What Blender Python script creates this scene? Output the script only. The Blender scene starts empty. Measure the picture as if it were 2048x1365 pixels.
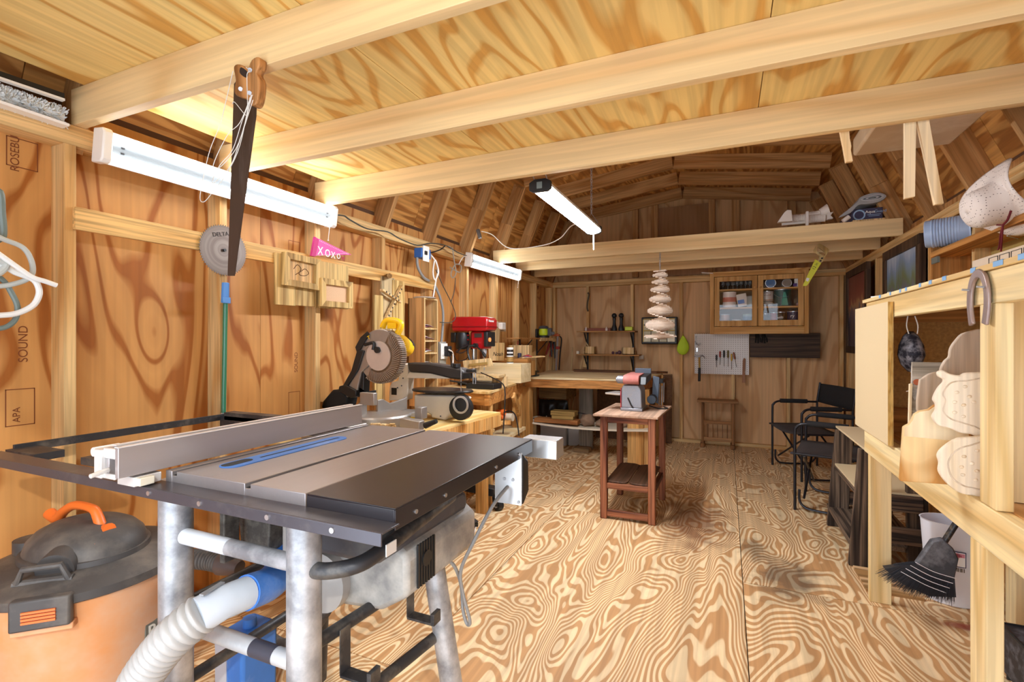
import bpy, math, random
from math import sin, cos, pi, radians as R
from mathutils import Vector as V, Matrix, noise as mnoise
random.seed(7)
C = bpy.context.scene.collection
sc = bpy.context.scene

# ---------------------------------------------------------------- camera, world, lights, exposure
cam = bpy.data.objects.new('camera', bpy.data.cameras.new('camera')); C.objects.link(cam)
cam.location = (0, 0, 1.3); cam.rotation_euler = (R(90), 0, 0.4123)
cam.data.sensor_width = 36; cam.data.lens = 36*980.8/2048; cam.data.shift_y = -2.5/2048
cam.data.clip_start = 0.05
sc.camera = cam
sc.view_settings.view_transform = 'Standard'; sc.view_settings.look = 'None'
sc.view_settings.gamma = 1; sc.view_settings.use_curve_mapping = False
sc.view_settings.exposure = 0.55
sc.cycles.use_denoising = True
sc.cycles.max_bounces = 10; sc.cycles.diffuse_bounces = 6; sc.cycles.caustics_reflective = False; sc.cycles.caustics_refractive = False
sc.cycles.sample_clamp_indirect = 8
w = bpy.data.worlds.new('world'); sc.world = w; w.use_nodes = True
w.node_tree.nodes['Background'].inputs[0].default_value = (0.80, 0.89, 1.0, 1)
w.node_tree.nodes['Background'].inputs[1].default_value = 2.8
def area_lamp(name, loc, rot, sx, sy, power, col):
    l = bpy.data.lights.new(name, 'AREA'); l.shape = 'RECTANGLE'; l.size = sx; l.size_y = sy; l.energy = power; l.color = col
    o = bpy.data.objects.new(name, l); o.location = loc; o.rotation_euler = rot; C.objects.link(o); return o
sun = bpy.data.lights.new('sun', 'SUN'); sun.energy = 0.9; sun.angle = R(1.5); sun.color = (1, .96, .9)
so = bpy.data.objects.new('sun', sun); so.rotation_euler = V((-.55, .62, -.55)).to_track_quat('-Z', 'Y').to_euler(); C.objects.link(so)

# ---------------------------------------------------------------- materials
def newmat(name):
    m = bpy.data.materials.new(name); m.use_nodes = True
    nt = m.node_tree; b = nt.nodes['Principled BSDF']; return m, nt, b
def N(nt, kind, **kw):
    n = nt.nodes.new(kind)
    for k, v in kw.items():
        if k.startswith('i_'):
            key = k[2:]; key = int(key) if key.isdigit() else key.replace('_', ' ')
            n.inputs[key].default_value = v
        else: setattr(n, k, v)
    return n
def math_(nt, op, a, b=None, c=None):
    n = nt.nodes.new('ShaderNodeMath'); n.operation = op
    for i, x in enumerate((a, b, c)):
        if x is None: continue
        if isinstance(x, (int, float)): n.inputs[i].default_value = x
        else: nt.links.new(x, n.inputs[i])
    return n.outputs[0]
def ramp(nt, fac, stops, interp='LINEAR'):
    n = nt.nodes.new('ShaderNodeValToRGB'); cr = n.color_ramp; cr.interpolation = interp
    while len(cr.elements) < len(stops): cr.elements.new(.5)
    for e, (p, c) in zip(cr.elements, stops): e.position = p; e.color = (*c, 1) if len(c) == 3 else c
    nt.links.new(fac, n.inputs[0]); return n.outputs[0]
def mixc(nt, f, a, b, mode='MIX'):
    n = nt.nodes.new('ShaderNodeMix'); n.data_type = 'RGBA'; n.blend_type = mode
    for i, x in ((0, f), (6, a), (7, b)):
        if isinstance(x, (int, float)): n.inputs[i].default_value = x
        elif isinstance(x, tuple): n.inputs[i].default_value = (*x, 1)
        else: nt.links.new(x, n.inputs[i])
    return n.outputs[2]
def srgb(h):
    if isinstance(h, str):
        h = h.lstrip('#'); c = [int(h[i:i+2], 16)/255 for i in (0, 2, 4)]
    else: c = h
    return tuple(x/12.92 if x <= .04045 else ((x+.055)/1.055)**2.4 for x in c)
def coords(nt, scale, rnd=True):
    tc = N(nt, 'ShaderNodeTexCoord'); at = N(nt, 'ShaderNodeAttribute', attribute_name='roff')
    add = N(nt, 'ShaderNodeVectorMath', operation='ADD'); nt.links.new(tc.outputs['Object'], add.inputs[0]); nt.links.new(at.outputs['Vector'], add.inputs[1])
    out = add.outputs[0]
    if rnd:
        oi = N(nt, 'ShaderNodeObjectInfo'); ma = N(nt, 'ShaderNodeVectorMath', operation='MULTIPLY_ADD')
        nt.links.new(oi.outputs['Random'], ma.inputs[0]); ma.inputs[1].default_value = (17, 23, 31); nt.links.new(out, ma.inputs[2]); out = ma.outputs[0]
    mp = N(nt, 'ShaderNodeMapping'); mp.inputs['Scale'].default_value = scale; nt.links.new(out, mp.inputs[0])
    return mp.outputs[0], tc
_wc = {}
def wood(name, light, dark, axis='x', scale=3.0, stretch=.16, bands=9, sharp=.5, knots=.0, rough=.6, streak=.35, bump=.15, var=.12, stains=None, knotcol=None, distort=.4, thin=.42):
    """flat-sawn or rotary-cut timber: contour lines of a stretched noise field, fine pores and knots"""
    if name in _wc: return _wc[name]
    light, dark = srgb(light), srgb(dark)
    m, nt, b = newmat(name); m.name = name
    s = [scale]*3; s['xyz'.index(axis)] = scale*stretch
    vec, tc = coords(nt, tuple(s))
    nz = N(nt, 'ShaderNodeTexNoise', i_Scale=1.0, i_Detail=2.5, i_Roughness=.45, i_Distortion=distort); nt.links.new(vec, nz.inputs['Vector'])
    f = nz.outputs[0]
    if knots:
        vo = N(nt, 'ShaderNodeTexVoronoi', i_Scale=knots); vo.feature = 'F1'
        ks = [1.0]*3; ks['xyz'.index(axis)] = .55
        v2, _ = coords(nt, tuple(ks)); nt.links.new(v2, vo.inputs['Vector'])
        d = vo.outputs['Distance']
        bell = math_(nt, 'POWER', 2.718, math_(nt, 'MULTIPLY', math_(nt, 'MULTIPLY', d, d), -60))
        f = math_(nt, 'MULTIPLY_ADD', bell, .35, f)
    ph = math_(nt, 'MULTIPLY', f, float(bands*2))
    tri = math_(nt, 'PINGPONG', ph, 1.0)
    col = ramp(nt, tri, [(0, light), (thin, tuple(l*.85+d_*.15 for l, d_ in zip(light, dark))), (min(.98, thin+.13+sharp*.4), dark), (1, dark)])
    # fine pores
    s3 = [scale*16]*3; s3['xyz'.index(axis)] = scale*.5
    v3, _ = coords(nt, tuple(s3)); n3 = N(nt, 'ShaderNodeTexNoise', i_Scale=1.0, i_Detail=2.0); nt.links.new(v3, n3.inputs['Vector'])
    st = ramp(nt, n3.outputs[0], [(.38, (1-streak,)*3), (.62, (1.0+streak*.25,)*3)])
    col = mixc(nt, 1.0, col, st, 'MULTIPLY')
    # broad tone variation
    n4 = N(nt, 'ShaderNodeTexNoise', i_Scale=.8, i_Detail=2.0); v4, _ = coords(nt, (1, 1, 1)); nt.links.new(v4, n4.inputs['Vector'])
    oi = N(nt, 'ShaderNodeObjectInfo')
    tone = math_(nt, 'ADD', math_(nt, 'MULTIPLY_ADD', n4.outputs[0], var*2.2, 1-var*1.1), math_(nt, 'MULTIPLY_ADD', oi.outputs['Random'], var, -var*.5))
    cmb = N(nt, 'ShaderNodeCombineXYZ')
    for i in range(3): nt.links.new(tone, cmb.inputs[i])
    col = mixc(nt, 1.0, col, cmb.outputs[0], 'MULTIPLY')
    if knots:
        kc = srgb(knotcol) if knotcol else tuple(x*.35 for x in dark)
        col = mixc(nt, ramp(nt, d, [(.045, (1, 1, 1)), (.075, (0, 0, 0))]), col, kc)
    for s_ in (stains or []):
        (cx, cy, cz), (rx, ry, rz), scol, amt = s_
        sub = N(nt, 'ShaderNodeVectorMath', operation='SUBTRACT'); nt.links.new(tc.outputs['Object'], sub.inputs[0]); sub.inputs[1].default_value = (cx, cy, cz)
        mu = N(nt, 'ShaderNodeVectorMath', operation='MULTIPLY'); nt.links.new(sub.outputs[0], mu.inputs[0]); mu.inputs[1].default_value = (1/rx, 1/ry, 1/rz)
        ln = N(nt, 'ShaderNodeVectorMath', operation='LENGTH'); nt.links.new(mu.outputs[0], ln.inputs[0])
        sn = N(nt, 'ShaderNodeTexNoise', i_Scale=9.0, i_Detail=4.0); nt.links.new(tc.outputs['Object'], sn.inputs['Vector'])
        dd = math_(nt, 'ADD', ln.outputs['Value'], math_(nt, 'MULTIPLY_ADD', sn.outputs[0], 1.3, -.65))
        col = mixc(nt, ramp(nt, dd, [(.35, (amt,)*3), (1.1, (0, 0, 0))]), col, srgb(scol), 'MIX')
    nt.links.new(col, b.inputs['Base Color']); b.inputs['Roughness'].default_value = rough
    b.inputs['Specular IOR Level'].default_value = .3
    if bump:
        bp = N(nt, 'ShaderNodeBump', i_Strength=bump, i_Distance=.002); nt.links.new(n3.outputs[0], bp.inputs['Height']); nt.links.new(bp.outputs[0], b.inputs['Normal'])
    _wc[name] = m; return m
def plain(name, col, rough=.5, metal=0., spec=.5, noise=0., nscale=30., dust=None, dustamt=.5, dscale=6., coat=0, alpha=None, trans=0, sheen=0, bump=0, nstretch=(1, 1, 1)):
    if name in _wc: return _wc[name]
    m, nt, b = newmat(name); c = srgb(col)
    b.inputs['Base Color'].default_value = (*c, 1); b.inputs['Roughness'].default_value = rough; b.inputs['Metallic'].default_value = metal
    b.inputs['Specular IOR Level'].default_value = spec; b.inputs['Coat Weight'].default_value = coat
    out = None
    if noise or dust or bump:
        v, _ = coords(nt, nstretch)
        nz = N(nt, 'ShaderNodeTexNoise', i_Scale=nscale, i_Detail=4.0); nt.links.new(v, nz.inputs['Vector'])
        cc = mixc(nt, nz.outputs[0], tuple(min(1, x*(1+noise)) for x in c), tuple(x*(1-noise) for x in c))
        if dust:
            n2 = N(nt, 'ShaderNodeTexNoise', i_Scale=dscale, i_Detail=5.0, i_Roughness=.65); nt.links.new(v, n2.inputs['Vector'])
            cc = mixc(nt, ramp(nt, n2.outputs[0], [(.62-dustamt*.35, (0, 0, 0)), (.62+.12, (min(1, dustamt*1.3),)*3)]), cc, srgb(dust))
        nt.links.new(cc, b.inputs['Base Color'])
        if bump:
            bp = N(nt, 'ShaderNodeBump', i_Strength=bump, i_Distance=.002); nt.links.new(nz.outputs[0], bp.inputs['Height']); nt.links.new(bp.outputs[0], b.inputs['Normal'])
    if trans: b.inputs['Transmission Weight'].default_value = trans; b.inputs['IOR'].default_value = 1.1 if trans > .9 else 1.3
    if alpha is not None: b.inputs['Alpha'].default_value = alpha
    if sheen: b.inputs['Sheen Weight'].default_value = sheen
    _wc[name] = m; return m
def emit(name, col, s):
    m, nt, b = newmat(name); b.inputs['Base Color'].default_value = (*srgb(col), 1)
    b.inputs['Emission Color'].default_value = (*srgb(col), 1); b.inputs['Emission Strength'].default_value = s; return m

# ---------------------------------------------------------------- mesh builder
OFF = {}
class MB:
    def __init__(s): s.v = []; s.f = []; s.o = []; s.cur = (0, 0, 0)
    def add(s, vs, fs):
        n = len(s.v); s.v += [tuple(v) for v in vs]; s.f += [tuple(i+n for i in f) for f in fs]; s.o += [s.cur]*len(vs); return s
    def roff(s): s.cur = (random.uniform(-9, 9), random.uniform(-9, 9), random.uniform(-9, 9)); return s
    def box(s, x0, x1, y0, y1, z0, z1):
        return s.add([(x0, y0, z0), (x1, y0, z0), (x1, y1, z0), (x0, y1, z0), (x0, y0, z1), (x1, y0, z1), (x1, y1, z1), (x0, y1, z1)],
                     [(0, 3, 2, 1), (4, 5, 6, 7), (0, 1, 5, 4), (1, 2, 6, 5), (2, 3, 7, 6), (3, 0, 4, 7)])
    def cb(s, c, sz, rot=None):
        h = [a/2 for a in sz]; M = rot or Matrix.Identity(3)
        vs = [V(c)+M @ V((a*h[0], b_*h[1], d*h[2])) for d in (-1, 1) for a, b_ in ((-1, -1), (1, -1), (1, 1), (-1, 1))]
        return s.add(vs, [(0, 3, 2, 1), (4, 5, 6, 7), (0, 1, 5, 4), (1, 2, 6, 5), (2, 3, 7, 6), (3, 0, 4, 7)])
    def beam(s, p0, p1, w_, h_, up=(0, 0, 1)):
        p0, p1 = V(p0), V(p1); x = (p1-p0).normalized(); y = V(up).cross(x)
        if y.length < 1e-4: y = V((0, 1, 0)).cross(x)
        y.normalize(); z = x.cross(y); vs = []
        for p in (p0, p1):
            for a, b_ in ((-1, -1), (1, -1), (1, 1), (-1, 1)): vs.append(p+y*a*w_/2+z*b_*h_/2)
        return s.add(vs, [(0, 3, 2, 1), (4, 5, 6, 7), (0, 1, 5, 4), (1, 2, 6, 5), (2, 3, 7, 6), (3, 0, 4, 7)])
    def cyl(s, p0, p1, r0, r1=None, n=16, caps=True):
        return s.tube([p0, p1], [r0, r0 if r1 is None else r1], n, caps)
    def tube(s, pts, r, n=8, caps=True, closed=False):
        pts = [V(p) for p in pts]; k = len(pts); rr = r if isinstance(r, (list, tuple)) else [r]*k
        vs = []; prev = None
        for i, p in enumerate(pts):
            a = pts[(i-1) % k] if (i > 0 or closed) else p; b_ = pts[(i+1) % k] if (i < k-1 or closed) else p
            t = (b_-a).normalized()
            if prev is None:
                u = t.orthogonal().normalized()
            else:
                u = (prev-t*prev.dot(t)); u = u.normalized() if u.length > 1e-6 else t.orthogonal().normalized()
            prev = u; w2 = t.cross(u)
            for j in range(n):
                a_ = 2*pi*j/n; vs.append(p+(u*cos(a_)+w2*sin(a_))*rr[i])
        fs = []
        for i in range(k if closed else k-1):
            for j in range(n):
                a = i*n; b_ = ((i+1) % k)*n; fs.append((a+j, a+(j+1) % n, b_+(j+1) % n, b_+j))
        if caps and not closed: fs += [tuple(range(n-1, -1, -1)), tuple((k-1)*n+j for j in range(n))]
        return s.add(vs, fs)
    def lathe(s, prof, o=(0, 0, 0), axis='z', n=32, caps=True, sx=1, sy=1, M=None):
        vs = []; o = V(o)
        for r, z in prof:
            for j in range(n):
                a = 2*pi*j/n; p = V((r*cos(a)*sx, r*sin(a)*sy, z))
                if M is not None: p = M @ p
                elif axis == 'x': p = V((p.z, p.x, p.y))
                elif axis == 'y': p = V((p.y, p.z, p.x))
                vs.append(o+p)
        fs = [(i*n+j, i*n+(j+1) % n, (i+1)*n+(j+1) % n, (i+1)*n+j) for i in range(len(prof)-1) for j in range(n)]
        if caps: fs += [tuple(range(n-1, -1, -1)), tuple((len(prof)-1)*n+j for j in range(n))]
        return s.add(vs, fs)
    def prism(s, poly, o, u, v, t):
        """polygon (a,b) pairs in plane o + a*u + b*v, extruded by vector t"""
        o, u, v, t = V(o), V(u), V(v), V(t); n = len(poly)
        if u.cross(v).dot(t) < 0: poly = poly[::-1]
        vs = [o+u*a+v*b_ for a, b_ in poly]; vs += [p+t for p in vs]
        return s.add(vs, [tuple(range(n-1, -1, -1)), tuple(range(n, 2*n))]+[(i, (i+1) % n, (i+1) % n+n, i+n) for i in range(n)])
    def ball(s, c, r, n=16, m_=10, z0=-1., rot=None):
        r = (r,)*3 if isinstance(r, (int, float)) else r; vs = []
        for i in range(m_+1):
            a = -pi/2+pi*i/m_; a = max(a, math.asin(max(-1, z0)))
            for j in range(n):
                b_ = 2*pi*j/n; p = V((cos(a)*cos(b_)*r[0], cos(a)*sin(b_)*r[1], sin(a)*r[2]))
                if rot is not None: p = rot @ p
                vs.append(V(c)+p)
        return s.add(vs, [(i*n+j, i*n+(j+1) % n, (i+1)*n+(j+1) % n, (i+1)*n+j) for i in range(m_) for j in range(n)])
    def build(s, name, mat, parent=None, loc=None, bevel=0, smooth=35, rot=None, sub=0, solidify=0):
        off = V(OFF[parent]) if parent is not None and parent in OFF else V((0, 0, 0))
        if parent is None and loc is not None: off = V(loc)
        me = bpy.data.meshes.new(name); me.from_pydata([V(v)-off for v in s.v] if off.length else s.v, [], s.f)
        if any(o != (0, 0, 0) for o in s.o):
            at = me.attributes.new('roff', 'FLOAT_VECTOR', 'POINT'); at.data.foreach_set('vector', [c for o in s.o for c in o])
        me.materials.append(mat)
        o = bpy.data.objects.new(name, me); C.objects.link(o)
        if parent is not None: o.parent = parent; OFF[o] = tuple(off)
        elif loc is not None: o.location = loc; OFF[o] = tuple(off)
        if rot is not None: o.rotation_euler = rot
        if smooth:
            me.polygons.foreach_set('use_smooth', [True]*len(me.polygons)); me.set_sharp_from_angle(angle=R(smooth))
        if solidify: md = o.modifiers.new('solid', 'SOLIDIFY'); md.thickness = solidify; md.offset = 0
        if sub: md = o.modifiers.new('sub', 'SUBSURF'); md.levels = sub; md.render_levels = sub
        if bevel: md = o.modifiers.new('bevel', 'BEVEL'); md.width = bevel; md.segments = 2; md.limit_method = 'ANGLE'; md.angle_limit = R(40)
        return o
def tag(o, label, cat, group=None, kind=None):
    if label: o['label'] = label
    if cat: o['category'] = cat
    if group: o['group'] = group
    if kind: o['kind'] = kind
    return o
def thing(name, label, cat, loc, group=None, rz=0, local=False, rot=None):
    """an Empty at the thing's base; parts are given in world coordinates unless local"""
    o = bpy.data.objects.new(name, None); C.objects.link(o); o.location = loc; o.rotation_euler = rot or (0, 0, rz); o.empty_display_size = .1
    OFF[o] = (0, 0, 0) if (local or rz or rot) else tuple(loc); return tag(o, label, cat, group)
def solo(name, label, cat, mb, mat, loc, group=None, **kw):
    return tag(mb.build(name, mat, loc=loc, **kw), label, cat, group)
def struct(o): o['kind'] = 'structure'; return o
def copy_tree(o, parent=None):
    c = o.copy(); C.objects.link(c); c.parent = parent
    if o in OFF: OFF[c] = OFF[o]
    for ch in list(o.children): copy_tree(ch, c)
    return c
def lumber(name, p0, p1, w_, h_, mat, parent=None, up=(0, 0, 1), bevel=.002, poly=None):
    """a board as its own object, local x along its length so that the grain runs with it"""
    p0, p1 = V(p0), V(p1); L = (p1-p0).length; x = (p1-p0).normalized(); y = V(up).cross(x); y.normalize(); z = x.cross(y)
    m = MB().box(0, L, -w_/2, w_/2, -h_/2, h_)  if False else MB().box(0, L, -w_/2, w_/2, -h_/2, h_/2)
    o = m.build(name, mat, smooth=0, bevel=bevel); off = V(OFF.get(parent, (0, 0, 0))) if parent else V((0, 0, 0))
    o.parent = parent; o.location = p0-off; o.rotation_euler = Matrix((x, y, z)).transposed().to_euler(); return o
def smoothpath(pts, k=6, closed=False):
    pts = [V(p) for p in pts]; n = len(pts); out = []
    for i in range(n if closed else n-1):
        p0 = pts[(i-1) % n] if (i > 0 or closed) else pts[i]; p1 = pts[i]; p2 = pts[(i+1) % n]; p3 = pts[(i+2) % n] if (i < n-2 or closed) else p2
        for j in range(k):
            t = j/k; out.append(.5*((2*p1)+(p2-p0)*t+(2*p0-5*p1+4*p2-p3)*t*t+(3*p1-p0-3*p2+p3)*t**3))
    if not closed: out.append(pts[-1])
    return out
def smooth2(poly, k=4): return [(p.x, p.y) for p in smoothpath([(a, b_, 0) for a, b_ in poly], k, True)]
def text(s, size, o, u, v, name, mat, parent=None, depth=.0008, loc=None, bold=False, shear=0, sx=1):
    """lettering as a thin raised mesh in plane o + a*u + b*v"""
    cu = bpy.data.curves.new('t', 'FONT'); cu.body = s; cu.size = size; cu.extrude = depth; cu.shear = shear; cu.offset = size*.012 if bold else 0
    t = bpy.data.objects.new('t', cu); C.objects.link(t); dg = bpy.context.evaluated_depsgraph_get()
    me = bpy.data.meshes.new_from_object(t.evaluated_get(dg)); bpy.data.objects.remove(t)
    u, v = V(u).normalized(), V(v).normalized(); n = u.cross(v); off = V(OFF.get(parent, (0, 0, 0))) if parent else V((0, 0, 0))
    for q in me.vertices: p = q.co; q.co = V(o)-off+u*p.x*sx+v*p.y+n*p.z
    me.materials.clear(); me.materials.append(mat); ob = bpy.data.objects.new(name, me); C.objects.link(ob); ob.parent = parent; return ob
# ---------------------------------------------------------------- timber materials
def LUM(axis, k=''): # framing lumber
    return wood('framing'+axis+k, '#dfbb82', '#cc9c5e', axis, 5, .08, 5, .9, knots=1.1, streak=.22, var=.14, knotcol='#6b3d1c')
lumx = LUM('x')
oldx = wood('old_framing', '#c79b66', '#ad7c48', 'x', 5, .08, 5, .9, knots=1.3, streak=.25, var=.16, knotcol='#54301a')
joistm = wood('joist_timber', '#ecd09c', '#dfbb84', 'x', 3, .05, 5, .9, knots=.7, streak=.12, var=.08, knotcol='#7b4c28')
ply_l = wood('wall_plywood', '#d29a5a', '#a4622a', 'z', 2.3, .26, 10, .25, knots=1.5, streak=.10, thin=.66, var=.12, rough=.5, knotcol='#6a2f10')
ply_b = wood('back_plywood', '#dab080', '#c69866', 'z', 2.2, .25, 7, .4, knots=.8, streak=.12, thin=.6, var=.14)
ply_c = wood('ceiling_plywood', '#ecd088', '#d4a254', 'y', 2.6, .2, 11, .25, knots=.35, knotcol='#7a4a22', streak=.14, thin=.6, var=.12)
ply_r = wood('roof_plywood', '#c9924f', '#9c642c', 'y', 3.0, .2, 12, .3, knots=.4, streak=.25, var=.12)
ply_f = wood('floor_plywood', '#ead1a6', '#c19362', 'y', 2.3, .34, 46, .06, knots=.0, streak=.2, var=.12, rough=.55, distort=.45,
    stains=[((-.22, 3.75, 0), (.30, .62, 1), '#6b3a20', .75), ((.30, 3.05, 0), (.22, .34, 1), '#4a4038', .7), ((.16, 3.4, 0), (.10, .2, 1), '#403830', .55),
            ((1.0, 2.85, 0), (.10, .04, 1), '#b0504a', .8), ((-1.2, 4.6, 0), (1.0, .9, 1), '#8a5f3a', .35)])
XL, XR, YB, ZP = -2.25, 1.233, 6.58, 2.108
XC = (XL+XR)/2
YF = -.30
studY = [.39, 1.0, 1.61, 2.215, 2.83, 3.44, 4.08, 4.73, 5.35, 5.92, 6.53]
# floor: plywood sheets with fine gaps between them
m = MB()
for x0, x1, ys in ((-2.34, -1.182, [YF, 1.6, 4.04, 6.67]), (-1.178, .078, [YF, 1.15, 3.62, 6.05, 6.67]), (.082, 1.322, [YF, .45, 2.905, 5.3, 6.67])):
    for a, b_ in zip(ys, ys[1:]): m.roff().box(x0, x1, a, b_-.004, -.018, 0)
fl = struct(m.build('floor', ply_f, smooth=0))
MB().box(-2.4, 1.4, YF, 6.8, -.06, -.02).build('subfloor', plain('dark_gap', '#2a1c12', .9), fl)
# side walls
def side_wall(name, x, sgn, mat):
    m = MB()
    xs, xo = x+sgn*.089, x+sgn*.101
    for a, b_ in zip([YF, .69, 1.91, 3.13, 4.35, 5.57], [.69, 1.91, 3.13, 4.35, 5.57, 6.68]):
        m.roff().box(min(xs, xo), max(xs, xo), a, b_-.002, 0, 2.2)
    wl = struct(m.build(name, mat, smooth=0))
    MB().box(min(xo, xo+sgn*.02), max(xo, xo+sgn*.02), YF, 6.8, -.05, 2.3).build('outer_light_seal', plain('light_seal_brown', '#5a3a22', .8), wl)  # unseen outer layer, added to stop light leaking through the sheet gaps
    xm = x+sgn*.0445
    for y in studY: lumber('stud', (xm, y+.019, .038), (xm, y+.019, 2.032), .038, .089, lumx, wl, up=(sgn, 0, 0))
    lumber('bottom_plate', (xm, YF, .019), (xm, 6.669, .019), .089, .038, lumx, wl)
    lumber('top_plate', (xm, YF, 2.051), (xm, 6.669, 2.051), .089, .038, lumx, wl)
    lumber('top_plate', (xm, YF, 2.089), (xm, 6.669, 2.089), .089, .038, lumx, wl)
    return wl
wall_left = side_wall('wall_left', XL, -1, ply_l)
wall_right = side_wall('wall_right', XR, 1, wood('right_plywood', '#c99860', '#ae7840', 'z', 3.4, .2, 10, .5, knots=.7, streak=.2))
# back wall with the gable above it
KL, KR, KZ, AZ = -1.93, .88, 2.90, 3.09       # inner faces of the gambrel: knees and ridge
m = MB(); ys, yo = YB+.089, YB+.101
for a, b_ in ((-2.34, -1.12), (-1.12, .10), (.10, 1.322)): m.roff().box(a, b_-.002, ys, yo, 0, 2.2)
m.roff().prism([(-2.42, 2.2), (1.4, 2.2), (1.02, 3.08), (XC, 3.32), (-2.08, 3.1)], (0, ys, 0), (1, 0, 0), (0, 0, 1), (0, .012, 0))
wall_back = struct(m.build('wall_back', ply_b, smooth=0))
ym = YB+.0445
MB().box(-2.5, 1.5, yo, yo+.02, -.05, 3.5).build('outer_light_seal', plain('light_seal_brown', '#5a3a22', .8), wall_back)  # unseen layer behind the back wall, added against light leaks
for x in (-2.231, -1.747, -1.145, -.53, .073, .667, 1.195): lumber('stud', (x, ym, .038), (x, ym, 2.032), .038, .089, lumx, wall_back, up=(0, 1, 0))
for z in (.019, 2.051, 2.089): lumber('top_plate' if z > 1 else 'bottom_plate', (XL, ym, z), (XR, ym, z), .089, .038, lumx, wall_back)
for x0, x1 in ((-1.149, -1.07), (-.904, -.816), (-.206, -.131), (.056, .146), (.664, .746)): lumber('gable_stud', ((x0+x1)/2, YB+.05, 2.13), ((x0+x1)/2, YB+.05, 3.12), x1-x0, .07, oldx, wall_back, up=(0, 1, 0))
MB().box(-.816, -.206, YB+.06, YB+.088, 2.13, 3.02).build('gable_panel', wood('beige_panel', '#a9825c', '#a07850', 'z', 3, .2, 3, .9, streak=.1), wall_back, smooth=0)
# front wall around the open double doorway behind the camera
m = MB(); m.box(-2.34, -1.75, YF-.1, YF, 0, 3.1).box(1.1, 1.322, YF-.1, YF, 0, 3.1).box(-1.75, 1.1, YF-.1, YF, 2.15, 3.3)
struct(m.build('wall_front', ply_l, smooth=0))
# roof: lower steep and upper shallow slopes of the gambrel, sheathing and rafters
RD = .14
def off2(a, b_, d):  # offset segment outward (up)
    t = (V(b_)-V(a)).normalized(); n = V((-t.y, t.x)); n = n if n.y > 0 or abs(n.y) < .3 and False else -n
    return (V(a)+n*d, V(b_)+n*d)
roof = None
pts = [(XL, 2.108), (KL, KZ), (XC, AZ), (KR, KZ), (XR, 2.108)]
def slab(a, b_, d0, d1, mat, name, y0=YF, y1=6.69, parent=None, seg=1.22):
    t = (V(b_)-V(a)).normalized(); n = V((-t.y, t.x));
    if n.dot(V(((a[0]+b_[0])/2-XC, 1.0))) < 0: n = -n
    m = MB(); y = y0
    while y < y1-.01:
        e = min(y+seg, y1); m.roff().prism([(0, 0), ((V(b_)-V(a)).length, 0), ((V(b_)-V(a)).length, d1-d0), (0, d1-d0)], (a[0]+n.x*d0, y, a[1]+n.y*d0), (t.x, 0, t.y), (n.x, 0, n.y), (0, e-y-.003, 0)); y = e
    return m.build(name, mat, parent, smooth=0), t, n
ceiling = None
for i in range(4):
    a, b_ = pts[i], pts[i+1]; te = (V(b_)-V(a)).normalized()
    a2 = V(a)-te*(.16 if i == 0 else .10); b2 = V(b_)+te*(.10 if i != 3 else .16)
    s_, t, n = slab((a2.x, a2.y), (b2.x, b2.y), RD, RD+.014, ply_r, 'roof_sheathing' if i else 'roof', parent=ceiling)
    if i == 0: ceiling = struct(s_)
    for j, y in enumerate(studY+[6.53]):
        if j < 10 or True:
            yy = min(y, 6.53)+(.057 if i in (0, 3) else .019)
            if j == 11: continue
            p, q = V(a)+n*RD/2, V(b_)+n*RD/2
            if i in (0, 3): 
                if i == 0: p = p-t*.10
                else: q = q+t*.10
            lumber('lower_rafter' if i in (0, 3) else 'upper_rafter', (p.x, yy, p.y), (q.x, yy, q.y), .038, RD, oldx, ceiling, up=(n.x, 0, n.y))
    slab((a2.x, a2.y), (b2.x, b2.y), RD+.016, RD+.03, plain('light_seal_brown', '#5a3a22', .8), 'roof_light_seal', parent=ceiling, seg=20)  # unseen layer over the sheathing, added to block light leaks at seams and knees
    if i in (0, 2):   # scabbed splice blocks at the knee
        k = V(pts[1] if i == 0 else pts[3]); tt = te if i == 0 else (V(pts[4])-V(pts[3])).normalized()*-1
        for y in studY[3:]:
            n2 = V((-tt.y, tt.x)); n2 = n2 if n2.dot(V((k.x-XC, 1))) > 0 else -n2
            p = k+n2*.07-tt*.42; q = k+n2*.07-tt*.02
            lumber('splice_block', (p.x, y+.032, p.y), (q.x, y+.032, q.y), .02, .115, oldx, ceiling, up=(n2.x, 0, n2.y))
# blocking above the plates between rafter heels
for x, s_ in ((XL-.12, 1), (XR+.12, -1)):
    lumber('blocking', (x, YF, 2.17), (x, 6.66, 2.17), .03, .14, wood('grey_block', '#8a6a45', '#6e5030', 'x', 5, .08, 6, .9), ceiling)
# joists
for k, y in enumerate((.42, 1.03, 1.62, 2.229, 4.688, 5.30, 5.91)):
    lumber('joist', (XL-.02, y+.019, ZP+.0695), (XR+.02, y+.019, ZP+.0695), .038, .137, joistm, ceiling)
# loft deck: plywood laid on the joists, near and far
m = MB()
for a, b_ in ((-2.187, -1.1), (-1.1, .12), (.12, 1.31)): m.roff().box(a, b_-.003, YF, 2.275, 2.2465, 2.2645)
ld = struct(m.build('ceiling', ply_c, smooth=0))
# long horizontal cleat across the studs of the left wall
lumber('wall_cleat', (-2.24, 1.025, 1.7565), (-2.24, 3.52, 1.7565), .019, .085, wood('cleat', '#e2b978', '#c9954f', 'x', 5, .08, 6, .9, knots=1.0, knotcol='#5f3419'), wall_left)
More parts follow.
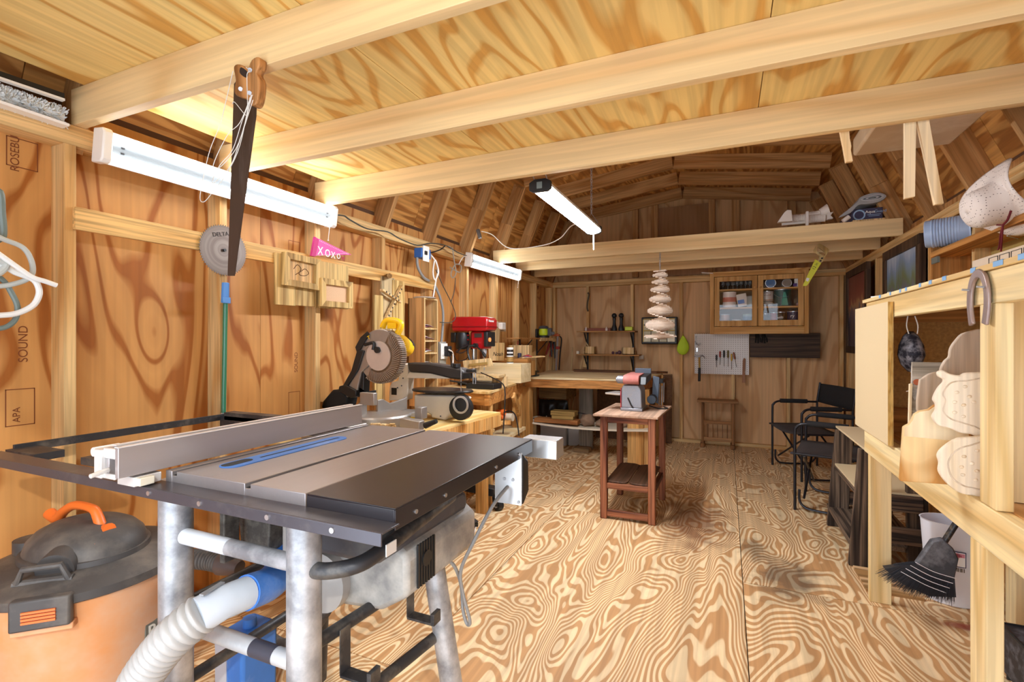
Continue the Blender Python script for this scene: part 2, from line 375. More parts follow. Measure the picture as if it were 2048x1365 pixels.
# ---------------------------------------------------------------- fluorescent fixtures
white = plain('white_enamel', '#f2efe9', .35); tubem = emit('lit_tube', '#fbfdff', 11.0)
blackp = plain('black_plastic', '#1b1b1c', .45)
def shoplight(loc, length, label, group=None):
    """two-tube wraparound shop light along local y, facing +x"""
    t = thing('fluorescent_light', label, 'light fixture', loc, group, local=True)
    t.rotation_euler = (0, R(8), 0)
    m = MB(); m.prism([(0, -.062), (.018, -.062), (.02, -.02), (.02, .02), (.018, .062), (0, .062)], (-.01, .03, 0), (1, 0, 0), (0, 0, 1), (0, length-.06, 0))
    m.build('housing', white, t)
    MB().box(.0205, .0215, .036, length-.036, -.019, .019).build('reflector', plain('reflector_toned_down', '#5f6467', .4), t)  # centre strip coloured darker than the housing, to offset the tubes' glare
    for y in (0, length-.035): MB().prism([(-.015, -.066), (.045, -.066), (.058, -.05), (.058, .05), (.045, .066), (-.015, .066)], (-.01, y, 0), (1, 0, 0), (0, 0, 1), (0, .035, 0)).build('end_cap', white, t, bevel=.006)
    for z in (-.037, .037): MB().cyl((.03, .035, z), (.03, length-.035, z), .0165, n=14).build('tube', tubem, t)
    for y in (.05, length-.09):
        b2 = MB()
        for z in (-.01, .012): b2.cb((.0225, y+.03, z), (.002, .012, .006))
        b2.build('screw', blackp, t)
    MB().tube([(.03, length-.04, -.06), (.03, length-.04, -.14)], .0012, 5).ball((.03, length-.04, -.145), .004, 8, 6).build('pull_cord', white, t)
    return t
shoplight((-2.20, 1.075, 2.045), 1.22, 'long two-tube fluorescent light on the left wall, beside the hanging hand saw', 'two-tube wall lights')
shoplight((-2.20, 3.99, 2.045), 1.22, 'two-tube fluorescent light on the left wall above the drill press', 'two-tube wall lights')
# ---------------------------------------------------------------- table saw
steel = plain('dusty_steel', '#8d8e92', .42, metal=.45, noise=.2, nscale=20, dust='#dcdde0', dustamt=.75, dscale=9)
darksteel = plain('dusty_black_steel', '#39383a', .45, metal=.3, noise=.15, dust='#9a9184', dustamt=.35, dscale=9)
alu = plain('aluminium', '#c9c6c6', .32, metal=.85, noise=.05, nscale=60, nstretch=(1, .05, 1))
cast = plain('machined_cast_iron', '#a8a2a2', .36, metal=.65, noise=.06, nscale=80, nstretch=(1, .04, 1))
satinblk = plain('satin_black_sheet', '#2b272b', .32, metal=.2, spec=.6, noise=.1, nscale=300)
gap = plain('black_slot', '#0c0c0d', .7)
bluep = plain('blue_plastic', '#3f79c9', .42, noise=.06, dust='#b9c9e4', dustamt=.3)
greyp = plain('grey_plastic', '#8d8c8a', .5, noise=.08, dust='#d5d0c6', dustamt=.7, dscale=7)
ZT = .96
saw = thing('table_saw', 'table saw with silver and black top, long aluminium fence and tubular steel stand', 'table saw', (-.98, 1.15, 0))
m = MB()   # cast top with two mitre slots, front edge apron
xs = [-1.34, -1.172, -1.153, -1.045, -1.026, -.853]
m.box(-1.34, -1.315, .81, 1.57, ZT-.035, ZT).box(-1.296, -1.045, .81, 1.57, ZT-.035, ZT).box(-1.026, -.853, .81, 1.57, ZT-.035, ZT)
m.box(-1.34, -.853, .812, 1.568, ZT-.045, ZT-.012)
m.build('saw_top', cast, saw, bevel=.0015)
MB().box(-1.0445, -1.0265, .815, 1.565, ZT-.0115, ZT-.0105).box(-1.3145, -1.2965, .815, 1.565, ZT-.0115, ZT-.0105).build('mitre_slot', gap, saw)
m = MB(); m.box(-.849, -.61, .81, 1.57, ZT-.003, ZT).box(-.613, -.61, .81, 1.57, ZT-.045, ZT-.003).box(-.849, -.613, .81, .813, ZT-.04, ZT-.003).box(-.849, -.613, 1.567, 1.57, ZT-.04, ZT-.003)
wg = m.build('extension_wing', satinblk, saw, bevel=.0015)
for y in (.88, 1.0, 1.28, 1.45): MB().cyl((-.611, y, ZT-.028), (-.607, y, ZT-.028), .005, n=10).build('screw', alu, wg)
def stadium(x, y0, y1, r, n=10): return [(x+r*cos(pi+pi*i/n), y0+r*sin(pi+pi*i/n)) for i in range(n+1)]+[(x+r*cos(pi*i/n), y1+r*sin(pi*i/n)) for i in range(n+1)]
tp = MB().prism(stadium(-1.225, .915, 1.30, .033), (0, 0, ZT+.0002), (1, 0, 0), (0, 1, 0), (0, 0, .002)).build('throat_plate', bluep, saw)
MB().box(-1.229, -1.221, 1.0, 1.31, ZT+.0021, ZT+.0027).prism(stadium(-1.232, .905, .96, .017, 6), (0, 0, ZT+.0021), (1, 0, 0), (0, 1, 0), (0, 0, .0006)).build('blade_slot', gap, tp)
# rails
m = MB(); m.box(-2.2, -.600, .752, .756, ZT-.054, ZT-.028).box(-2.2, -.600, .756, .81, ZT-.032, ZT-.028)
rl = m.build('front_rail', plain('rail_steel', '#57555c', .3, metal=.5, noise=.1, nscale=30, dust='#aaa49c', dustamt=.2), saw, bevel=.001)
for x in (-2.08, -1.31, -1.12, -.90, -.72): MB().cyl((x, .752, ZT-.040), (x, .749, ZT-.040), .006, n=12).build('bolt', alu, rl)
MB().box(-2.2, -.66, 1.575, 1.579, ZT-.07, ZT-.02).box(-2.2, -.66, 1.58, 1.63, ZT-.055, ZT-.05).build('rear_rail', darksteel, saw)
MB().box(-.66, -.53, 1.59, 1.67, ZT-.07, ZT-.006).build('rear_rail_end', plain('bright_aluminium', '#dedede', .25, metal=.7, noise=.04), saw, bevel=.002)
MB().box(-2.205, -2.195, .84, 1.66, ZT-.042, ZT-.014).build('side_brace', darksteel, saw, bevel=.001)
MB().box(-2.20, -2.02, .82, .90, ZT-.05, ZT-.026).build('rail_bracket', darksteel, saw)
MB().cb((-1.72, .90, ZT-.035), (.22, .09, .022)).build('rail_bracket', darksteel, saw)
MB().beam((-2.17, 1.60, ZT-.02), (-1.5, 1.60, ZT-.02), .05, .035).build('rear_shelf', darksteel, saw)
# fence
f = MB(); z0 = ZT+.005
f.box(-1.352, -1.338, .70, 1.56, z0, z0+.073)
f.box(-1.398, -1.386, .705, 1.56, z0, z0+.070).box(-1.386, -1.352, .72, 1.56, z0+.035, z0+.043)
fe = f.build('fence', plain('fence_aluminium', '#b9b2b2', .40, metal=.6, noise=.08, nscale=25, nstretch=(1, .08, 1)), saw, bevel=.0015)
f = MB().box(-1.3995, -1.384, .72, 1.56, z0+.0705, z0+.074).box(-1.354, -1.337, .70, 1.56, z0+.0735, z0+.0755)
f.build('fence_top_edge', plain('pale_aluminium', '#eceaea', .35, metal=.3), fe)
f = MB(); f.box(-1.43, -1.40, .695, .76, z0-.005, z0+.065).box(-1.40, -1.354, .70, .71, z0+.045, z0+.07).box(-1.40, -1.354, .70, .706, z0-.005, z0+.008).cyl((-1.445, .70, z0+.055), (-1.445, .76, z0+.055), .012, n=12).cyl((-1.375, .70, z0+.02), (-1.375, .66, z0+.012), .006, n=8).box(-1.41, -1.34, .735, .80, z0-.03, z0-.006)
f.build('fence_clamp', plain('white_aluminium', '#e3e1de', .35, metal=.35), fe, bevel=.002)
MB().box(-1.36, -1.325, .74, .775, z0-.028, z0-.008).build('clamp_pad', plain('ivory_plastic', '#ddd6c2', .5), fe, bevel=.002)
# stand
def leg(p0, p1, r=.040): return MB().cyl(p0, p1, r, n=28).build('leg', steel, saw)
leg((-1.41, .88, 0), (-1.41, .88, ZT-.05), .042); leg((-.93, .88, 0), (-.93, .88, ZT-.05), .040)
leg((-.80, 1.40, 0), (-.965, 1.40, ZT-.05), .036); MB().cyl((-1.44, 1.42, 0), (-1.40, 1.42, ZT-.05), .038, n=28).build('leg', darksteel, saw)
cr = MB().cyl((-1.41, .88, .757), (-.93, .88, .757), .021, n=20).build('crossbar', steel, saw)
MB().cyl((-1.37, .88, .757), (-1.19, .88, .757), .0213, n=20, caps=False).build('sticker', plain('silver_label', '#d9dce0', .4), cr)
cr = MB().cyl((-1.41, .88, .517), (-.93, .88, .517), .021, n=20).build('crossbar', plain('bright_dusty_steel', '#c6cacf', .4, metal=.4, noise=.1, dust='#f0f0ee', dustamt=.5), saw)
MB().cyl((-1.10, .88, .517), (-1.02, .88, .517), .0214, n=20, caps=False).build('dark_band', plain('bare_dark_steel', '#4b4a55', .4, metal=.4), cr)
MB().tube(smoothpath([(-.93, .88, .75), (-.86, .885, .755), (-.80, .93, .765), (-.785, 1.02, .78), (-.785, 1.2, .80), (-.79, 1.33, .81)], 6), .019, 18).build('lift_handle', darksteel, saw)
MB().box(-.768, -.765, .98, 1.02, .765, .795).build('handle_label', plain('paper_white', '#f1f0ec', .6), saw)
for z in (.55, .33):
    MB().cyl((-.93, .90, z), (-.90+(.55-z)*.1, 1.40, z-.01), .017, n=16).build('side_rail', darksteel, saw)
    MB().cyl((-1.41, .90, z), (-1.42, 1.42, z), .017, n=16).build('side_rail', darksteel, saw)
for y in (.985, 1.27):
    h = MB(); x = -.90
    for a, b_ in (((x, y, .56), (x, y, .445)), ((x, y, .447), (x+.085, y, .44)), ((x+.085, y, .44), (x+.098, y, .475))): h.beam(a, b_, .038, .003, up=(0, 1, 0)) if False else h.cb(((V(a)+V(b_))/2), (max(.003, abs(b_[0]-a[0])), .038, max(.003, abs(b_[2]-a[2]))))
    h.build('hook', darksteel, saw, bevel=.001)
# works under the table
m = MB(); m.prism([(1.0, .80), (1.45, .80), (1.48, .77), (1.48, .72), (1.0, .72)], (-1.12, 0, 0), (0, 1, 0), (0, 0, 1), (.31, 0, 0))
mt = m.build('motor_cover', plain('dark_grey_plastic', '#4c4b50', .5, noise=.1, dust='#8b857b', dustamt=.4), saw, bevel=.02)
m = MB(); m.prism([(-1.15, .73), (-.83, .74), (-.79, .71), (-.79, .60), (-.88, .545), (-1.08, .525), (-1.15, .60)], (0, 1.10, 0), (1, 0, 0), (0, 0, 1), (0, .40, 0))
mo = m.build('motor', greyp, saw, bevel=.015)
MB().cyl((-1.07, 1.07, .60), (-1.07, 1.12, .60), .085, n=28).build('end_bell', plain('light_grey_cast', '#b5b1ac', .45, noise=.08), mo)
g = MB()
for i in range(7): g.box(-.787, -.781, 1.14+i*.013, 1.147+i*.013, .61, .73)
g.cyl((-.79, 1.18, .68), (-.778, 1.18, .68), .022, n=16)
g.build('vent_grille', blackp, mo)
m = MB(); m.box(-1.33, -1.31, .95, 1.0, .66, .90).prism([(-1.36, .90), (-1.20, .90), (-1.22, .68), (-1.33, .66)], (0, 1.02, 0), (1, 0, 0), (0, 0, 1), (0, .12, 0))
m.build('trunnion', plain('dirty_cast', '#55504b', .6, metal=.4, noise=.3, dust='#a39c90', dustamt=.5, dscale=20), saw, bevel=.004)
MB().box(-1.13, -1.06, .99, 1.06, .70, .84).build('gear_housing', plain('light_grey_cast', '#b5b1ac'), saw, bevel=.006)
MB().prism([(-1.20, .90), (-1.06, .90), (-1.06, .86), (-1.17, .82)], (0, .95, 0), (1, 0, 0), (0, 0, 1), (0, .08, 0)).build('blade_guard_bracket', darksteel, saw)
MB().lathe([(.035, -.006), (.037, 0), (.035, .006), (.026, .006), (.026, -.006), (.035, -.006)], (-1.24, .86, .895), 'y', 32, caps=False).tube([(-1.27, .86, .895), (-1.21, .86, .895)], .006, 8).build('handwheel', plain('ivory_cast', '#e3ded3', .4), saw)
MB().box(-1.42, -1.25, .85, .86, .885, .895).build('angle_scale', steel, saw)
# blue dust port
MB().tube(smoothpath([(-1.30, 1.14, .74), (-1.27, 1.12, .68), (-1.215, 1.07, .635), (-1.17, .99, .62), (-1.155, .90, .635)], 5), [.045]*21, 24).build('dust_port', bluep, saw)
# switch box on the rear rail
sb = MB().box(-.70, -.605, 1.46, 1.463, .765, .935).build('switch_plate', plain('bright_aluminium', '#dedede'), saw)
MB().prism([(1.465, .93), (1.51, .90), (1.515, .80), (1.465, .765)], (-.69, 0, 0), (0, 1, 0), (0, 0, 1), (.09, 0, 0)).build('switch_box', blackp, saw, bevel=.006)
for x, z in ((-.665, .845), (-.635, .845), (-.615, .925), (-.615, .775)): MB().cyl((x, 1.46, z), (x, 1.457, z), .005, n=10).build('screw', steel, sb)
cordm = plain('grey_cable', '#8b8a88', .4, noise=.05)
MB().tube(smoothpath([(-.655, 1.46, .82), (-.67, 1.38, .78), (-.71, 1.33, .68), (-.76, 1.34, .58), (-.765, 1.36, .50), (-.745, 1.37, .41), (-.76, 1.38, .39), (-.775, 1.38, .43), (-.785, 1.38, .52), (-.80, 1.34, .60), (-.85, 1.28, .63), (-.93, 1.2, .62)], 6), .0055, 8).build('power_cord', cordm, saw)
MB().tube(smoothpath([(-.67, 1.462, .90), (-.69, 1.42, .88), (-.72, 1.42, .89), (-.76, 1.40, .93)], 5), .0055, 8).build('power_cord', cordm, saw)
# ---------------------------------------------------------------- dust hose
def hose(mb, pts, r, pitch=.014, depth=.16, n=22):
    pts = smoothpath(pts, 10); L = [0]
    for a, b_ in zip(pts, pts[1:]): L.append(L[-1]+(b_-a).length)
    k = int(L[-1]/pitch)*6; out = []; rr = []; j = 0
    for i in range(k+1):
        d = L[-1]*i/k
        while j < len(L)-2 and L[j+1] < d: j += 1
        t = (d-L[j])/max(1e-6, L[j+1]-L[j]); out.append(pts[j].lerp(pts[j+1], t)); rr.append(r*(1-depth*(1-abs(sin(pi*i/6))**.7)))
    return mb.tube(out, rr, n)
whitehose = plain('translucent_white_hose', '#adaba8', .35, noise=.06, spec=.6)
ht = thing('dust_hose', 'thick pale ribbed dust hose running down from the blue port of the table saw', 'hose', (-1.25, .75, 0))
MB().tube([(-1.155, .90, .635), (-1.15, .83, .645), (-1.165, .78, .635)], [.041, .041, .044], 24).build('cuff', plain('clear_cuff', '#cfd8e2', .3, noise=.05), ht)
hose(MB(), [(-1.160, .79, .64), (-1.20, .755, .60), (-1.26, .735, .53), (-1.315, .72, .44), (-1.345, .71, .33), (-1.36, .72, .18), (-1.42, .76, .07), (-1.6, .8, .056)], .049, .018, .15).build('ribbed_tube', whitehose, ht, smooth=70)
MB().beam((-1.148, .775, .690), (-1.163, .84, .688), .012, .004).build('moulded_tag', plain('tag_grey', '#8b8c8e', .5), ht)
# ---------------------------------------------------------------- wet/dry vacuum
orange = plain('vac_orange', '#d99560', .42, noise=.05, nscale=8, dust='#cdb8a4', dustamt=.5, dscale=3)
orange2 = plain('bright_orange', '#e8702a', .4)
vacblk = plain('vac_black', '#474341', .55, noise=.12, dust='#857a6e', dustamt=.5, dscale=6)
va = thing('wet_dry_vacuum', 'orange and black drum shop vacuum under the left end of the table saw', 'vacuum', (-1.93, .92, 0))
cx, cy = -1.93, .92
MB().lathe([(.20, .03), (.215, .04), (.235, .27), (.262, .54), (.266, .56)], (cx, cy, 0), n=48).build('drum', orange, va)
MB().lathe([(.268, .548), (.276, .553), (.278, .578), (.262, .588), (.20, .61), (.15, .615)], (cx, cy, 0), n=48).build('lid', vacblk, va)
# domed motor head, longer than wide, with flat shoulders
def dome(c, sx, sy, h, n=40):
    prof = [(1.0, 0), (.99, .25), (.93, .52), (.80, .72), (.62, .86), (.42, .95), (.2, .99), (.01, 1)]
    return MB().lathe([(r, z*h) for r, z in prof], c, n=n, sx=sx, sy=sy)
hd = dome((cx+.0, cy+.0, .60), .185, .155, .115).build('motor_head', vacblk, va)
MB().lathe([(.19, 0), (.185, .03), (.175, .035)], (cx+.0, cy, .597), sx=1, sy=.88, n=40).build('head_skirt', vacblk, va)
hm = MB()
hp = [(-.24, -.0, .695), (-.19, 0, .685), (-.15, 0, .715), (-.08, 0, .745), (.02, 0, .747), (.05, 0, .725), (.075, 0, .690), (.115, 0, .695)]
pp = smoothpath([(cx+.01+a, cy+b_, z) for a, b_, z in hp], 4)
hm.tube(pp, [.013+.006*abs(i/len(pp)-.5)*2 for i in range(len(pp))], 12)
hm.build('carry_handle', orange2, va)
MB().cb((cx+.12, cy-.04, .675), (.06, .03, .02), Matrix.Rotation(.5, 3, 'Y')).build('drain_switch', orange2, va, bevel=.004)
# inlet port on the near side
eP = V((cos(-.85), sin(-.85), 0)); tP = V((-eP.y, eP.x, 0)); cP = V((cx, cy, 0))
MB().cyl(cP+eP*.10+V((0, 0, .635)), cP+eP*.185+V((0, 0, .622)), .048, n=24).build('inlet_port', vacblk, va)
MB().tube([cP+eP*.21-tP*.075+V((0, 0, .605)), cP+eP*.215-tP*.06+V((0, 0, .645)), cP+eP*.215+tP*.03+V((0, 0, .648)), cP+eP*.21+tP*.045+V((0, 0, .605))], .009, 8).cyl(cP+eP*.205-tP*.085+V((0, 0, .602)), cP+eP*.205+tP*.055+V((0, 0, .602)), .012, n=10).build('inlet_latch', vacblk, va)
MB().cyl((cx-.155, cy-.08, .58), (cx-.155, cy-.08, .65), .045, n=20).build('exhaust_port', vacblk, va)
# lid latch in front
aL = -.8; eL = V((cos(aL), sin(aL), 0)); tL = V((-sin(aL), cos(aL), 0)); ML = Matrix((tL, eL, V((0, 0, 1)))).transposed()
lt = MB().cb(V((cx, cy, .545))+eL*.275, (.135, .03, .085), ML).build('lid_latch', vacblk, va, bevel=.006)
g = MB()
for i in range(4): g.cb(V((cx, cy, .528+i*.009))+eL*.2915, (.075, .006, .006), ML)
g.build('latch_grip', orange2, lt)
MB().cb(V((cx, cy, .495))+eL*.262, (.14, .03, .02), ML).build('latch_catch', orange, va, bevel=.003)
# raised badge with the first letter of the maker's name, turned towards the saw leg
bd = MB()
ang = .20; u = V((-sin(ang), cos(ang), 0)); n_ = V((cos(ang), sin(ang), 0))
bd.prism([(-.012, 0), (.06, 0), (.06, .06), (-.012, .06)], V((cx, cy, .335))+n_*.243, u, (0, 0, 1), n_*.004)
bd.build('badge', plain('badge_grey', '#6d6a5e', .5), va, bevel=.004)
text('R', .055, V((cx, cy, .348))+n_*.2475-u*.004, u, (0, 0, 1), 'badge_letter', plain('badge_white', '#d9d2c4', .5), va, bold=True)
# vacuum hose lying behind the saw stand
vh = thing('vacuum_hose', 'thin black ribbed vacuum hose with swivel cuff, behind the front legs of the table saw', 'hose', (-1.5, 1.35, 0))
hose(MB(), [(-1.80, 1.06, .56), (-1.68, 1.08, .56), (-1.58, 1.10, .56), (-1.53, 1.10, .56)], .032, .013, .2).build('ribbed_tube', vacblk, vh, smooth=70)
MB().tube([(-1.53, 1.10, .56), (-1.50, 1.105, .56), (-1.455, 1.11, .555)], [.036, .034, .022], 18).build('cuff', plain('cuff_brown', '#5d4a42', .5, noise=.1), vh)
hose(MB(), [(-1.33, 1.31, .58), (-1.29, 1.33, .50), (-1.30, 1.36, .40), (-1.38, 1.38, .28), (-1.50, 1.40, .14), (-1.66, 1.45, .05), (-1.85, 1.5, .04)], .032, .013, .2).build('ribbed_tube', vacblk, vh, smooth=70)
# blue tub on the floor between the stand legs
bt = thing('plastic_jug', 'blue plastic jug with pale grey side standing on floor inside the saw stand', 'jug', (-1.52, 1.19, 0))
MB().prism([(-1.59, 0), (-1.46, 0), (-1.455, .29), (-1.48, .31), (-1.57, .31), (-1.60, .29)], (0, 1.12, 0), (1, 0, 0), (0, 0, 1), (0, .14, 0)).build('body', bluep, bt, bevel=.012)
MB().box(-1.585, -1.53, 1.117, 1.12, .02, .28).build('side_label', plain('pale_grey_label', '#c3c4ca', .5), bt)
MB().cyl((-1.51, 1.19, .31), (-1.51, 1.19, .34), .022, n=16).build('cap', bluep, bt)
# ---------------------------------------------------------------- shelf unit along the right wall
pale = wood('pale_pine', '#efd9a6', '#ddbd80', 'x', 4, .07, 6, .9, knots=.8, streak=.15, var=.08, knotcol='#8a5c35')
palez = wood('pale_pine_z', '#efd9a6', '#ddbd80', 'z', 4, .07, 6, .9, knots=.8, streak=.15, var=.08, knotcol='#8a5c35')
paley = wood('pale_pine_y', '#efdba8', '#dcbb7e', 'y', 4, .07, 7, .8, knots=.6, streak=.15, var=.08, knotcol='#8a5c35')
mdf = plain('beige_fibreboard', '#dcc79e', .7, noise=.05, nscale=200)
su = thing('shelf_unit', 'pale pine shelving bench along the right wall with two open tiers', 'shelving', (.95, 2.3, 0))
m = MB().box(.64, 1.225, 1.05, 3.03, 1.487, 1.503); m.build('top_board', paley, su, bevel=.001)
MB().box(.65, .688, 1.05, 3.0, 1.398, 1.486).build('top_rail', paley, su, bevel=.002)
MB().box(.65, .688, 1.05, 3.04, .727, .845).build('lower_rail', paley, su, bevel=.003)
MB().box(.688, 1.22, 1.05, 3.0, .825, .847).build('shelf_board', wood('shelf_ply', '#e5c294', '#cf9f68', 'y', 3, .2, 7, .5, streak=.2), su)
MB().box(.652, .74, 2.94, 2.978, 0, 1.398).build('post', palez, su, bevel=.003)
MB().box(.652, .69, 1.70, 1.79, .847, 1.398).build('post', palez, su, bevel=.003)
MB().box(.652, .69, 1.75, 1.85, 0, .727).build('post', palez, su, bevel=.003)
MB().box(1.18, 1.22, 1.75, 1.84, 0, 1.486).build('post', palez, su, bevel=.003)
MB().box(1.18, 1.22, 2.90, 2.99, 0, 1.486).build('post', palez, su, bevel=.003)
cork = plain('cork_chipboard', '#c39a5e', .85, noise=.35, nscale=90, dust='#8a6230', dustamt=.35, dscale=60)
bp_ = MB().box(.70, 1.225, 2.98, 2.995, .95, 1.385).build('end_board', cork, su)
MB().box(.70, 1.225, 2.94, 2.978, 1.385, 1.486).build('end_rail', wood('orange_pine_x', '#cf9350', '#b87b3c', 'x', 4, .07, 6, .9, knots=1), su)
MB().box(.742, 1.225, 2.94, 2.978, .847, .965).build('end_rail', wood('orange_pine_x', '', '', 'x'), su)
MB().box(.70, 1.18, 1.80, 1.815, .85, 1.47).build('divider_panel', palez, su)
pn = thing('particle_board', 'blank beige chipboard panel nailed to the far front of the pine shelving', 'board', (.64, 2.83, .85))
MB().box(.628, .648, 2.55, 3.125, .85, 1.462).build('board', mdf, pn)
MB().box(.629, .647, 2.548, 2.55, .851, 1.461).build('cut_edge', wood('chip_edge', '#e3bc6e', '#c89a4c', 'z', 30, .3, 3, .9), pn)
# blue masking tape along the top edge
tape = plain('blue_tape', '#7fb0e0', .6)
tt = [(1.63, .05), (1.78, .03), (1.98, .03), (2.10, .025), (2.20, .02), (2.35, .02), (2.42, .02), (2.55, .02), (1.50, .06), (2.70, .03)]
for y, l in tt: solo('masking_tape', 'scrap of blue masking tape stuck along the front top edge of the pine shelving', 'tape', MB().box(.6385, .66, y, y+l, 1.5035, 1.5042).box(.6385, .6392, y, y+l, 1.49, 1.5042), tape, (.64, y, 1.50), group='scraps of blue tape on the shelf edge', smooth=0)
# horseshoe
m = MB(); pts_ = [(0, -.105, -.0), (0, -.062, 0)]
hs = smoothpath([(.045, 0), (.052, .04), (.046, .085), (.026, .115), (0, .125), (-.026, .115), (-.046, .085), (-.052, .04), (-.040, -.005)], 5) if False else smoothpath([(a, b_, 0) for a, b_ in [(.038, -.03), (.050, .02), (.048, .065), (.030, .10), (0, .112), (-.030, .10), (-.048, .065), (-.050, .02), (-.038, -.03)]], 5)
n_ = len(hs); vs = []
for i, p in enumerate(hs):
    t_ = (hs[min(i+1, n_-1)]-hs[max(i-1, 0)]).normalized(); q = V((-t_.y, t_.x, 0)); wd = .0125
    for a, b_ in ((-1, 0), (1, 0), (1, 1), (-1, 1)): r_ = p+q*a*wd; vs.append((.645-b_*.009, 1.765-r_.x*1.0, 1.372+r_.y))
fs = [(i*4+j, i*4+(j+1) % 4, i*4+4+(j+1) % 4, i*4+4+j) for i in range(n_-1) for j in range(4)]+[(3, 2, 1, 0), tuple((n_-1)*4+j for j in range(4))]
h = thing('horseshoe', 'worn grey horseshoe nailed over the top rail of the pine shelving', 'horseshoe', (.645, 1.765, 1.37))
MB().add(vs, fs).build('shoe', plain('worn_iron', '#a4938f', .4, metal=.6, noise=.25, nscale=30), h, bevel=.003)
for dy, dz in ((-.045, .07), (.045, .07)): MB().cyl((.636, 1.765+dy, 1.372+dz), (.620, 1.765+dy, 1.372+dz+.002), .003, n=8).build('nail', steel, h)
# hanging face mask
fm = thing('face_mask', 'dark navy floral cloth face mask hanging by its white loops inside the shelving', 'mask', (.72, 2.62, 1.40))
vs = []
prof_ = [(0, .0, .012), (.02, .03, .035), (.06, .06, .055), (.10, .075, .060), (.14, .055, .045), (.17, .02, .012)]
nn = 14
for z, bulge, wd in prof_:
    for j in range(nn+1):
        a = -pi/2+pi*j/nn; vs.append((.70+.09*sin(a)*wd/.06*.5+.02, 2.60-bulge*cos(a)-0.0, 1.335-z))
fs = [(i*(nn+1)+j, i*(nn+1)+j+1, (i+1)*(nn+1)+j+1, (i+1)*(nn+1)+j) for i in range(len(prof_)-1) for j in range(nn)]
navy = plain('navy_floral', '#20212f', .8, dust='#cfd0dc', dustamt=.55, dscale=28)
MB().add(vs, fs).build('cloth', navy, fm, solidify=.003)
for dx in (-.012, .012): MB().tube(smoothpath([(.72+dx, 2.59, 1.40), (.72+dx*1.6, 2.58, 1.36), (.72+dx*1.2, 2.57, 1.325)], 4), .0022, 6).build('ear_loop', white, fm)
MB().tube(smoothpath([(.715, 2.585, 1.165), (.735, 2.56, 1.14), (.73, 2.56, 1.10), (.70, 2.58, 1.08)], 4), .0022, 6).build('ear_loop', white, fm)
# boards stacked on the shelf --------------------------------------------------
maple = wood('maple_board', '#f0d098', '#c78f4c', 'z', 3.2, .45, 9, .35, knots=.0, streak=.1, var=.05)
maple2 = wood('maple_pale', '#f6e3bd', '#e2c090', 'z', 4, .2, 6, .6, streak=.1, var=.05)
carve = wood('bare_carved_maple', '#f1e3cd', '#e4d0b2', 'z', 6, .08, 6, .9, streak=.12, var=.04)
carve2 = wood('bare_grey_maple', '#dccbb6', '#cab59b', 'z', 7, .08, 6, .9, streak=.15, var=.04)
cb = thing('cutting_board', 'yellow maple cutting board with shaped shoulder standing at the front of the shelf', 'cutting board', (.62, 1.93, .85))
o_ = (0, 1.93, 0)
MB().prism([(0.513, 0.949), (0.517, 1.022), (0.53, 1.031), (0.538, 1.044), (0.545, 1.064), (0.558, 1.075), (0.581, 1.081), (0.599, 1.099), (0.626, 1.088), (0.676, 1.047), (0.685, 1.007), (0.673, 0.852), (0.508, 0.848)], o_, (1, 0, 0), (0, 0, 1), (0, .02, 0)).build('board', maple, cb, bevel=.004)
MB().prism([(0.517, 0.992), (0.518, 1.021), (0.531, 1.03), (0.54, 1.044), (0.546, 1.063), (0.558, 1.073), (0.581, 1.079), (0.599, 1.096), (0.626, 1.086), (0.675, 1.045), (0.681, 0.986)], (0, 1.9295, 0), (1, 0, 0), (0, 0, 1), (0, .0206, 0)).build('pale_top_strip', maple2, cb, bevel=.002)
def wing(name, label, Y, poly, inner, dots, mat, extra=0):
    t = thing(name, label, 'wood carving', (sum(p[0] for p in poly)/len(poly), Y, min(p[1] for p in poly)), 'carved butterfly wing boards')
    MB().prism(smooth2(poly, 4), (0, Y, 0), (1, 0, 0), (0, 0, 1), (0, .018, 0)).build('board', mat, t, bevel=.004)
    if inner: MB().tube([V((a, Y, b_)) for a, b_ in smooth2(inner, 4)], .0022, 6, closed=True).build('carved_line', carve2, t)
    for a, b_ in dots: MB().ball((a, Y, b_), (.006, .004, .005), 10, 6).build('raised_dot', mat, t)
    return t
wing('butterfly_carving', 'large upper butterfly wing carved in bare pale maple with raised dots', 1.87, [(0.585, 1.202), (0.597, 1.208), (0.614, 1.198), (0.638, 1.194), (0.655, 1.202), (0.71, 1.196), (0.722, 1.119), (0.706, 1.019), (0.68, 1.014), (0.662, 1.02), (0.638, 1.023), (0.614, 1.034), (0.587, 1.041), (0.572, 1.065), (0.58, 1.087), (0.58, 1.106), (0.574, 1.121), (0.585, 1.152), (0.6, 1.177), (0.587, 1.189)], [(0.607, 1.162), (0.621, 1.174), (0.65, 1.178), (0.71, 1.178), (0.71, 1.035), (0.671, 1.044), (0.64, 1.054), (0.614, 1.064), (0.597, 1.085), (0.602, 1.119), (0.596, 1.137)], [(0.648, 1.161), (0.629, 1.143), (0.658, 1.132), (0.624, 1.114), (0.645, 1.106), (0.668, 1.116), (0.624, 1.083), (0.644, 1.072)], carve)
wing('butterfly_carving', 'lower rounded butterfly wing of bare pale maple resting against the yellow cutting board', 1.845, [(0.686, 1.023), (0.664, 1.018), (0.623, 1.009), (0.59, 0.98), (0.577, 0.956), (0.581, 0.933), (0.58, 0.906), (0.598, 0.875), (0.623, 0.852), (0.654, 0.846), (0.723, 0.852), (0.723, 1.023)], [(0.711, 1.006), (0.649, 0.991), (0.621, 0.976), (0.608, 0.958), (0.6, 0.932), (0.608, 0.896), (0.629, 0.876), (0.654, 0.869), (0.711, 0.874)], [(0.666, 0.978), (0.637, 0.958), (0.655, 0.94), (0.631, 0.927), (0.666, 0.919), (0.634, 0.904), (0.663, 0.892)], carve)
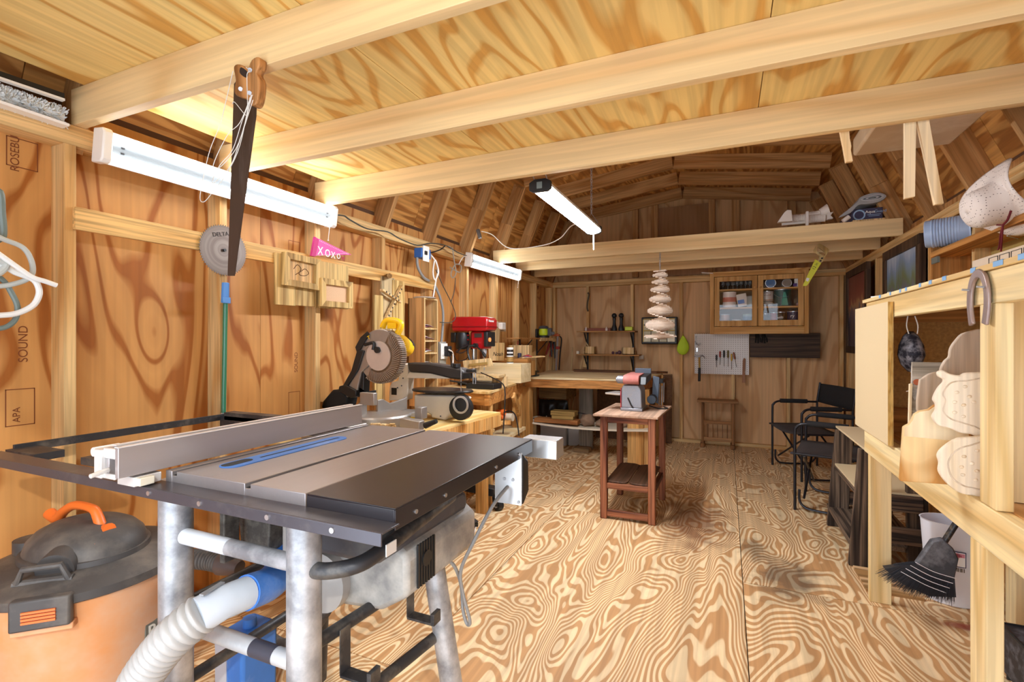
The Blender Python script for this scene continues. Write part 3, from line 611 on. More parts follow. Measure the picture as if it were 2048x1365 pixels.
wing('butterfly_carving', 'plain greyish butterfly wing blank standing tallest at the back of the shelf', 2.30, [(0.799, 1.327), (0.868, 1.325), (0.879, 1.15), (0.746, 1.146), (0.726, 1.183), (0.738, 1.221), (0.751, 1.237), (0.755, 1.267), (0.77, 1.297)], None, [], carve2)
wing('butterfly_carving', 'plain rounded wing blank between the tall blank and the white-washed board', 2.24, [(0.647, 1.14), (0.656, 1.159), (0.68, 1.178), (0.71, 1.183), (0.744, 1.158), (0.744, 1.018), (0.647, 1.02)], None, [], carve2)
wb = thing('whitewashed_board', 'white-washed rustic board with a small painted figure leaning behind the wing carvings', 'board', (.95, 2.42, .85))
MB().prism([(0.671, 1.212), (0.779, 1.212), (0.779, 0.981), (0.666, 0.974)], (0, 2.40, 0), (1, 0, 0), (0, 0, 1), (0, .015, 0)).build('board', wood('whitewash', '#d9d4c8', '#a49c8c', 'x', 6, .06, 8, .7, streak=.35), wb)
MB().cyl((0.685, 2.399, 1.133), (0.684, 2.395, 1.134), .012, n=18).build('painted_face', plain('terracotta', '#b5603a', .7), wb)
MB().prism([(0.672, 1.109), (0.693, 1.11), (0.687, 1.076), (0.677, 1.063), (0.67, 1.079)], (0, 2.398, 0), (1, 0, 0), (0, 0, 1), (0, .002, 0)).build('painted_body', plain('grey_paint', '#8a8985', .7, dust='#e0ddd5', dustamt=.6, dscale=30), wb)
solo('pale_board', 'thin pale pine board edge standing left of the white-washed board', 'board', MB().prism([(0.657, 1.126), (0.665, 1.129), (0.661, 0.972), (0.654, 0.972)], (0, 2.38, 0), (1, 0, 0), (0, 0, 1), (0, .015, 0)), maple2, (.88, 2.38, .85))
solo('plank_offcut', 'short red-brown offcut lying at the far end of the shelf', 'offcut', MB().cb((.90, 2.72, .856), (.22, .30, .018)), wood('redbrown', '#c09077', '#a0705a', 'y', 5, .1, 5, .9), (.90, 2.72, .847), bevel=.002)
# broom
br = thing('broom', 'black push-style angle broom with white stitching leaning against the white waste bin', 'broom', (.83, 2.9, 0))
hd0, hd1 = V((0.905, 2.85, 0.356)), V((1.06, 2.84, .70))
MB().cyl(hd0, hd1, .013, n=14).build('handle', plain('worn_black_paint', '#242326', .4, dust='#b9a27a', dustamt=.35, dscale=25), br)
u = V((.80, 0, -.60)).normalized(); d = V((-.45, 0, -.89)).normalized(); 
def fanpt(a, b_): return hd0+V((1, 0, 0))*a+V((0, 0, 1))*b_
shoulder = [(-.040, .02), (.0, .035), (.035, .0), (.055, -.045), (.04, -.14), (-.10, -.10), (-.075, -.05)]
MB().prism(shoulder, hd0+V((0, -.02, 0)), (1, 0, 0), (0, 0, 1), (0, .04, 0)).build('cap', plain('dusty_rubber', '#3a3b40', .6, dust='#9b9da3', dustamt=.45, dscale=14), br, bevel=.006)
rnd = random.Random(5)
b1 = MB(); b1.prism([(-.10, -.10), (.04, -.135), (.045, -.22), (-.05, -.235), (-.15, -.20), (-.22, -.14)], hd0+V((0, -.018, 0)), (1, 0, 0), (0, 0, 1), (0, .036, 0))
for i in range(620):
    t_ = rnd.random(); a0_, z0_ = -.10+.14*t_, -.095-.04*t_; ang_ = (-2.65+1.05*t_**.8)+rnd.gauss(0, .05); L = (.17+.0*t_)*(1-.30*t_)*rnd.uniform(.82, 1.05)
    y = rnd.uniform(-.022, .022); p = hd0+V((a0_, y*.7, z0_)); q = hd0+V((a0_+cos(ang_)*L, y*1.6, z0_+sin(ang_)*L)); mid = (p+q)/2+V((0, 0, .012))
    b1.tube([p, mid, q], [.0014, .0012, .0005], 3, caps=False)
bs = b1.build('bristles', plain('black_bristle', '#24252c', .55, noise=.3, nscale=60), br, smooth=60)
for k in range(4):
    z = -.005-k*.022; MB().tube(smoothpath([hd0+V((-.105-k*.018, -.026, -.085-k*.018)), hd0+V((-.04-k*.01, -.028, -.115-k*.022)), hd0+V((.043-.012*k, -.026, -.132-k*.024))], 5), .0016, 5).build('stitching', plain('white_thread', '#e9e9ec', .6), br)
# white waste bin with label
wbn = thing('waste_bin', 'white oval plastic waste bin with a printed label under the pine shelving', 'bin', (1.02, 3.12, 0))
binm = plain('white_plastic', '#e4e6ee', .35, noise=.02)
MB().lathe([(.088, 0), (.092, .004), (.116, .395), (.120, .40), (.114, .40), (.112, .39), (.090, .012), (.002, .012)], (1.035, 3.12, 0), n=48, sx=1.12, sy=.85).build('bin_body', binm, wbn)
lp = V((.985, 3.024, .205)); lu = V((1, -.10, 0)).normalized(); 
lab = MB().prism([(0, 0), (.066, 0), (.066, .074), (0, .074)], lp, lu, (0, 0, 1), (0, .002, 0)).build('label', plain('label_navy', '#2b2c5a', .5), wbn, bevel=.003)
MB().prism([(.004, .004), (.062, .004), (.062, .070), (.004, .070)], lp+V((0, -.0008, 0)), lu, (0, 0, 1), (0, .001, 0)).build('label_field', plain('paper_white', ''), lab)
MB().prism(stadium(.033, .056, .0561, .012, 5), lp+V((0, -.0014, 0)), lu, (0, 0, 1), (0, .001, 0)).prism([(.006, .048), (.060, .048), (.060, .066), (.006, .066)], lp+V((0, -.0014, 0)), lu, (0, 0, 1), (0, .001, 0)).build('label_oval', plain('label_pink', '#d98a9a', .5), lab)
text('Sterilite', .016, lp+lu*.007+V((0, -.0018, .051)), lu, (0, 0, 1), 'label_name', plain('label_red', '#a51d2c', .5), lab, depth=.0003, sx=.85)
g = MB()
for i in range(11): g.prism([(.012+i*.0045, -.022), (.012+i*.0045+(.0025 if i % 3 else .0012), -.022), (.012+i*.0045+(.0025 if i % 3 else .0012), -.004), (.012+i*.0045, -.004)], lp, lu, (0, 0, 1), (0, -.0006, 0))
g.build('barcode', blackp, lab)
# rustic step shelf
rus = wood('charred_timber', '#75614f', '#382c24', 'z', 7, .05, 9, .7, streak=.5, rough=.8, bump=.5)
rusy = wood('charred_timber_y', '#75614f', '#3d3027', 'y', 7, .05, 9, .7, streak=.45, rough=.8, bump=.5)
rusx = wood('charred_timber_x', '#6b5544', '#2c2420', 'x', 7, .05, 9, .7, streak=.45, rough=.8, bump=.4, knots=1.5, knotcol='#a56a35')
rs = thing('rustic_shelf', 'dark weathered three-tier timber shelf standing behind the pine shelving', 'shelf', (.86, 3.7, 0))
for y in (3.36, 4.02):
    MB().prism([(.645, 0), (.765, 0), (.80, .675), (.695, .675)], (0, y, 0), (1, 0, 0), (0, 0, 1), (0, .04, 0)).build('leg', rus, rs, bevel=.004)
    MB().prism([(.93, 0), (1.03, 0), (1.01, .675), (.92, .675)], (0, y+.03, 0), (1, 0, 0), (0, 0, 1), (0, .04, 0)).build('leg', rus, rs, bevel=.004)
    for z in (.16, .34): MB().box(.74, .99, y+.005, y+.035, z, z+.09).build('stretcher', rusx, rs, bevel=.003)
MB().box(.71, 1.08, 3.30, 4.11, .678, .690).build('top_board', mdf, rs, bevel=.001)
for z, x0 in ((.43, .685), (.135, .655)):
    MB().box(x0, 1.02, 3.40, 4.10, z-.03, z).build('shelf_plank', rusy, rs, bevel=.003)
MB().box(.69, 1.02, 3.385, 4.08, .4305, .442).build('plywood_liner', mdf, rs)
sp = MB(); text('1001 III', .016, (.80, 3.384, .4325), (1, 0, 0), (0, 0, 1), 'stamp', plain('brown_ink', '#6b4a2b', .7), rs)
solo('plywood_sheet', 'loose plywood sheet lying on the floor under the rustic shelf', 'board', MB().box(.66, .90, 3.05, 3.34, .0, .014), wood('loose_ply', '#d6b184', '#a97f4e', 'x', 3, .2, 8, .4), (.78, 3.2, 0))
# folding director chairs
ch_t = plain('chair_tube', '#2a2a30', .3, metal=.5, spec=.7)
canvas = plain('black_canvas', '#1f1e20', .85, noise=.15, nscale=200)
canvas2 = plain('grey_canvas', '#46403f', .85, noise=.1, nscale=200)
def chair(label, origin, backdir, W2):
    t = thing('director_chair', label, 'chair', (*origin, 0), 'folding director chairs', rz=math.atan2(backdir[1], backdir[0]))
    D = .44
    for s_ in (-1, 1):
        y = s_*W2
        MB().tube(smoothpath([(0, y, 0), (0, y, .56), (.01, y, .63), (.05, y, .66), (.12, y, .665)], 5)+[(D, y, .66)], .0105, 12).build('side_frame', ch_t, t)
        MB().tube([(D, y, 0), (D, y, .66), (D+.03, y, .86)], .0105, 12).build('back_post', ch_t, t)
        MB().tube(smoothpath([(.03, y, .16), (.03, y, .08), (.06, y, .035), (.12, y, .02), (D-.12, y, .02), (D-.06, y, .035), (D-.02, y, .08), (D-.02, y, .14)], 4), .009, 10).build('foot_bar', ch_t, t)
        MB().tube([(.08, y, .668), (.34, y, .664)], .022, 14).build('armrest', canvas, t)
        MB().tube([(-.03, y, .43), (D, y, .43)], .009, 8).build('seat_rail', ch_t, t)
    for x in (.06, D-.04):
        MB().tube([(x, -W2, .10), (x, W2, .42)], .009, 8).tube([(x, W2, .10), (x, -W2, .42)], .009, 8).build('cross_brace', ch_t, t)
    sv = MB()
    for i in range(7):
        for j in range(9):
            a, b_ = i/6, j/8; sv.v.append((-.03+a*(D+.02), -W2+2*W2*b_, .435-.03*sin(pi*b_)*1.0))
    sv.o = [(0, 0, 0)]*len(sv.v); sv.f = [(i*9+j, i*9+j+1, i*9+10+j, i*9+9+j) for i in range(6) for j in range(8)]
    sv.build('seat', canvas2, t, solidify=.006)
    bv = MB()
    for i in range(5):
        for j in range(11):
            a, b_ = i/4, j/10; bv.v.append((D+.008+.022*a+.03*sin(pi*b_), -W2+2*W2*b_, .66+.19*a-.012*sin(pi*b_)*(1-a)))
    bv.o = [(0, 0, 0)]*len(bv.v); bv.f = [(i*11+j, i*11+j+1, i*11+12+j, i*11+11+j) for i in range(4) for j in range(10)]
    bv.build('backrest', canvas, t, solidify=.006)
    return t
chair('far black canvas director chair standing against the corner by the back wall', (.534, 5.464), (.95, .31), .31)
chair('nearer black canvas director chair tucked between the far chair and the rustic shelf', (.552, 4.585), (.97, -.25), .29)
# ---------------------------------------------------------------- on the right wall
dkfr = wood('dark_frame_wood', '#5b4331', '#34241a', 'z', 6, .06, 7, .8, streak=.4)
def picture(label, y0, y1, z0, z1, cols, kind):
    t = thing('framed_picture', label, 'picture', (1.225, (y0+y1)/2, z0)); f = .07
    for a, b_, c_, d_ in ((y0, y1, z1-f, z1), (y0, y1, z0, z0+f)): MB().box(1.19, 1.228, a, b_, c_, d_).build('frame', dkfr, t, bevel=.002)
    for a, b_, c_, d_ in ((y0, y0+f, z0+f, z1-f), (y1-f, y1, z0+f, z1-f)): MB().box(1.19, 1.228, a, b_, c_, d_).build('frame', dkfr, t, bevel=.002)
    m_, nt, b = newmat('painting_'+kind)
    tc = N(nt, 'ShaderNodeTexCoord'); sx = N(nt, 'ShaderNodeSeparateXYZ'); nt.links.new(tc.outputs['Object'], sx.inputs[0])
    nz = N(nt, 'ShaderNodeTexNoise', i_Scale=14.0 if kind == 'ridge' else 7.0, i_Detail=5.0); mp = N(nt, 'ShaderNodeMapping'); mp.inputs['Scale'].default_value = (1, 1.6, .35); nt.links.new(tc.outputs['Object'], mp.inputs[0]); nt.links.new(mp.outputs[0], nz.inputs['Vector'])
    f_ = math_(nt, 'ADD', math_(nt, 'DIVIDE', sx.outputs[2], z1-z0), math_(nt, 'MULTIPLY_ADD', nz.outputs[0], .5, -.25))
    nt.links.new(ramp(nt, f_, cols), b.inputs['Base Color']); b.inputs['Roughness'].default_value = .35
    MB().box(1.205, 1.21, y0+f-.01, y1-f+.01, z0+f-.01, z1-f+.01).build('painting', m_, t, smooth=0)
picture('narrow dark framed red sky over blue trees painting on the right wall', 5.50, 6.35, 1.16, 2.03, [(.35, srgb('#3b3446')), (.5, srgb('#5d5670')), (.56, srgb('#c9a06a')), (.62, srgb('#8f4a3c')), (.9, srgb('#7b3d38'))], 'ridge')
picture('dark framed blue and green woodland painting on the right wall', 4.13, 4.98, 1.28, 2.02, [(.2, srgb('#2f3a2a')), (.4, srgb('#5d5a3f')), (.5, srgb('#6f6a8a')), (.6, srgb('#6a7a4a')), (.8, srgb('#7c97b8')), (.95, srgb('#b9c7d8'))], 'wood')
nk = thing('wall_shelf_box', 'open pine box shelf fixed between the studs of the right wall', 'shelf', (1.2, 3.2, 1.5))
op = wood('orange_pine_y', '#cf9350', '#b87b3c', 'y', 4, .07, 6, .9, knots=1); opz = wood('orange_pine_z', '#cf9654', '#b98042', 'z', 4, .07, 6, .9, knots=1)
MB().box(1.13, 1.32, 2.5, 3.73, 1.795, 1.828).build('shelf', op, nk, bevel=.002)
MB().box(1.13, 1.32, 3.73, 3.765, 1.50, 2.03).build('side_board', opz, nk, bevel=.002)
MB().box(1.30, 1.315, 2.5, 3.50, 1.50, 1.795).build('back_panel', plain('olive_panel', '#a58c4a', .7, noise=.06), nk)
MB().cb((1.12, 3.62, 1.765), (.012, .09, .035)).build('metal_plate', plain('zinc', '#8b9a98', .4, metal=.6), nk)
bk = thing('plastic_tub', 'ribbed pale blue plastic tub lying on its side on the right wall shelf', 'tub', (1.16, 3.50, 1.83))
pr = [(.002, 0), (.07, 0), (.078, .004)]
for i in range(12): z = .03+i*.013; pr += [(.079, z), (.083, z+.004), (.083, z+.008), (.079, z+.012)]
pr += [(.088, .2), (.084, .2), (.078, .02), (.002, .02)]
Mx = V((.93, -.36, .03)).to_track_quat('Z', 'Y').to_matrix()
MB().lathe(pr, (1.07, 3.62, 1.918), n=36, M=Mx).build('tub_body', plain('pale_blue_plastic', '#a8bfe0', .35, noise=.03), bk)
# straw hat
hat = thing('sun_hat', 'white woven sun hat with dark red cord hanging on the right wall', 'hat', (1.2, 3.0, 1.9))
hm_, nt, b = newmat('woven_white'); tcv = N(nt, 'ShaderNodeTexCoord'); mp = N(nt, 'ShaderNodeMapping'); mp.inputs['Scale'].default_value = (85, 85, 85); nt.links.new(tcv.outputs['Object'], mp.inputs[0])
vo = N(nt, 'ShaderNodeTexVoronoi', i_Scale=1.0, i_Randomness=.25); nt.links.new(mp.outputs[0], vo.inputs['Vector'])
cc = ramp(nt, vo.outputs['Distance'], [(.16, srgb('#7d6d66')), (.24, srgb('#f0e6de'))]); nt.links.new(cc, b.inputs['Base Color']); b.inputs['Roughness'].default_value = .8
Mh = (V((-.86, -.10, -.28))).normalized().to_track_quat('Z', 'Y').to_matrix()
hp_ = [(.20, -.02), (.185, -.005), (.15, .0), (.115, .004), (.105, .012), (.103, .05), (.098, .085), (.086, .11), (.06, .125), (.03, .13), (.001, .131)]
vs = []; nH = 48; hc = V((1.10, 2.85, 1.905))
for k, (r_, z) in enumerate(hp_):
    for j in range(nH):
        a = 2*pi*j/nH; zz = z+(max(0, r_-.105)/.09)*(.055*cos(2*a)+.02*sin(3*a)); vs.append(hc+Mh @ V((r_*cos(a)*.95, r_*sin(a)*.85, zz*.9)))
MB().add(vs, [(i*nH+j, i*nH+(j+1) % nH, (i+1)*nH+(j+1) % nH, (i+1)*nH+j) for i in range(len(hp_)-1) for j in range(nH)]).build('hat_body', hm_, hat, solidify=.003, smooth=80)
redc = plain('dark_red_cord', '#6d1620', .8)
q0 = V((1, 2.484, 1.789)); 
MB().tube(smoothpath([(1.02, 2.541, 1.805), (1.01, 2.541, 1.771), (1.01, 2.576, 1.758)], 4), .004, 6).tube(smoothpath([(1.01, 2.576, 1.758), (1.01, 2.595, 1.722), (1.02, 2.629, 1.683), (1.02, 2.641, 1.669)], 4), .0032, 6).tube(smoothpath([(1.01, 2.576, 1.758), (1.01, 2.583, 1.71), (1.02, 2.617, 1.659)], 4), .0032, 6).tube([(1.01, 2.576, 1.758), (1.02, 2.649, 1.773)], .0032, 6).build('hat_cord', redc, hat)
solo('nail', 'long nail under the brim of the white hat', 'nail', MB().cyl((1.15, 2.898, 1.765), (1.23, 3.003, 1.765), .0022, n=6), steel, (1.2, 2.9, 1.76))
solo('cardboard_sheet', 'sheet of pale cardboard with keyboard keys drawn on it standing on the pine shelving', 'cardboard', MB().box(.86, .865, 1.4, 2.42, 1.505, 1.60), plain('pale_card', '#d9c8b0', .8, noise=.04), (.86, 2.0, 1.505), smooth=0)
g = MB()
for i in range(4):
    for j in range(2): 
        a = 2.0+i*.075; z = 1.535+j*.03
        for (y0, y1, z0, z1) in ((a, a+.065, z, z+.0015), (a, a+.065, z+.025, z+.0265), (a, a+.0025, z, z+.025), (a+.063, a+.065, z, z+.025)): g.box(.8585, .86, y0, y1, z0, z1)
ob = g.build('drawn_keys', blackp, bpy.data.objects['cardboard_sheet'], smooth=0)
solo('black_case', 'small black plastic case standing behind the cardboard sheet', 'case', MB().cb((1.0, 2.05, 1.56), (.10, .5, .11)), blackp, (1.0, 2.05, 1.505), bevel=.006)
solo('paper_sheet', 'folded white paper on the far end of the pine shelving top', 'paper', MB().cb((.70, 2.80, 1.506), (.08, .16, .005), Matrix.Rotation(.3, 3, 'Z')).cb((.71, 2.75, 1.512), (.07, .15, .004), Matrix.Rotation(-.2, 3, 'Z')), plain('paper_white', ''), (.70, 2.8, 1.504))
solo('wood_strip', 'reddish thin wood strip lying on the pine shelving top', 'strip', MB().cb((.80, 2.40, 1.509), (.05, .34, .008)), wood('redbrown', '', '', 'y'), (.80, 2.4, 1.504))
wk = thing('wire_basket', 'dark wire mesh basket on the floor beyond the near shelving post', 'basket', (1.1, 2.25, 0))
MB().box(.98, 1.17, 2.0, 2.5, .02, .20).build('mesh_body', plain('dark_mesh', '#2c2e36', .5, metal=.3, dust='#8f97a5', dustamt=.4, dscale=20), wk)
MB().tube([(.975, 1.995, .20), (1.175, 1.995, .20), (1.175, 2.505, .20), (.975, 2.505, .20)], .006, 8, closed=True).build('rim', blackp, wk)
for x_ in (.99, 1.16):
    for y_ in (2.02, 2.48): MB().cyl((x_, y_, 0), (x_, y_, .03), .008, n=8).build('foot', blackp, wk)
# ---------------------------------------------------------------- things hanging and stored overhead on the right
st = wood('bright_pine_z', '#f1dcb4', '#e2c08c', 'z', 5, .06, 7, .9, streak=.15)
def hangstick(label, pts_, Y, group=None):
    return solo('pine_stick', label, 'stick', MB().prism(pts_, (0, Y, 0), (1, 0, 0), (0, 0, 1), (0, .02, 0)), st, (pts_[0][0], Y, pts_[0][1]), group=group, bevel=.001)
hangstick('straight pale pine stick hanging vertically behind the third ceiling joist', [(0.617, 2.13), (0.652, 2.124), (0.648, 1.838), (0.617, 1.834)], 2.29)
hangstick('slanted pale pine stick hanging beside the straight one behind the third ceiling joist', [(0.654, 2.127), (0.689, 2.127), (0.733, 1.802), (0.707, 1.801)], 2.29)
hangstick('short ragged-edged pine stick hanging left of the two long sticks', [(0.408, 2.138), (0.44, 2.133), (0.443, 2.089), (0.448, 2.059), (0.446, 2.044), (0.453, 2), (0.43, 1.999), (0.42, 2.067)], 2.29)
pk = thing('wrapped_package', 'long beige package wrapped in cloudy plastic lying above the joists on the right', 'package', (.85, 2.7, 2.25))
MB().prism([(.60, 2.25), (1.0, 2.25), (1.0, 2.42), (.72, 2.42), (.60, 2.34)], (0, 2.29, 0), (1, 0, 0), (0, 0, 1), (0, .75, 0)).build('package_body', plain('cloudy_plastic', '#c2a683', .35, noise=.15, nscale=6, dust='#e6d9c4', dustamt=.5, dscale=4), pk, bevel=.012)
# ---------------------------------------------------------------- LED shop light and its cable
led = thing('led_shop_light', 'slim lit LED shop light hanging along the room behind the third joist', 'light fixture', (-.90, 2.42, 2.09), local=False)
MB().prism([(-.055, .03), (-.055, .045), (-.03, .062), (.03, .062), (.055, .045), (.055, .03)], (-.90, 2.44, 2.08), (1, 0, 0), (0, 0, 1), (0, 1.12, 0)).build('housing', white, led)
MB().prism([(-.052, .029), (-.04, .006), (-.015, 0), (.015, 0), (.04, .006), (.052, .029)], (-.90, 2.445, 2.08), (1, 0, 0), (0, 0, 1), (0, 1.11, 0)).build('diffuser', emit('led_glow', '#f4f8ff', 100.0), led)
for y in (2.42, 3.55): MB().prism([(-.060, .01), (-.060, .05), (-.03, .066), (.03, .066), (.060, .05), (.060, .01), (.04, -.002), (-.04, -.002)], (-.90, y, 2.082), (1, 0, 0), (0, 0, 1), (0, .024, 0)).build('end_cap', blackp, led, bevel=.003)
MB().box(-.915, -.885, 2.415, 2.42, 2.095, 2.13).build('switch', plain('zinc', ''), led)
for x in (-.935, -.865): MB().tube(smoothpath([(x, 2.45, 2.14), (x, 2.40, 2.17), (x, 2.30, 2.20), (x, 2.27, 2.19)], 4), .0022, 6).build('hook_wire', steel, led)
def chain(mb, p0, p1, link=.026, r=.0022, w_=.006):
    p0, p1 = V(p0), V(p1); n = int((p1-p0).length/(link*.78)); d = (p1-p0)/n; t = d.normalized(); a = t.orthogonal().normalized(); b_ = t.cross(a)
    for i in range(n):
        c = p0+d*(i+.5); q = a if i % 2 else b_; h = link/2-w_
        pts = [c+t*(h+w_*sin(k)) + q*w_*cos(k) for k in [pi*j/4 for j in range(5)]]+[c+t*(-h-w_*sin(k)) - q*w_*cos(k) for k in [pi*j/4 for j in range(5)]]
        mb.tube(pts, r, 5, closed=True)
    return mb
chain(MB(), (-.90, 3.50, 2.22), (-.90, 3.50, 2.98)).tube([(-.95, 3.50, 2.145), (-.90, 3.50, 2.22), (-.85, 3.50, 2.145)], .002, 5).build('hanging_chain', steel, led)
MB().tube([(-.90, 3.562, 2.10), (-.90, 3.562, 1.965)], .004, 8).build('pull_cord', white, led)
lc = solo('light_cable', 'white cable looping from the LED light over the fourth joist to the left wall', 'cable', MB().tube(smoothpath([(-.90, 3.4, 2.14), (-1.2, 4, 2.264), (-1.465, 4.5, 2.275), (-1.706, 4.67, 2.256), (-2.065, 4.67, 2.253), (-2.161, 4.45, 2.358), (-2.147, 4.18, 2.338)], 6), .0045, 6), plain('cable_white', '#ece8e0', .5), (-1.5, 4.4, 2.2))
MB().cb((-2.142, 4.12, 2.301), (.03, .03, .09), Matrix.Rotation(-.3, 3, 'Y')).build('plug', plain('plug_grey', '#6b6864', .6), lc, bevel=.004)
# ---------------------------------------------------------------- spiral tree mobile
slat = wood('white_slat', '#f3e2cf', '#e6cfb6', 'x', 8, .06, 4, .9, streak=.1, var=.05)
tm = thing('spiral_tree_mobile', 'hanging spiral tree of stacked pale wood slats on a short chain', 'ornament', (-.565, 4.72, 1.30))
wz = [1.945, 1.925, 1.862, 1.80, 1.718, 1.62, 1.50, 1.355, 1.30]
m = MB(); z = 1.94; k = 0; ang0 = 0; TH_ = .0105
while z > 1.30:
    i = next(j for j in range(len(wz)-1) if wz[j] >= z >= wz[j+1]); f_ = (wz[i]-z)/(wz[i]-wz[i+1])
    a = .4123+pi/2+(i+f_)*pi - (.5*pi if i == 7 else 0)*0; t_ = (1.94-z)/.64
    L = .125+.175*t_; m.roff().cb((-.565, 4.72, z), (L, .022+.012*t_, TH_), Matrix.Rotation(a, 3, 'Z')); z -= TH_; k += 1
m.build('slat_stack', slat, tm, smooth=0)
MB().cyl((-.565, 4.72, 1.29), (-.565, 4.72, 1.985), .004, n=8).build('rod', steel, tm)
chain(MB(), (-.565, 4.72, 1.985), (-.565, 4.72, 2.108)).build('hanging_chain', steel, tm)
# ---------------------------------------------------------------- glazed cabinet on the back wall
cabw = wood('cabinet_pine_x', '#d9a765', '#c08a48', 'x', 4, .08, 6, .9, knots=1.2, streak=.15)
cabz = wood('cabinet_pine_z', '#d9a765', '#c08a48', 'z', 4, .08, 6, .9, knots=1.2, streak=.15)
x0, x1, z0, z1, yf, yb = -0.181, 0.842, 1.369, 2.10, 6.33, 6.57
cab = thing('wall_cabinet', 'pine wall cabinet with two glazed doors full of paint tins and jars', 'cabinet', ((x0+x1)/2, 6.45, z0))
MB().box(x0, x0+.045, yf, yb, z0, z1).build('side_panel', cabz, cab, bevel=.002); MB().box(x1-.045, x1, yf, yb, z0, z1).build('side_panel', cabz, cab, bevel=.002)
MB().box(x0+.045, x1-.045, yf, yf+.03, z0, z0+.085).build('bottom_rail', cabw, cab, bevel=.002)
MB().box(x0+.045, x1-.045, yf, yb, z1-.05, z1-.01).box(x0-.01, x1+.02, yf-.012, yb, z1-.012, z1+.006).build('top_board', cabw, cab)
MB().box(x0+.045, x1-.045, yb-.01, yb, z0, z1).build('back_panel', plain('dark_back', '#5f432b', .8, noise=.1), cab)
xm_ = (x0+x1)/2
s1, s2 = 1.685, 1.901
for z in (z0+.085, s1, s2): MB().box(x0+.045, x1-.045, yf+.035, yb-.01, z-.018, z).build('shelf', cabw, cab)
glass, nt, b = newmat('thin_glass'); tr_ = N(nt, 'ShaderNodeBsdfTransparent'); gl_ = N(nt, 'ShaderNodeBsdfGlossy'); gl_.inputs['Roughness'].default_value = .02; mx_ = N(nt, 'ShaderNodeMixShader'); mx_.inputs[0].default_value = .035
nt.links.new(tr_.outputs[0], mx_.inputs[1]); nt.links.new(gl_.outputs[0], mx_.inputs[2]); nt.links.new(mx_.outputs[0], nt.nodes['Material Output'].inputs[0])
for a, b_ in ((x0+.05, xm_-.003), (xm_+.003, x1-.05)):
    zb, zt_ = z0+.09, z1-.055; f = .055
    d = MB().box(a, a+f, yf-.004, yf+.016, zb, zt_).box(b_-f, b_, yf-.004, yf+.016, zb, zt_).box(a+f, b_-f, yf-.004, yf+.016, zb, zb+f*1.2).box(a+f, b_-f, yf-.004, yf+.016, zt_-f, zt_).build('door', cabz, cab, bevel=.0015)
    MB().box(a+f-.004, b_-f+.004, yf+.004, yf+.007, zb+f, zt_-f+.004).build('glass_pane', glass, d)
    kx = b_-f/2 if a < xm_-.1 else a+f/2
    MB().lathe([(.006, 0), (.006, .010), (.014, .015), (.014, .022), (.006, .027), (.001, .028)], (kx, yf-.004, s2+.005), n=16, M=Matrix.Rotation(pi/2, 3, 'X')).build('knob', cabw, d)
def tin(name, label, cat, x, z, r, h, col, y=6.45, rough=.4, metal=0, lidc=None, band=None, group=None):
    t = thing(name, label, cat, (x, y, z), group)
    MB().lathe([(r*.96, 0), (r, .004), (r, h-.006), (r*.97, h-.004)], (x, y, z), n=28).build('can_body', plain('tin_'+col.strip('#'), col, rough, metal=metal), t)
    MB().lathe([(r*1.02, h-.008), (r*1.02, h), (r*.85, h), (r*.85, h-.004), (.001, h-.004)], (x, y, z), n=28).build('rim', plain('tin_'+(lidc or '#b9bcc0').strip('#'), lidc or '#b9bcc0', .3, metal=.0 if lidc else .7), t)
    if band: MB().lathe([(r+.0012, h*band[1]), (r+.0012, h*band[2])], (x, y, z), n=28, caps=False).build('paper_band', plain('tin_'+band[0].strip('#'), band[0], .6), t)
    return t
def gx(u, y=6.45): t = (u-1024)/980.8; return y*(-.4007+t*.9162)/(.9162+t*.4007)
za, zb_, zc = z0+.086, s1+.001, s2+.001
# bottom shelf
tin('jar', 'squat jar of red and white contents at the left end of the lowest cabinet shelf', 'jar', gx(1450), za, .055, .15, '#c9a695', lidc='#dfe3e4', band=('#c46a52', .15, .5))
tin('tub', 'small white plastic tub in the middle of the lowest left cabinet shelf', 'tub', gx(1473), za, .05, .085, '#e9edee', lidc='#ffffff')
tin('jar', 'blue and green striped jar beside the small white tub', 'jar', gx(1495), za, .05, .15, '#8fa6ae', lidc='#9fb4a0', band=('#4f6f8e', .4, .8))
tin('paint_can', 'dark steel paint can at the left of the lowest right cabinet shelf', 'paint can', gx(1531,6.42), za, .042, .15, '#3a3233', y=6.42, band=('#2b2324', .2, .8))
t1 = tin('paint_can', 'red labelled paint can on the lowest right cabinet shelf', 'paint can', gx(1548,6.505), za, .045, .165, '#a32f2b', y=6.505, band=('#b4413a', .3, .7))
t2 = tin('paint_can', 'dark green paint can marked e600 on the lowest right cabinet shelf', 'paint can', gx(1562,6.42), za, .045, .165, '#2e3a30', y=6.42)
text('e600', .030, (gx(1562,6.42)-.040, 6.374, za+.09), (1, 0, 0), (0, 0, 1), 'lettering', plain('ink_white', '#f0f0ee', .6), t2, bold=True)
t3 = tin('paint_can', 'navy paint can with lettering ending in ry on the lowest right shelf', 'paint can', gx(1587,6.44), za, .065, .17, '#2c2a48', y=6.44, band=('#5d5f7e', .0, .25))
text('ry', .05, (gx(1587,6.44)-.04, 6.37, za+.10), (1, 0, 0), (0, 0, 1), 'lettering', plain('ink_white', ''), t3, bold=True)
tin('jar', 'tiny yellow-capped bottle at the right end of the lowest cabinet shelf', 'bottle', gx(1600,6.39), za, .02, .07, '#c9c46a', y=6.39, lidc='#e9e6b0')
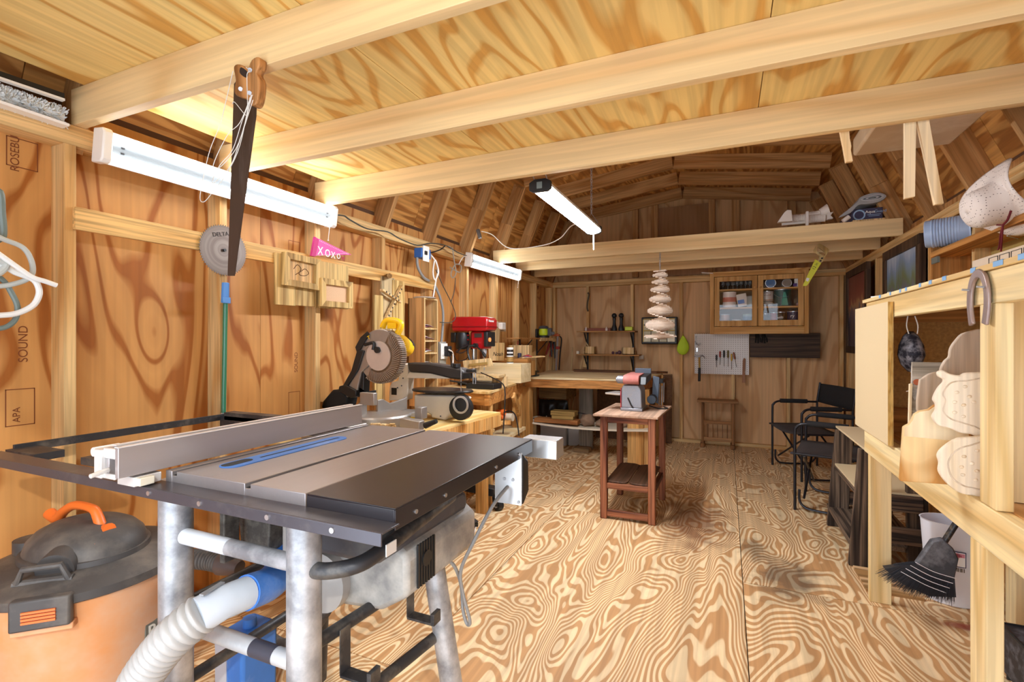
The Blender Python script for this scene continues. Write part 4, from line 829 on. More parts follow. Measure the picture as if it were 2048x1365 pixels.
# middle shelf
tin('paint_can', 'large white can with red splashes on the middle left cabinet shelf', 'paint can', gx(1459), zb_, .075, .185, '#ece3de', lidc='#f2efec', band=('#cf7a6a', .35, .65))
bg = thing('cardboard_packet', 'white and blue packet leaning in the middle left cabinet shelf', 'packet', (gx(1484), 6.45, zb_))
MB().cb((gx(1484), 6.45, zb_+.085), (.11, .06, .15), Matrix.Rotation(-.18, 3, 'Y')).build('packet_body', plain('tin_e4ddd6', '#e4ddd6', .6), bg, bevel=.004); MB().cb((gx(1482), 6.418, zb_+.065), (.07, .004, .045), Matrix.Rotation(-.18, 3, 'Y')).build('blue_panel', bluep, bg)
tin('jar', 'glass jar of mixed hardware behind the left door knob', 'jar', gx(1502,6.42), zb_, .045, .13, '#9aa4a2', y=6.42, lidc='#6e6f72')
t4 = tin('paint_can', 'white porch and floor paint tin standing on stacked lids', 'paint can', gx(1535), zb_+.065, .06, .115, '#e6ddd4', band=('#c9a58c', .05, .15))
text('PORCH', .022, (gx(1535)-.042, 6.388, zb_+.15), (1, 0, 0), (0, 0, 1), 'lettering', navy, t4, bold=True); text('& FLOOR', .018, (gx(1535)-.042, 6.388, zb_+.125), (1, 0, 0), (0, 0, 1), 'lettering', plain('label_brown', '#8a5b45', .6), t4)
st_ = MB()
for i in range(4): st_.lathe([(.056, i*.015), (.060, i*.015+.004), (.060, i*.015+.009), (.054, i*.015+.011)], (gx(1535), 6.45, zb_), n=24)
solo('lid_stack', 'stack of white plastic tub lids under the white porch paint tin', 'lids', st_, plain('tin_e4ddd6', ''), (gx(1535), 6.45, zb_))
pb = tin('paint_bucket', 'dark teal gallon paint bucket with a wire handle on the middle right shelf', 'paint can', gx(1565,6.47), zb_, .088, .195, '#1f4f50', y=6.47)
MB().tube(smoothpath([(gx(1565,6.47)-.09, 6.46, zb_+.15), (gx(1565,6.47)-.05, 6.378, zb_+.105), (gx(1565,6.47)+.03, 6.375, zb_+.10), (gx(1565,6.47)+.09, 6.46, zb_+.15)], 5), .002, 5).build('wire_handle', steel, pb)
MB().prism([(-.035, .01), (.035, .01), (.02, .11), (.008, .16), (-.012, .16), (-.02, .11)], (gx(1569,6.40), 6.379, zb_), (1, 0, 0), (0, 0, 1), (0, -.0015, 0)).build('paint_drip_label', plain('teal_paint', '#4aa58f', .5), pb)
solo('rag', 'crumpled pinkish rag at the right end of the middle cabinet shelf', 'rag', MB().ball((gx(1598,6.42), 6.42, zb_+.018), (.035, .03, .020), 10, 7), plain('pink_rag', '#b08f8a', .9, noise=.3), (gx(1598,6.42), 6.42, zb_))
# top shelf
for i, u_ in enumerate((1446, 1456, 1466, 1474, 1482, 1491, 1500)):
    x = gx(u_, 6.46+.03*(i % 2)); t = thing('drinking_glass', 'clear stemmed glass on the top left cabinet shelf', 'glass', (x, 6.46+.03*(i % 2), zc), 'clear glasses on the top left cabinet shelf')
    MB().lathe([(.022, 0), (.020, .004), (.006, .01), (.006, .045), (.022, .06), (.027, .09), (.026, .105), (.024, .10), (.018, .062), (.001, .055)], (x, 6.46+.03*(i % 2), zc), n=20).build('bowl', plain('jar_glass', '#c9d0d0', .08, spec=.8, trans=.75), t)
for u_, col, rr, lab_ in ((1541, '#3f6fa5', .055, 'round blue-lidded tub lying on its side on the top right cabinet shelf'), (1574, '#8b7d6c', .048, 'round silver-rimmed tin lying on its side on the top right cabinet shelf')):
    x = gx(u_, 6.39); t = thing('round_tin', lab_, 'tin', (x, 6.39, zc)); Mr = Matrix.Rotation(pi/2, 3, 'X')
    MB().lathe([(rr*.97, -.12), (rr, -.118), (rr, 0), (rr*.96, .0)], (x, 6.39, zc+rr), n=28, M=Mr).build('tin_body', plain('tin_9fb0bf', '#9fb0bf', .4), t)
    MB().lathe([(rr*.9, .0), (rr*.9, .002), (.001, .002)], (x, 6.39, zc+rr), n=28, M=Mr).build('lid', plain('tin_'+col.strip('#'), col, .45), t)
    MB().lathe([(rr*.9, 0), (rr*.9, .004), (rr*1.02, .004), (rr*1.02, -.006)], (x, 6.39, zc+rr), n=28, M=Mr, caps=False).build('rim', plain('bright_aluminium', ''), t)
sb_ = thing('spray_bottle_box', 'white and purple box at the right end of the top cabinet shelf', 'box', (gx(1594, 6.4), 6.4, zc))
MB().cb((gx(1594, 6.4), 6.40, zc+.057), (.055, .05, .112)).build('box_body', plain('paper_white', ''), sb_, bevel=.002); MB().cb((gx(1590, 6.37), 6.373, zc+.02), (.04, .003, .035)).build('purple_print', plain('purple', '#5a3f8c', .5), sb_)
solo('folded_paper', 'white paper corner sticking out left on top of the wall cabinet', 'paper', MB().cb((x0-.03, 6.36, z1+.0), (.13, .12, .006), Matrix.Rotation(.12, 3, 'Y')), plain('paper_white', ''), (x0-.03, 6.36, z1))
# ---------------------------------------------------------------- pegboard with tools
px0, px1, pz0, pz1 = -0.367, 0.248, 0.876, 1.374
pgm, nt, b = newmat('pegboard_white'); tcv = N(nt, 'ShaderNodeTexCoord'); sx_ = N(nt, 'ShaderNodeSeparateXYZ'); nt.links.new(tcv.outputs['Object'], sx_.inputs[0])
fx = math_(nt, 'SUBTRACT', math_(nt, 'FRACT', math_(nt, 'MULTIPLY', sx_.outputs[0], 39.4)), .5); fz = math_(nt, 'SUBTRACT', math_(nt, 'FRACT', math_(nt, 'MULTIPLY', sx_.outputs[2], 39.4)), .5)
dd = math_(nt, 'SQRT', math_(nt, 'ADD', math_(nt, 'MULTIPLY', fx, fx), math_(nt, 'MULTIPLY', fz, fz)))
nt.links.new(ramp(nt, dd, [(.12, srgb('#4b3c30')), (.16, srgb('#e3e1df'))]), b.inputs['Base Color']); b.inputs['Roughness'].default_value = .5
solo('pegboard', 'white pegboard holding a hammer and screwdrivers on the back wall', 'pegboard', MB().box(px0, px1, 6.556, 6.562, pz0, pz1).box(px0+.04, px1-.04, 6.562, 6.58, pz0+.04, pz1-.04), pgm, (px0, 6.556, pz0), smooth=0)
hmr = thing('claw_hammer', 'claw hammer with yellow and black handle hanging at the left of the pegboard', 'hammer', (-0.308, 6.53, 0.958))
MB().tube([(-0.311, 6.53, 1.082), (-0.308, 6.53, 0.951)], [.012, .011], 12).build('handle', plain('tool_yellow', '#b9923a', .4), hmr); MB().tube([(-0.308, 6.53, 0.951), (-0.311, 6.53, 0.783)], [.015, .016], 12).build('grip', blackp, hmr)
MB().tube(smoothpath([(-0.366, 6.53, 1.106), (-0.343, 6.53, 1.094), (-0.308, 6.53, 1.091), (-0.273, 6.53, 1.101), (-0.244, 6.53, 1.064)], 3), [.014, .014, .013, .011, .011, .012, .013, .012, .010, .008, .006, .004, .003], 10).build('head', steel, hmr)
spn = thing('adjustable_pliers', 'steel pliers and keys hung at the top left of the pegboard', 'pliers', (-0.337, 6.53, 1.25))
MB().tube([(-0.349, 6.54, 1.35), (-0.355, 6.53, 1.238)], .005, 6).tube([(-0.355, 6.53, 1.238), (-0.29, 6.53, 1.256)], .006, 6).tube([(-0.36, 6.53, 1.281), (-0.32, 6.53, 1.225)], .006, 6).build('jaws', steel, spn)
MB().cb((-0.337, 6.535, 1.175), (.016, .006, .05)).build('blade', plain('bright_aluminium', ''), spn)
sd = [(1433, 710, 735, '#2c2c2c', '#3a3a3a', 'slim black screwdriver first from the left on the pegboard'), (1440, 703, 730, '#9b3a30', '#7a7a78', 'red and clear handled screwdriver second from the left on the pegboard'), (1448, 701, 733, '#141414', '#9a9a98', 'fat black handled screwdriver third from the left on the pegboard'), (1456, 701, 734, '#6b5a1f', '#9a9a98', 'olive and black handled screwdriver fourth from the left on the pegboard'), (1463, 708, 739, '#c9a23a', '#9a9a98', 'yellow handled screwdriver fifth from the left on the pegboard'), (1469, 705, 735, '#8a4a26', '#8a8a88', 'amber handled screwdriver hanging slanted beside the folding rule')]
def Pt(u, v, y): t = (u-1024)/980.8; s = y/(.9162+t*.4007); return V(((-.4007+t*.9162)*s, y, 1.3+(680-v)/980.8*s))
for u_, v0, v1, ch, cs, lab_ in sd:
    du = 4 if u_ == 1469 else 0; a, b_, c_ = Pt(u_-du/2, v0, 6.535), Pt(u_+du*.2, (v0+v1)/2-1, 6.535), Pt(u_+du, v1, 6.535)
    t = thing('screwdriver', lab_, 'screwdriver', a, 'screwdrivers on the pegboard')
    MB().tube([a, a.lerp(b_, .1), a.lerp(b_, .8), b_], [.006, .011, .011, .006], 10).build('handle', plain('h_'+ch.strip('#'), ch, .35), t); MB().tube([b_, c_], .0035, 6).build('shaft', plain('h_'+cs.strip('#'), cs, .35, metal=.7), t)
solo('notched_wood_strip', 'brown notched wooden measuring strip hung at the right of the pegboard', 'strip', MB().prism([(0, 0), (.035, 0), (.035, .12), (.028, .13), (.035, .14), (.040, .29), (.02, .30), (.008, .27)], (0.172, 6.54, 0.781), (1, 0, 0), (0, 0, 1), (0, .008, 0)), wood('brown_strip', '#b9896a', '#9a6a4c', 'z', 5, .06, 5, .9), (0.172, 6.54, 0.781))
dp = thing('dark_plank', 'wide dark stained plank fixed under the wall cabinet', 'plank', (0.27, 6.56, 1.071))
MB().box(px1+.01, 0.981, 6.545, 6.575, 1.089, 1.376).build('plank', wood('dark_plank_wood', '#55402f', '#3b2a1f', 'x', 5, .06, 7, .9, streak=.4), dp, bevel=.002)
bg_ = thing('black_gloves', 'pair of black work gloves hanging at the top of the dark plank', 'gloves', (0.434, 6.53, 1.27))
for du in (0, 13): MB().tube([(0.328, 6.53, 1.372)+V((0, 0, 0)) if False else Pt(1514+du, 668, 6.53), Pt(1515+du, 676, 6.53)], [.020, .026], 10).tube([Pt(1512+du, 675, 6.53), Pt(1511+du, 686, 6.53)], .008, 6).tube([Pt(1516+du, 675, 6.53), Pt(1516+du, 687, 6.53)], .008, 6).tube([Pt(1520+du, 675, 6.53), Pt(1521+du, 685, 6.53)], .008, 6).build('glove', plain('glove_black', '#17120f', .9), bg_)
# small rack leaning below
rk = thing('wooden_rack', 'small brown wooden side table with a slatted magazine rack against the back wall', 'rack', (-0.096, 6.585, 0))
rb = wood('rack_brown', '#8e6036', '#6b4322', 'z', 5, .06, 5, .9); rb2 = wood('rack_top', '#b9895a', '#99693c', 'x', 5, .06, 5, .9)
MB().box(-0.326, 0.131, 6.33, 6.53, 0.544, 0.575).build('top', rb2, rk, bevel=.003)
for a, b_ in ((-0.279, -0.251), (0.055, 0.087)):
    for y in (6.38, 6.50): MB().box(a, b_, y, y+.022, 0, 0.544).build('leg', rb, rk, bevel=.004)
    MB().box(a-.012, b_+.008, 6.34, 6.53, 0, .05).build('foot', rb, rk, bevel=.006)
for v_ in ((0.283, 0.325), (0.079, 0.121)): MB().box(-0.251, 0.055, 6.38, 6.40, v_[0], v_[1]).build('rail', rb2, rk, bevel=.002)
for i in range(6): x = -0.251+.045+i*.054; MB().box(x-.004, x+.004, 6.386, 6.394, 0.121, 0.283).build('slat', rb, rk)
# ---------------------------------------------------------------- shelves, organiser and bag on the back wall
shm = wood('shelf_oak', '#c08a50', '#a06c36', 'x', 5, .06, 6, .9)
for nm, ul, ur, v_, lab_ in (('upper', 1153, 1270, 662, 'upper wall shelf with two black torches on the back wall'), ('lower', 1152, 1278, 709.5, 'lower wall shelf with small wooden boxes on the back wall')):
    z = 1.3+(680-v_)/980.8*6.36; t = thing('wall_shelf', lab_, 'shelf', (gx(1210, 6.4), 6.5, z-.02), 'shelves on the back wall')
    MB().box(gx(ul, 6.36), gx(ur, 6.36), 6.36, 6.58, z-.018, z).build('board', shm, t, bevel=.002)
    for u_ in (1175, 1266): MB().box(gx(u_, 6.56)-.012, gx(u_, 6.56)+.012, 6.565, 6.58, z-.28, z-.018).box(gx(u_, 6.56)-.010, gx(u_, 6.56)+.010, 6.38, 6.57, z-.024, z-.018).beam((gx(u_, 6.56), 6.40, z-.03), (gx(u_, 6.56), 6.565, z-.20), .016, .006).build('bracket', blackp, t)
ZU, ZL = 1.3+(680-662)/980.8*6.36, 1.3+(680-709.5)/980.8*6.36
for u_, side in ((1228.5, 'left'), (1242.5, 'right')):
    x = gx(u_, 6.45); t = thing('round_head_torch', 'black tool with round top standing on the upper shelf, %s of the two' % side, 'torch', (x, 6.45, ZU), 'black tools on the upper shelf')
    MB().lathe([(.038, 0), (.040, .02), (.032, .05), (.022, .08), (.019, .13), (.024, .16), (.018, .175)], (x, 6.45, ZU), n=20).build('handle', blackp, t); MB().ball((x, 6.45, ZU+.20), .034, 16, 10).build('head', blackp, t)
solo('lime_box', 'small bright lime plastic box at the right of the upper shelf', 'box', MB().cb((gx(1258, 6.45), 6.45, ZU+.027), (.10, .07, .052)), plain('lime_plastic', '#c9dd2e', .4), (gx(1258, 6.45), 6.45, ZU), bevel=.008)
solo('red_level', 'long low red-brown case along the upper shelf', 'case', MB().box(gx(1170, 6.5), gx(1222, 6.5), 6.46, 6.52, ZU, ZU+.04), plain('brick_red', '#8b4426', .5), (gx(1196, 6.5), 6.5, ZU), bevel=.003)
for u_, s_ in ((1172, 'left'), (1213, 'right')): solo('glue_cap', 'small white capped glue bottle at the %s end of the red case' % s_, 'bottle', MB().lathe([(.015, 0), (.016, .03), (.009, .038), (.008, .05), (.003, .055)], (gx(u_, 6.42), 6.42, ZU), n=14), plain('glue_white', '#ded0c6', .5), (gx(u_, 6.42), 6.42, ZU), group='white capped bottles on the upper shelf')
bxm = wood('box_maple', '#e3c491', '#cfa96e', 'z', 5, .08, 5, .9)
def openbox(label, x0, x1, z0, z1, y0=6.40, y1=6.50):
    t = thing('wooden_box', label, 'box', ((x0+x1)/2, y0, z0)); m = MB(); w_ = .008
    m.box(x0, x1, y0, y0+w_, z0, z1).box(x0, x1, y1-w_, y1, z0, z1).box(x0, x0+w_, y0, y1, z0, z1).box(x1-w_, x1, y0, y1, z0, z1).box(x0, x1, y0, y1, z0, z0+w_)
    m.build('box_body', bxm, t); return t
b1_ = openbox('open maple box holding a pale stick at the left of the lower shelf', gx(1169, 6.4), gx(1190, 6.4), ZL, ZL+.10)
openbox('open maple box of brushes at the right of the lower shelf', gx(1244, 6.4), gx(1269, 6.4), ZL, ZL+.09)
solo('thin_stick', 'thin pale stick leaning out of the left maple box', 'stick', MB().tube([Pt(1177, 694, 6.45), Pt(1172, 685, 6.45)], .006, 6), bxm, Pt(1177, 694, 6.45))
solo('small_cube', 'small white cube at the far left end of the lower shelf', 'cube', MB().cb((gx(1156, 6.42), 6.42, ZL+.02), (.035, .035, .04)), plain('ivory_plastic', ''), (gx(1156, 6.42), 6.42, ZL), bevel=.002)
for i, (u_, r_) in enumerate(((1226, .020), (1233, .017), (1239, .026))): solo('glass_bauble', ('first', 'middle', 'largest')[i]+' of three dark purple baubles on the lower shelf', 'bauble', MB().ball((gx(u_, 6.44), 6.44, ZL+r_), r_, 14, 10), plain('purple_glass', '#5a3d4a', .15, spec=.8), (gx(u_, 6.44), 6.44, ZL), group='purple baubles on the lower shelf')
og = thing('tool_organiser', 'black and yellow case of clear compartments hung behind the spiral tree', 'organiser', Pt(1318, 690, 6.5))
ox0, ox1, oz0, oz1 = gx(1283, 6.5), gx(1355, 6.5), 1.3+(680-689)/980.8*6.2, 1.3+(680-634)/980.8*6.2
MB().box(ox0, ox1, 6.49, 6.57, oz0, oz1).build('frame', blackp, og, bevel=.012)
cw = (ox1-ox0-.05)/4; chh = (oz1-oz0-.05)/4; cmp_ = plain('clear_drawer', '#b9ae86', .3, noise=.3, nscale=25); yel = plain('tool_yellow2', '#c9a32c', .5)
for i in range(4):
    for j in range(4): MB().box(ox0+.028+i*cw, ox0+.020+(i+1)*cw, 6.480, 6.492, oz0+.030+j*chh, oz0+.018+(j+1)*chh).build('compartment', cmp_ if (i+j) % 3 else plain('clear_drawer2', '#d9d2b4', .3, noise=.3, nscale=25), og, bevel=.003)
MB().box(ox0+.03, ox1-.03, 6.483, 6.489, oz1-.03, oz1-.02).box(ox0+.02, ox0+.03, 6.483, 6.489, oz0+.03, oz1-.03).box(ox0+.03, ox1-.03, 6.483, 6.489, oz0+.5*(oz1-oz0)-.004, oz0+.5*(oz1-oz0)+.004).build('yellow_trim', yel, og)
lb = thing('lime_pouch', 'bright lime drawstring pouch hanging right of the tool organiser', 'pouch', Pt(1363, 712, 6.5))
vs = []; pf = [(0, .008), (.015, .02), (.05, .04), (.10, .062), (.15, .073), (.19, .068), (.225, .045), (.24, .012)]
for z, r_ in pf:
    for j in range(18): a = 2*pi*j/18; vs.append(Pt(1366, 672, 6.53)+V((r_*cos(a)*(1+.08*sin(3*a+z*20)), r_*.45*sin(a)*(1+.15*sin(4*a)), -z)))
MB().add(vs, [(i*18+j, (i+1)*18+j, (i+1)*18+(j+1) % 18, i*18+(j+1) % 18) for i in range(len(pf)-1) for j in range(18)]).build('pouch_body', plain('lime_cloth', '#b5d42c', .7, noise=.08, nscale=10), lb, smooth=80)
MB().tube([Pt(1366, 672, 6.53), Pt(1366, 668, 6.57)], .003, 6).build('cord', plain('lime_cloth', ''), lb)
solo('wall_outlet', 'small square outlet box at the right end below the lower shelf', 'outlet', MB().cb(Pt(1283, 715, 6.56), (.06, .03, .05)), plain('outlet_beige', '#b9a893', .5), Pt(1283, 715, 6.56), bevel=.004)
solo('hooked_branch', 'thin dark curved branch hanging on the back wall stud near the left corner', 'branch', MB().tube(smoothpath([Pt(1175.5, 586, 6.56), Pt(1178, 590, 6.56), Pt(1175, 605, 6.56), Pt(1174.5, 616, 6.56), Pt(1176, 623, 6.56)], 4), [.012]*17, 8), plain('branch', '#5b4f3e', .8, noise=.2), Pt(1175, 605, 6.56))
# ---------------------------------------------------------------- central workbench
bt_ = wood('bench_ply', '#efdcb0', '#e0c48e', 'x', 3, .15, 7, .6, knots=.3, streak=.12); be_ = wood('bench_edge', '#c98d4c', '#a56a30', 'x', 4, .06, 7, .9, knots=.9, streak=.3)
wbn_ = thing('workbench', 'long plywood workbench crossing the back of the shed', 'workbench', (-1.4, 5.7, 0))
MB().prism([(-2.05, 5.02), (-.80, 5.16), (-.72, 6.3), (-2.2, 6.3)], (0, 0, .868), (1, 0, 0), (0, 1, 0), (0, 0, .018)).build('top', bt_, wbn_, bevel=.001)
MB().beam((-2.05, 5.045, .822), (-.80, 5.185, .822), .038, .09).build('front_edge', be_, wbn_, bevel=.002)
MB().beam((-.80, 5.18, .822), (-.74, 6.28, .822), .038, .09).build('end_edge', be_, wbn_)
lg = wood('leg_pine', '#d9a866', '#bf8846', 'z', 4, .07, 6, .9, knots=1); gy = wood('grey_post', '#948b7d', '#7b7266', 'z', 4, .07, 6, .9)
MB().box(-0.952, -0.788, 5.20, 5.238, 0, .78).build('leg', lg, wbn_, bevel=.002)
MB().box(-0.794, -0.738, 5.24, 5.33, 0, .78).build('leg', lg, wbn_, bevel=.002)
MB().box(-2.111, -1.991, 5.05, 5.14, 0, .78).build('leg', lg, wbn_, bevel=.002)
MB().box(-1.595, -1.433, 5.62, 5.66, .03, .868).build('leg', gy, wbn_, bevel=.002)
MB().box(-1.621, -1.443, 5.48, 5.75, 0, .05).build('foot_block', wood('foot_beige', '#a58a68', '#8a6f4e', 'x', 5, .08, 5, .9), wbn_, bevel=.002)
for x in (-2.1, -.80): MB().box(x, x+.09, 6.2, 6.24, 0, .868).build('leg', lg, wbn_)
m = MB(); xa, xb = -2.102, -0.72; n_ = 12
for i in range(n_): 
    a, b_ = i/n_, (i+1)/n_; f0, f1 = .365-.03*sin(pi*a), .365-.03*sin(pi*b_)
    m.prism([(xa+(xb-xa)*a, f0), (xa+(xb-xa)*b_, f1), (xa+(xb-xa)*b_, f1+.018), (xa+(xb-xa)*a, f0+.018)], (0, 5.12, 0), (1, 0, 0), (0, 0, 1), (0, .42, 0))
m.build('lower_shelf', plain('white_board', '#dfd3bc', .5), wbn_)
bk_ = solo('brown_board', 'long dark brown finished board lying along the back of the workbench', 'board', MB().prism([(-1.80, 6.12), (-.78, 6.18), (-.66, 6.28), (-1.86, 6.28)], (0, 0, .8865), (1, 0, 0), (0, 1, 0), (0, 0, .025)), wood('dark_brown_board', '#7d5232', '#5d3a20', 'x', 5, .06, 6, .9), (-1.3, 6.2, .887), bevel=.001)
# tools hanging from the right end of the bench
tl = thing('hanging_hand_tools', 'dark hand tools hanging from the right end of the workbench', 'tools', (-.70, 5.9, .60))
MB().cb(Pt(1313, 783, 5.6), (.05, .02, .16)).build('wood_block', lg, tl, bevel=.002)
for u_, v0, v1 in ((1319, 768, 812), (1324, 772, 812), (1328, 766, 805)): MB().tube([Pt(u_, v0, 5.7), Pt(u_-1, v1, 5.7)], .006, 8).build('steel_shaft', steel, tl)
MB().cb(Pt(1318, 762, 5.7), (.09, .05, .05)).tube([Pt(1316, 765, 5.7), Pt(1330, 757, 5.7)], .006, 6).build('clamp_head', blackp, tl, bevel=.004)
# stored under the bench
osb = plain('old_chipboard', '#6f4d30', .85, noise=.3, nscale=45, dust='#3f2c1e', dustamt=.5, dscale=25)
solo('chipboard_sheet', 'dark brown chipboard sheet leaning on the back wall behind the bench', 'board', MB().prism([(0, 0), (-0.63-(-1.589), 0), (-0.63-(-1.589), .86), (0, .80)], (-1.589, 6.42, 0), (1, 0, 0), (0, .12, 1), (0, .015, 0)), osb, (-1, 6.42, 0))
tb = thing('storage_tote', 'white and black storage tote under the left of the workbench', 'tote', (-1.95, 5.9, 0))
MB().box(-2.133, -1.795, 5.75, 6.2, 0, .36).build('tote_body', plain('tote_grey', '#a9a39c', .5, noise=.05), tb, bevel=.01)
bkk = MB(); xa, xb = -2.14, -1.77
for i in range(9):
    for j in range(4):
        a, b_ = i/8, j/3; bkk.v.append((xa+(xb-xa)*a, 5.74-.02*sin(i*2.1+j), .36+.20*b_-.05*sin(a*5)*(1-b_)))
bkk.o = [(0, 0, 0)]*len(bkk.v); bkk.f = [(i*4+j, i*4+4+j, i*4+5+j, i*4+1+j) for i in range(8) for j in range(3)]
bkk.build('black_liner', plain('bin_bag', '#1a1817', .35, noise=.3, nscale=12, bump=.8), tb, solidify=.005)
solo('grey_crate', 'pale grey crate on the floor under the low bench shelf', 'crate', MB().box(-1.785, -1.615, 5.80, 6.15, 0, .22), plain('tote_grey', ''), (-1.7, 5.8, 0), bevel=.008)
solo('wooden_crate', 'rough wooden crate resting on the black liner of the tote', 'crate', MB().box(-2.159, -1.798, 5.78, 6.2, .565, .80), wood('crate_wood', '#a5814f', '#846236', 'x', 5, .08, 7, .9, streak=.4), (-1.95, 5.8, .565), bevel=.002)
ol = wood('olive_timber', '#a98a50', '#8a6c36', 'x', 5, .06, 7, .9); rd = wood('red_timber', '#b57a45', '#945a2c', 'x', 5, .06, 7, .9)
def offcut(label, u0, u1, y, z, h, mat): solo('timber_offcut', label, 'timber', MB().box(gx(u0, y), gx(u1, y), y, y+.14, z, z+h), mat, (gx((u0+u1)/2, y), y, z), group='timber offcuts on the low bench shelf', bevel=.003)
offcut('long reddish beam at the bottom of the timber stack on the low shelf', 1068, 1155, 5.13, .378, .045, rd)
offcut('short dark offcut in the middle of the timber stack on the low shelf', 1103, 1146, 5.15, .424, .038, ol)
offcut('olive block on top of the timber stack on the low shelf', 1101, 1149, 5.15, .463, .05, ol)
rock = plain('tan_rock', '#8a6f58', .9, noise=.25, nscale=14, dust='#5c4636', dustamt=.5, dscale=9, bump=.8)
def stone(label, u_, y, z, r, seed):
    m = MB().ball((0, 0, 0), r, 22, 16); s = seed
    m.v = [tuple(V(v)*(1+.22*mnoise.noise(V(v)*(1.6/max(r))+V((s, s, s)))+.08*mnoise.noise(V(v)*(5/max(r))))+V((gx(u_, y), y+.1, z+r[2]*.92))) for v in m.v]
    solo('stone', label, 'stone', m, rock, (gx(u_, y), y+.1, z), smooth=50)
stone('large round tan stone on the low bench shelf beside the timber stack', 1170, 5.14, .36, (.078, .075, .068), 1.0)
stone('flatter reddish stone beside the round one, partly behind the sander stand', 1199, 5.16, .36, (.07, .07, .04), 4.0)
stone('dark rough stone on the low shelf seen between the sander stand legs', 1246, 5.18, .362, (.055, .06, .045), 7.0)
stone('dark stone at the right end of the low shelf', 1294, 5.2, .375, (.05, .06, .035), 9.0)
solo('black_cable', 'black cord lying over the timber on the low bench shelf', 'cord', MB().tube(smoothpath([Pt(1055, 839, 5.3), Pt(1075, 836, 5.3), Pt(1100, 838, 5.3)], 5)+smoothpath([Pt(1130, 825, 5.35), Pt(1150, 825, 5.35), Pt(1175, 830, 5.35), Pt(1188, 838, 5.35)], 5), .006, 6), blackp, Pt(1100, 838, 5.3))
# bar clamps, sticks, red clamps near the back left corner
bc = thing('bar_clamp', 'tall silver bar clamp with orange head standing in the back left corner', 'clamp', Pt(1107, 830, 6.38))
MB().beam(Pt(1107.5, 830, 6.38), Pt(1115.5, 672, 6.38), .026, .012, up=(0, 1, 0)).build('bar', plain('bright_aluminium', ''), bc)
MB().cb(Pt(1113, 671, 6.37), (.085, .035, .028)).tube([Pt(1103, 671, 6.37), Pt(1116, 668, 6.37)], .010, 8).build('fixed_jaw', plain('clamp_orange', '#b5562a', .5), bc, bevel=.004)
MB().cb(Pt(1116, 696, 6.36), (.05, .04, .035)).build('sliding_jaw', plain('clamp_red', '#9c2a22', .5), bc, bevel=.004)
solo('black_strap', 'black strap hanging behind the bar clamp', 'strap', MB().tube(smoothpath([Pt(1119, 673, 6.42), Pt(1123, 680, 6.42), Pt(1120, 710, 6.42), Pt(1118, 740, 6.42)], 5), .010, 6), blackp, Pt(1120, 740, 6.42))
cl = thing('spring_clamp', 'bunch of red-tipped black spring clamps hanging left of the bar clamp', 'clamp', Pt(1100, 715, 6.4))
for du, dv in ((0, 0), (7, 3)):
    MB().tube([Pt(1100+du, 686+dv, 6.4), Pt(1092+du, 710+dv, 6.4)], [.02, .010], 8).build('red_handle', plain('clamp_red', ''), cl); MB().tube([Pt(1102+du, 686+dv, 6.39), Pt(1103+du, 714+dv, 6.39)], [.016, .010], 8).build('black_handle', blackp, cl); MB().cb(Pt(1101+du, 684+dv, 6.4), (.035, .03, .04)).build('jaw', blackp, cl, bevel=.003)
for (a, b_, lab_) in (((1145.5, 695), (1137, 828), 'thin pale dowel leaning in front of the corner, leftmost'), ((1168, 702), (1142, 825), 'thin pale dowel leaning to the right near the corner'), ((1140, 800), (1134.5, 826), 'short thin dowel between the two leaning dowels')): solo('dowel', lab_, 'dowel', MB().tube([Pt(*a, 6.40), Pt(*b_, 6.34)], .007, 6), wood('dowel_wood', '#cdb07c', '#b9975f', 'z', 6, .05, 4, .9), Pt(*b_, 6.34), group='thin dowels in the corner')
solo('pale_wedge', 'pale tapered wood wedge standing behind the bench under the lower shelf', 'wedge', MB().prism([(0, 0), (.055, 0), (.04, .14), (.022, .15)], Pt(1165, 735, 6.5), (1, 0, 0), (0, 0, 1), (0, .02, 0)), bxm, Pt(1165, 735, 6.5))
# corner shelf with lime sander
cs_ = thing('corner_shelf', 'small wooden shelf on the left wall carrying a lime green sander', 'shelf', (-2.15, 5.5, 1.30))
MB().box(-2.25, -2.05, 4.88, 6.13, 1.305, 1.322).build('board', shm, cs_, bevel=.002); MB().box(-2.07, -2.045, 5.55, 6.10, 1.285, 1.325).build('front_lip', bxm, cs_, bevel=.002)
for y in (5.35, 5.92): MB().box(-2.25, -2.24, y, y+.03, 1.1, 1.305).beam((-2.24, y+.015, 1.13), (-2.09, y+.015, 1.30), .02, .008).build('bracket', blackp, cs_)
sn = thing('palm_sander', 'lime green and grey palm sander on the corner shelf', 'sander', (-2.15, 5.95, 1.322))
lime = plain('lime_plastic', ''); dkg = plain('dark_grey_plastic', '')
c_ = V((-2.14, 5.9, 1.325))
MB().lathe([(.075, 0), (.075, .025), (.05, .035)], c_, n=24).build('sanding_pad', blackp, sn); MB().lathe([(.055, .03), (.065, .06), (.06, .10), (.05, .12)], c_, n=20).build('motor_body', lime, sn, bevel=.003)
MB().lathe([(.06, .115), (.066, .13), (.05, .15), (.02, .155)], c_, n=20).build('top_grip', dkg, sn); MB().cb(c_+V((.085, 0, .075)), (.05, .05, .10)).tube([c_+V((.07, 0, .06)), c_+V((.14, .02, .055))], [.03, .02], 12).build('dust_outlet', dkg, sn, bevel=.006); MB().cb(c_+V((-.085, 0, .06)), (.03, .09, .11)).build('rear_guard', blackp, sn, bevel=.01)
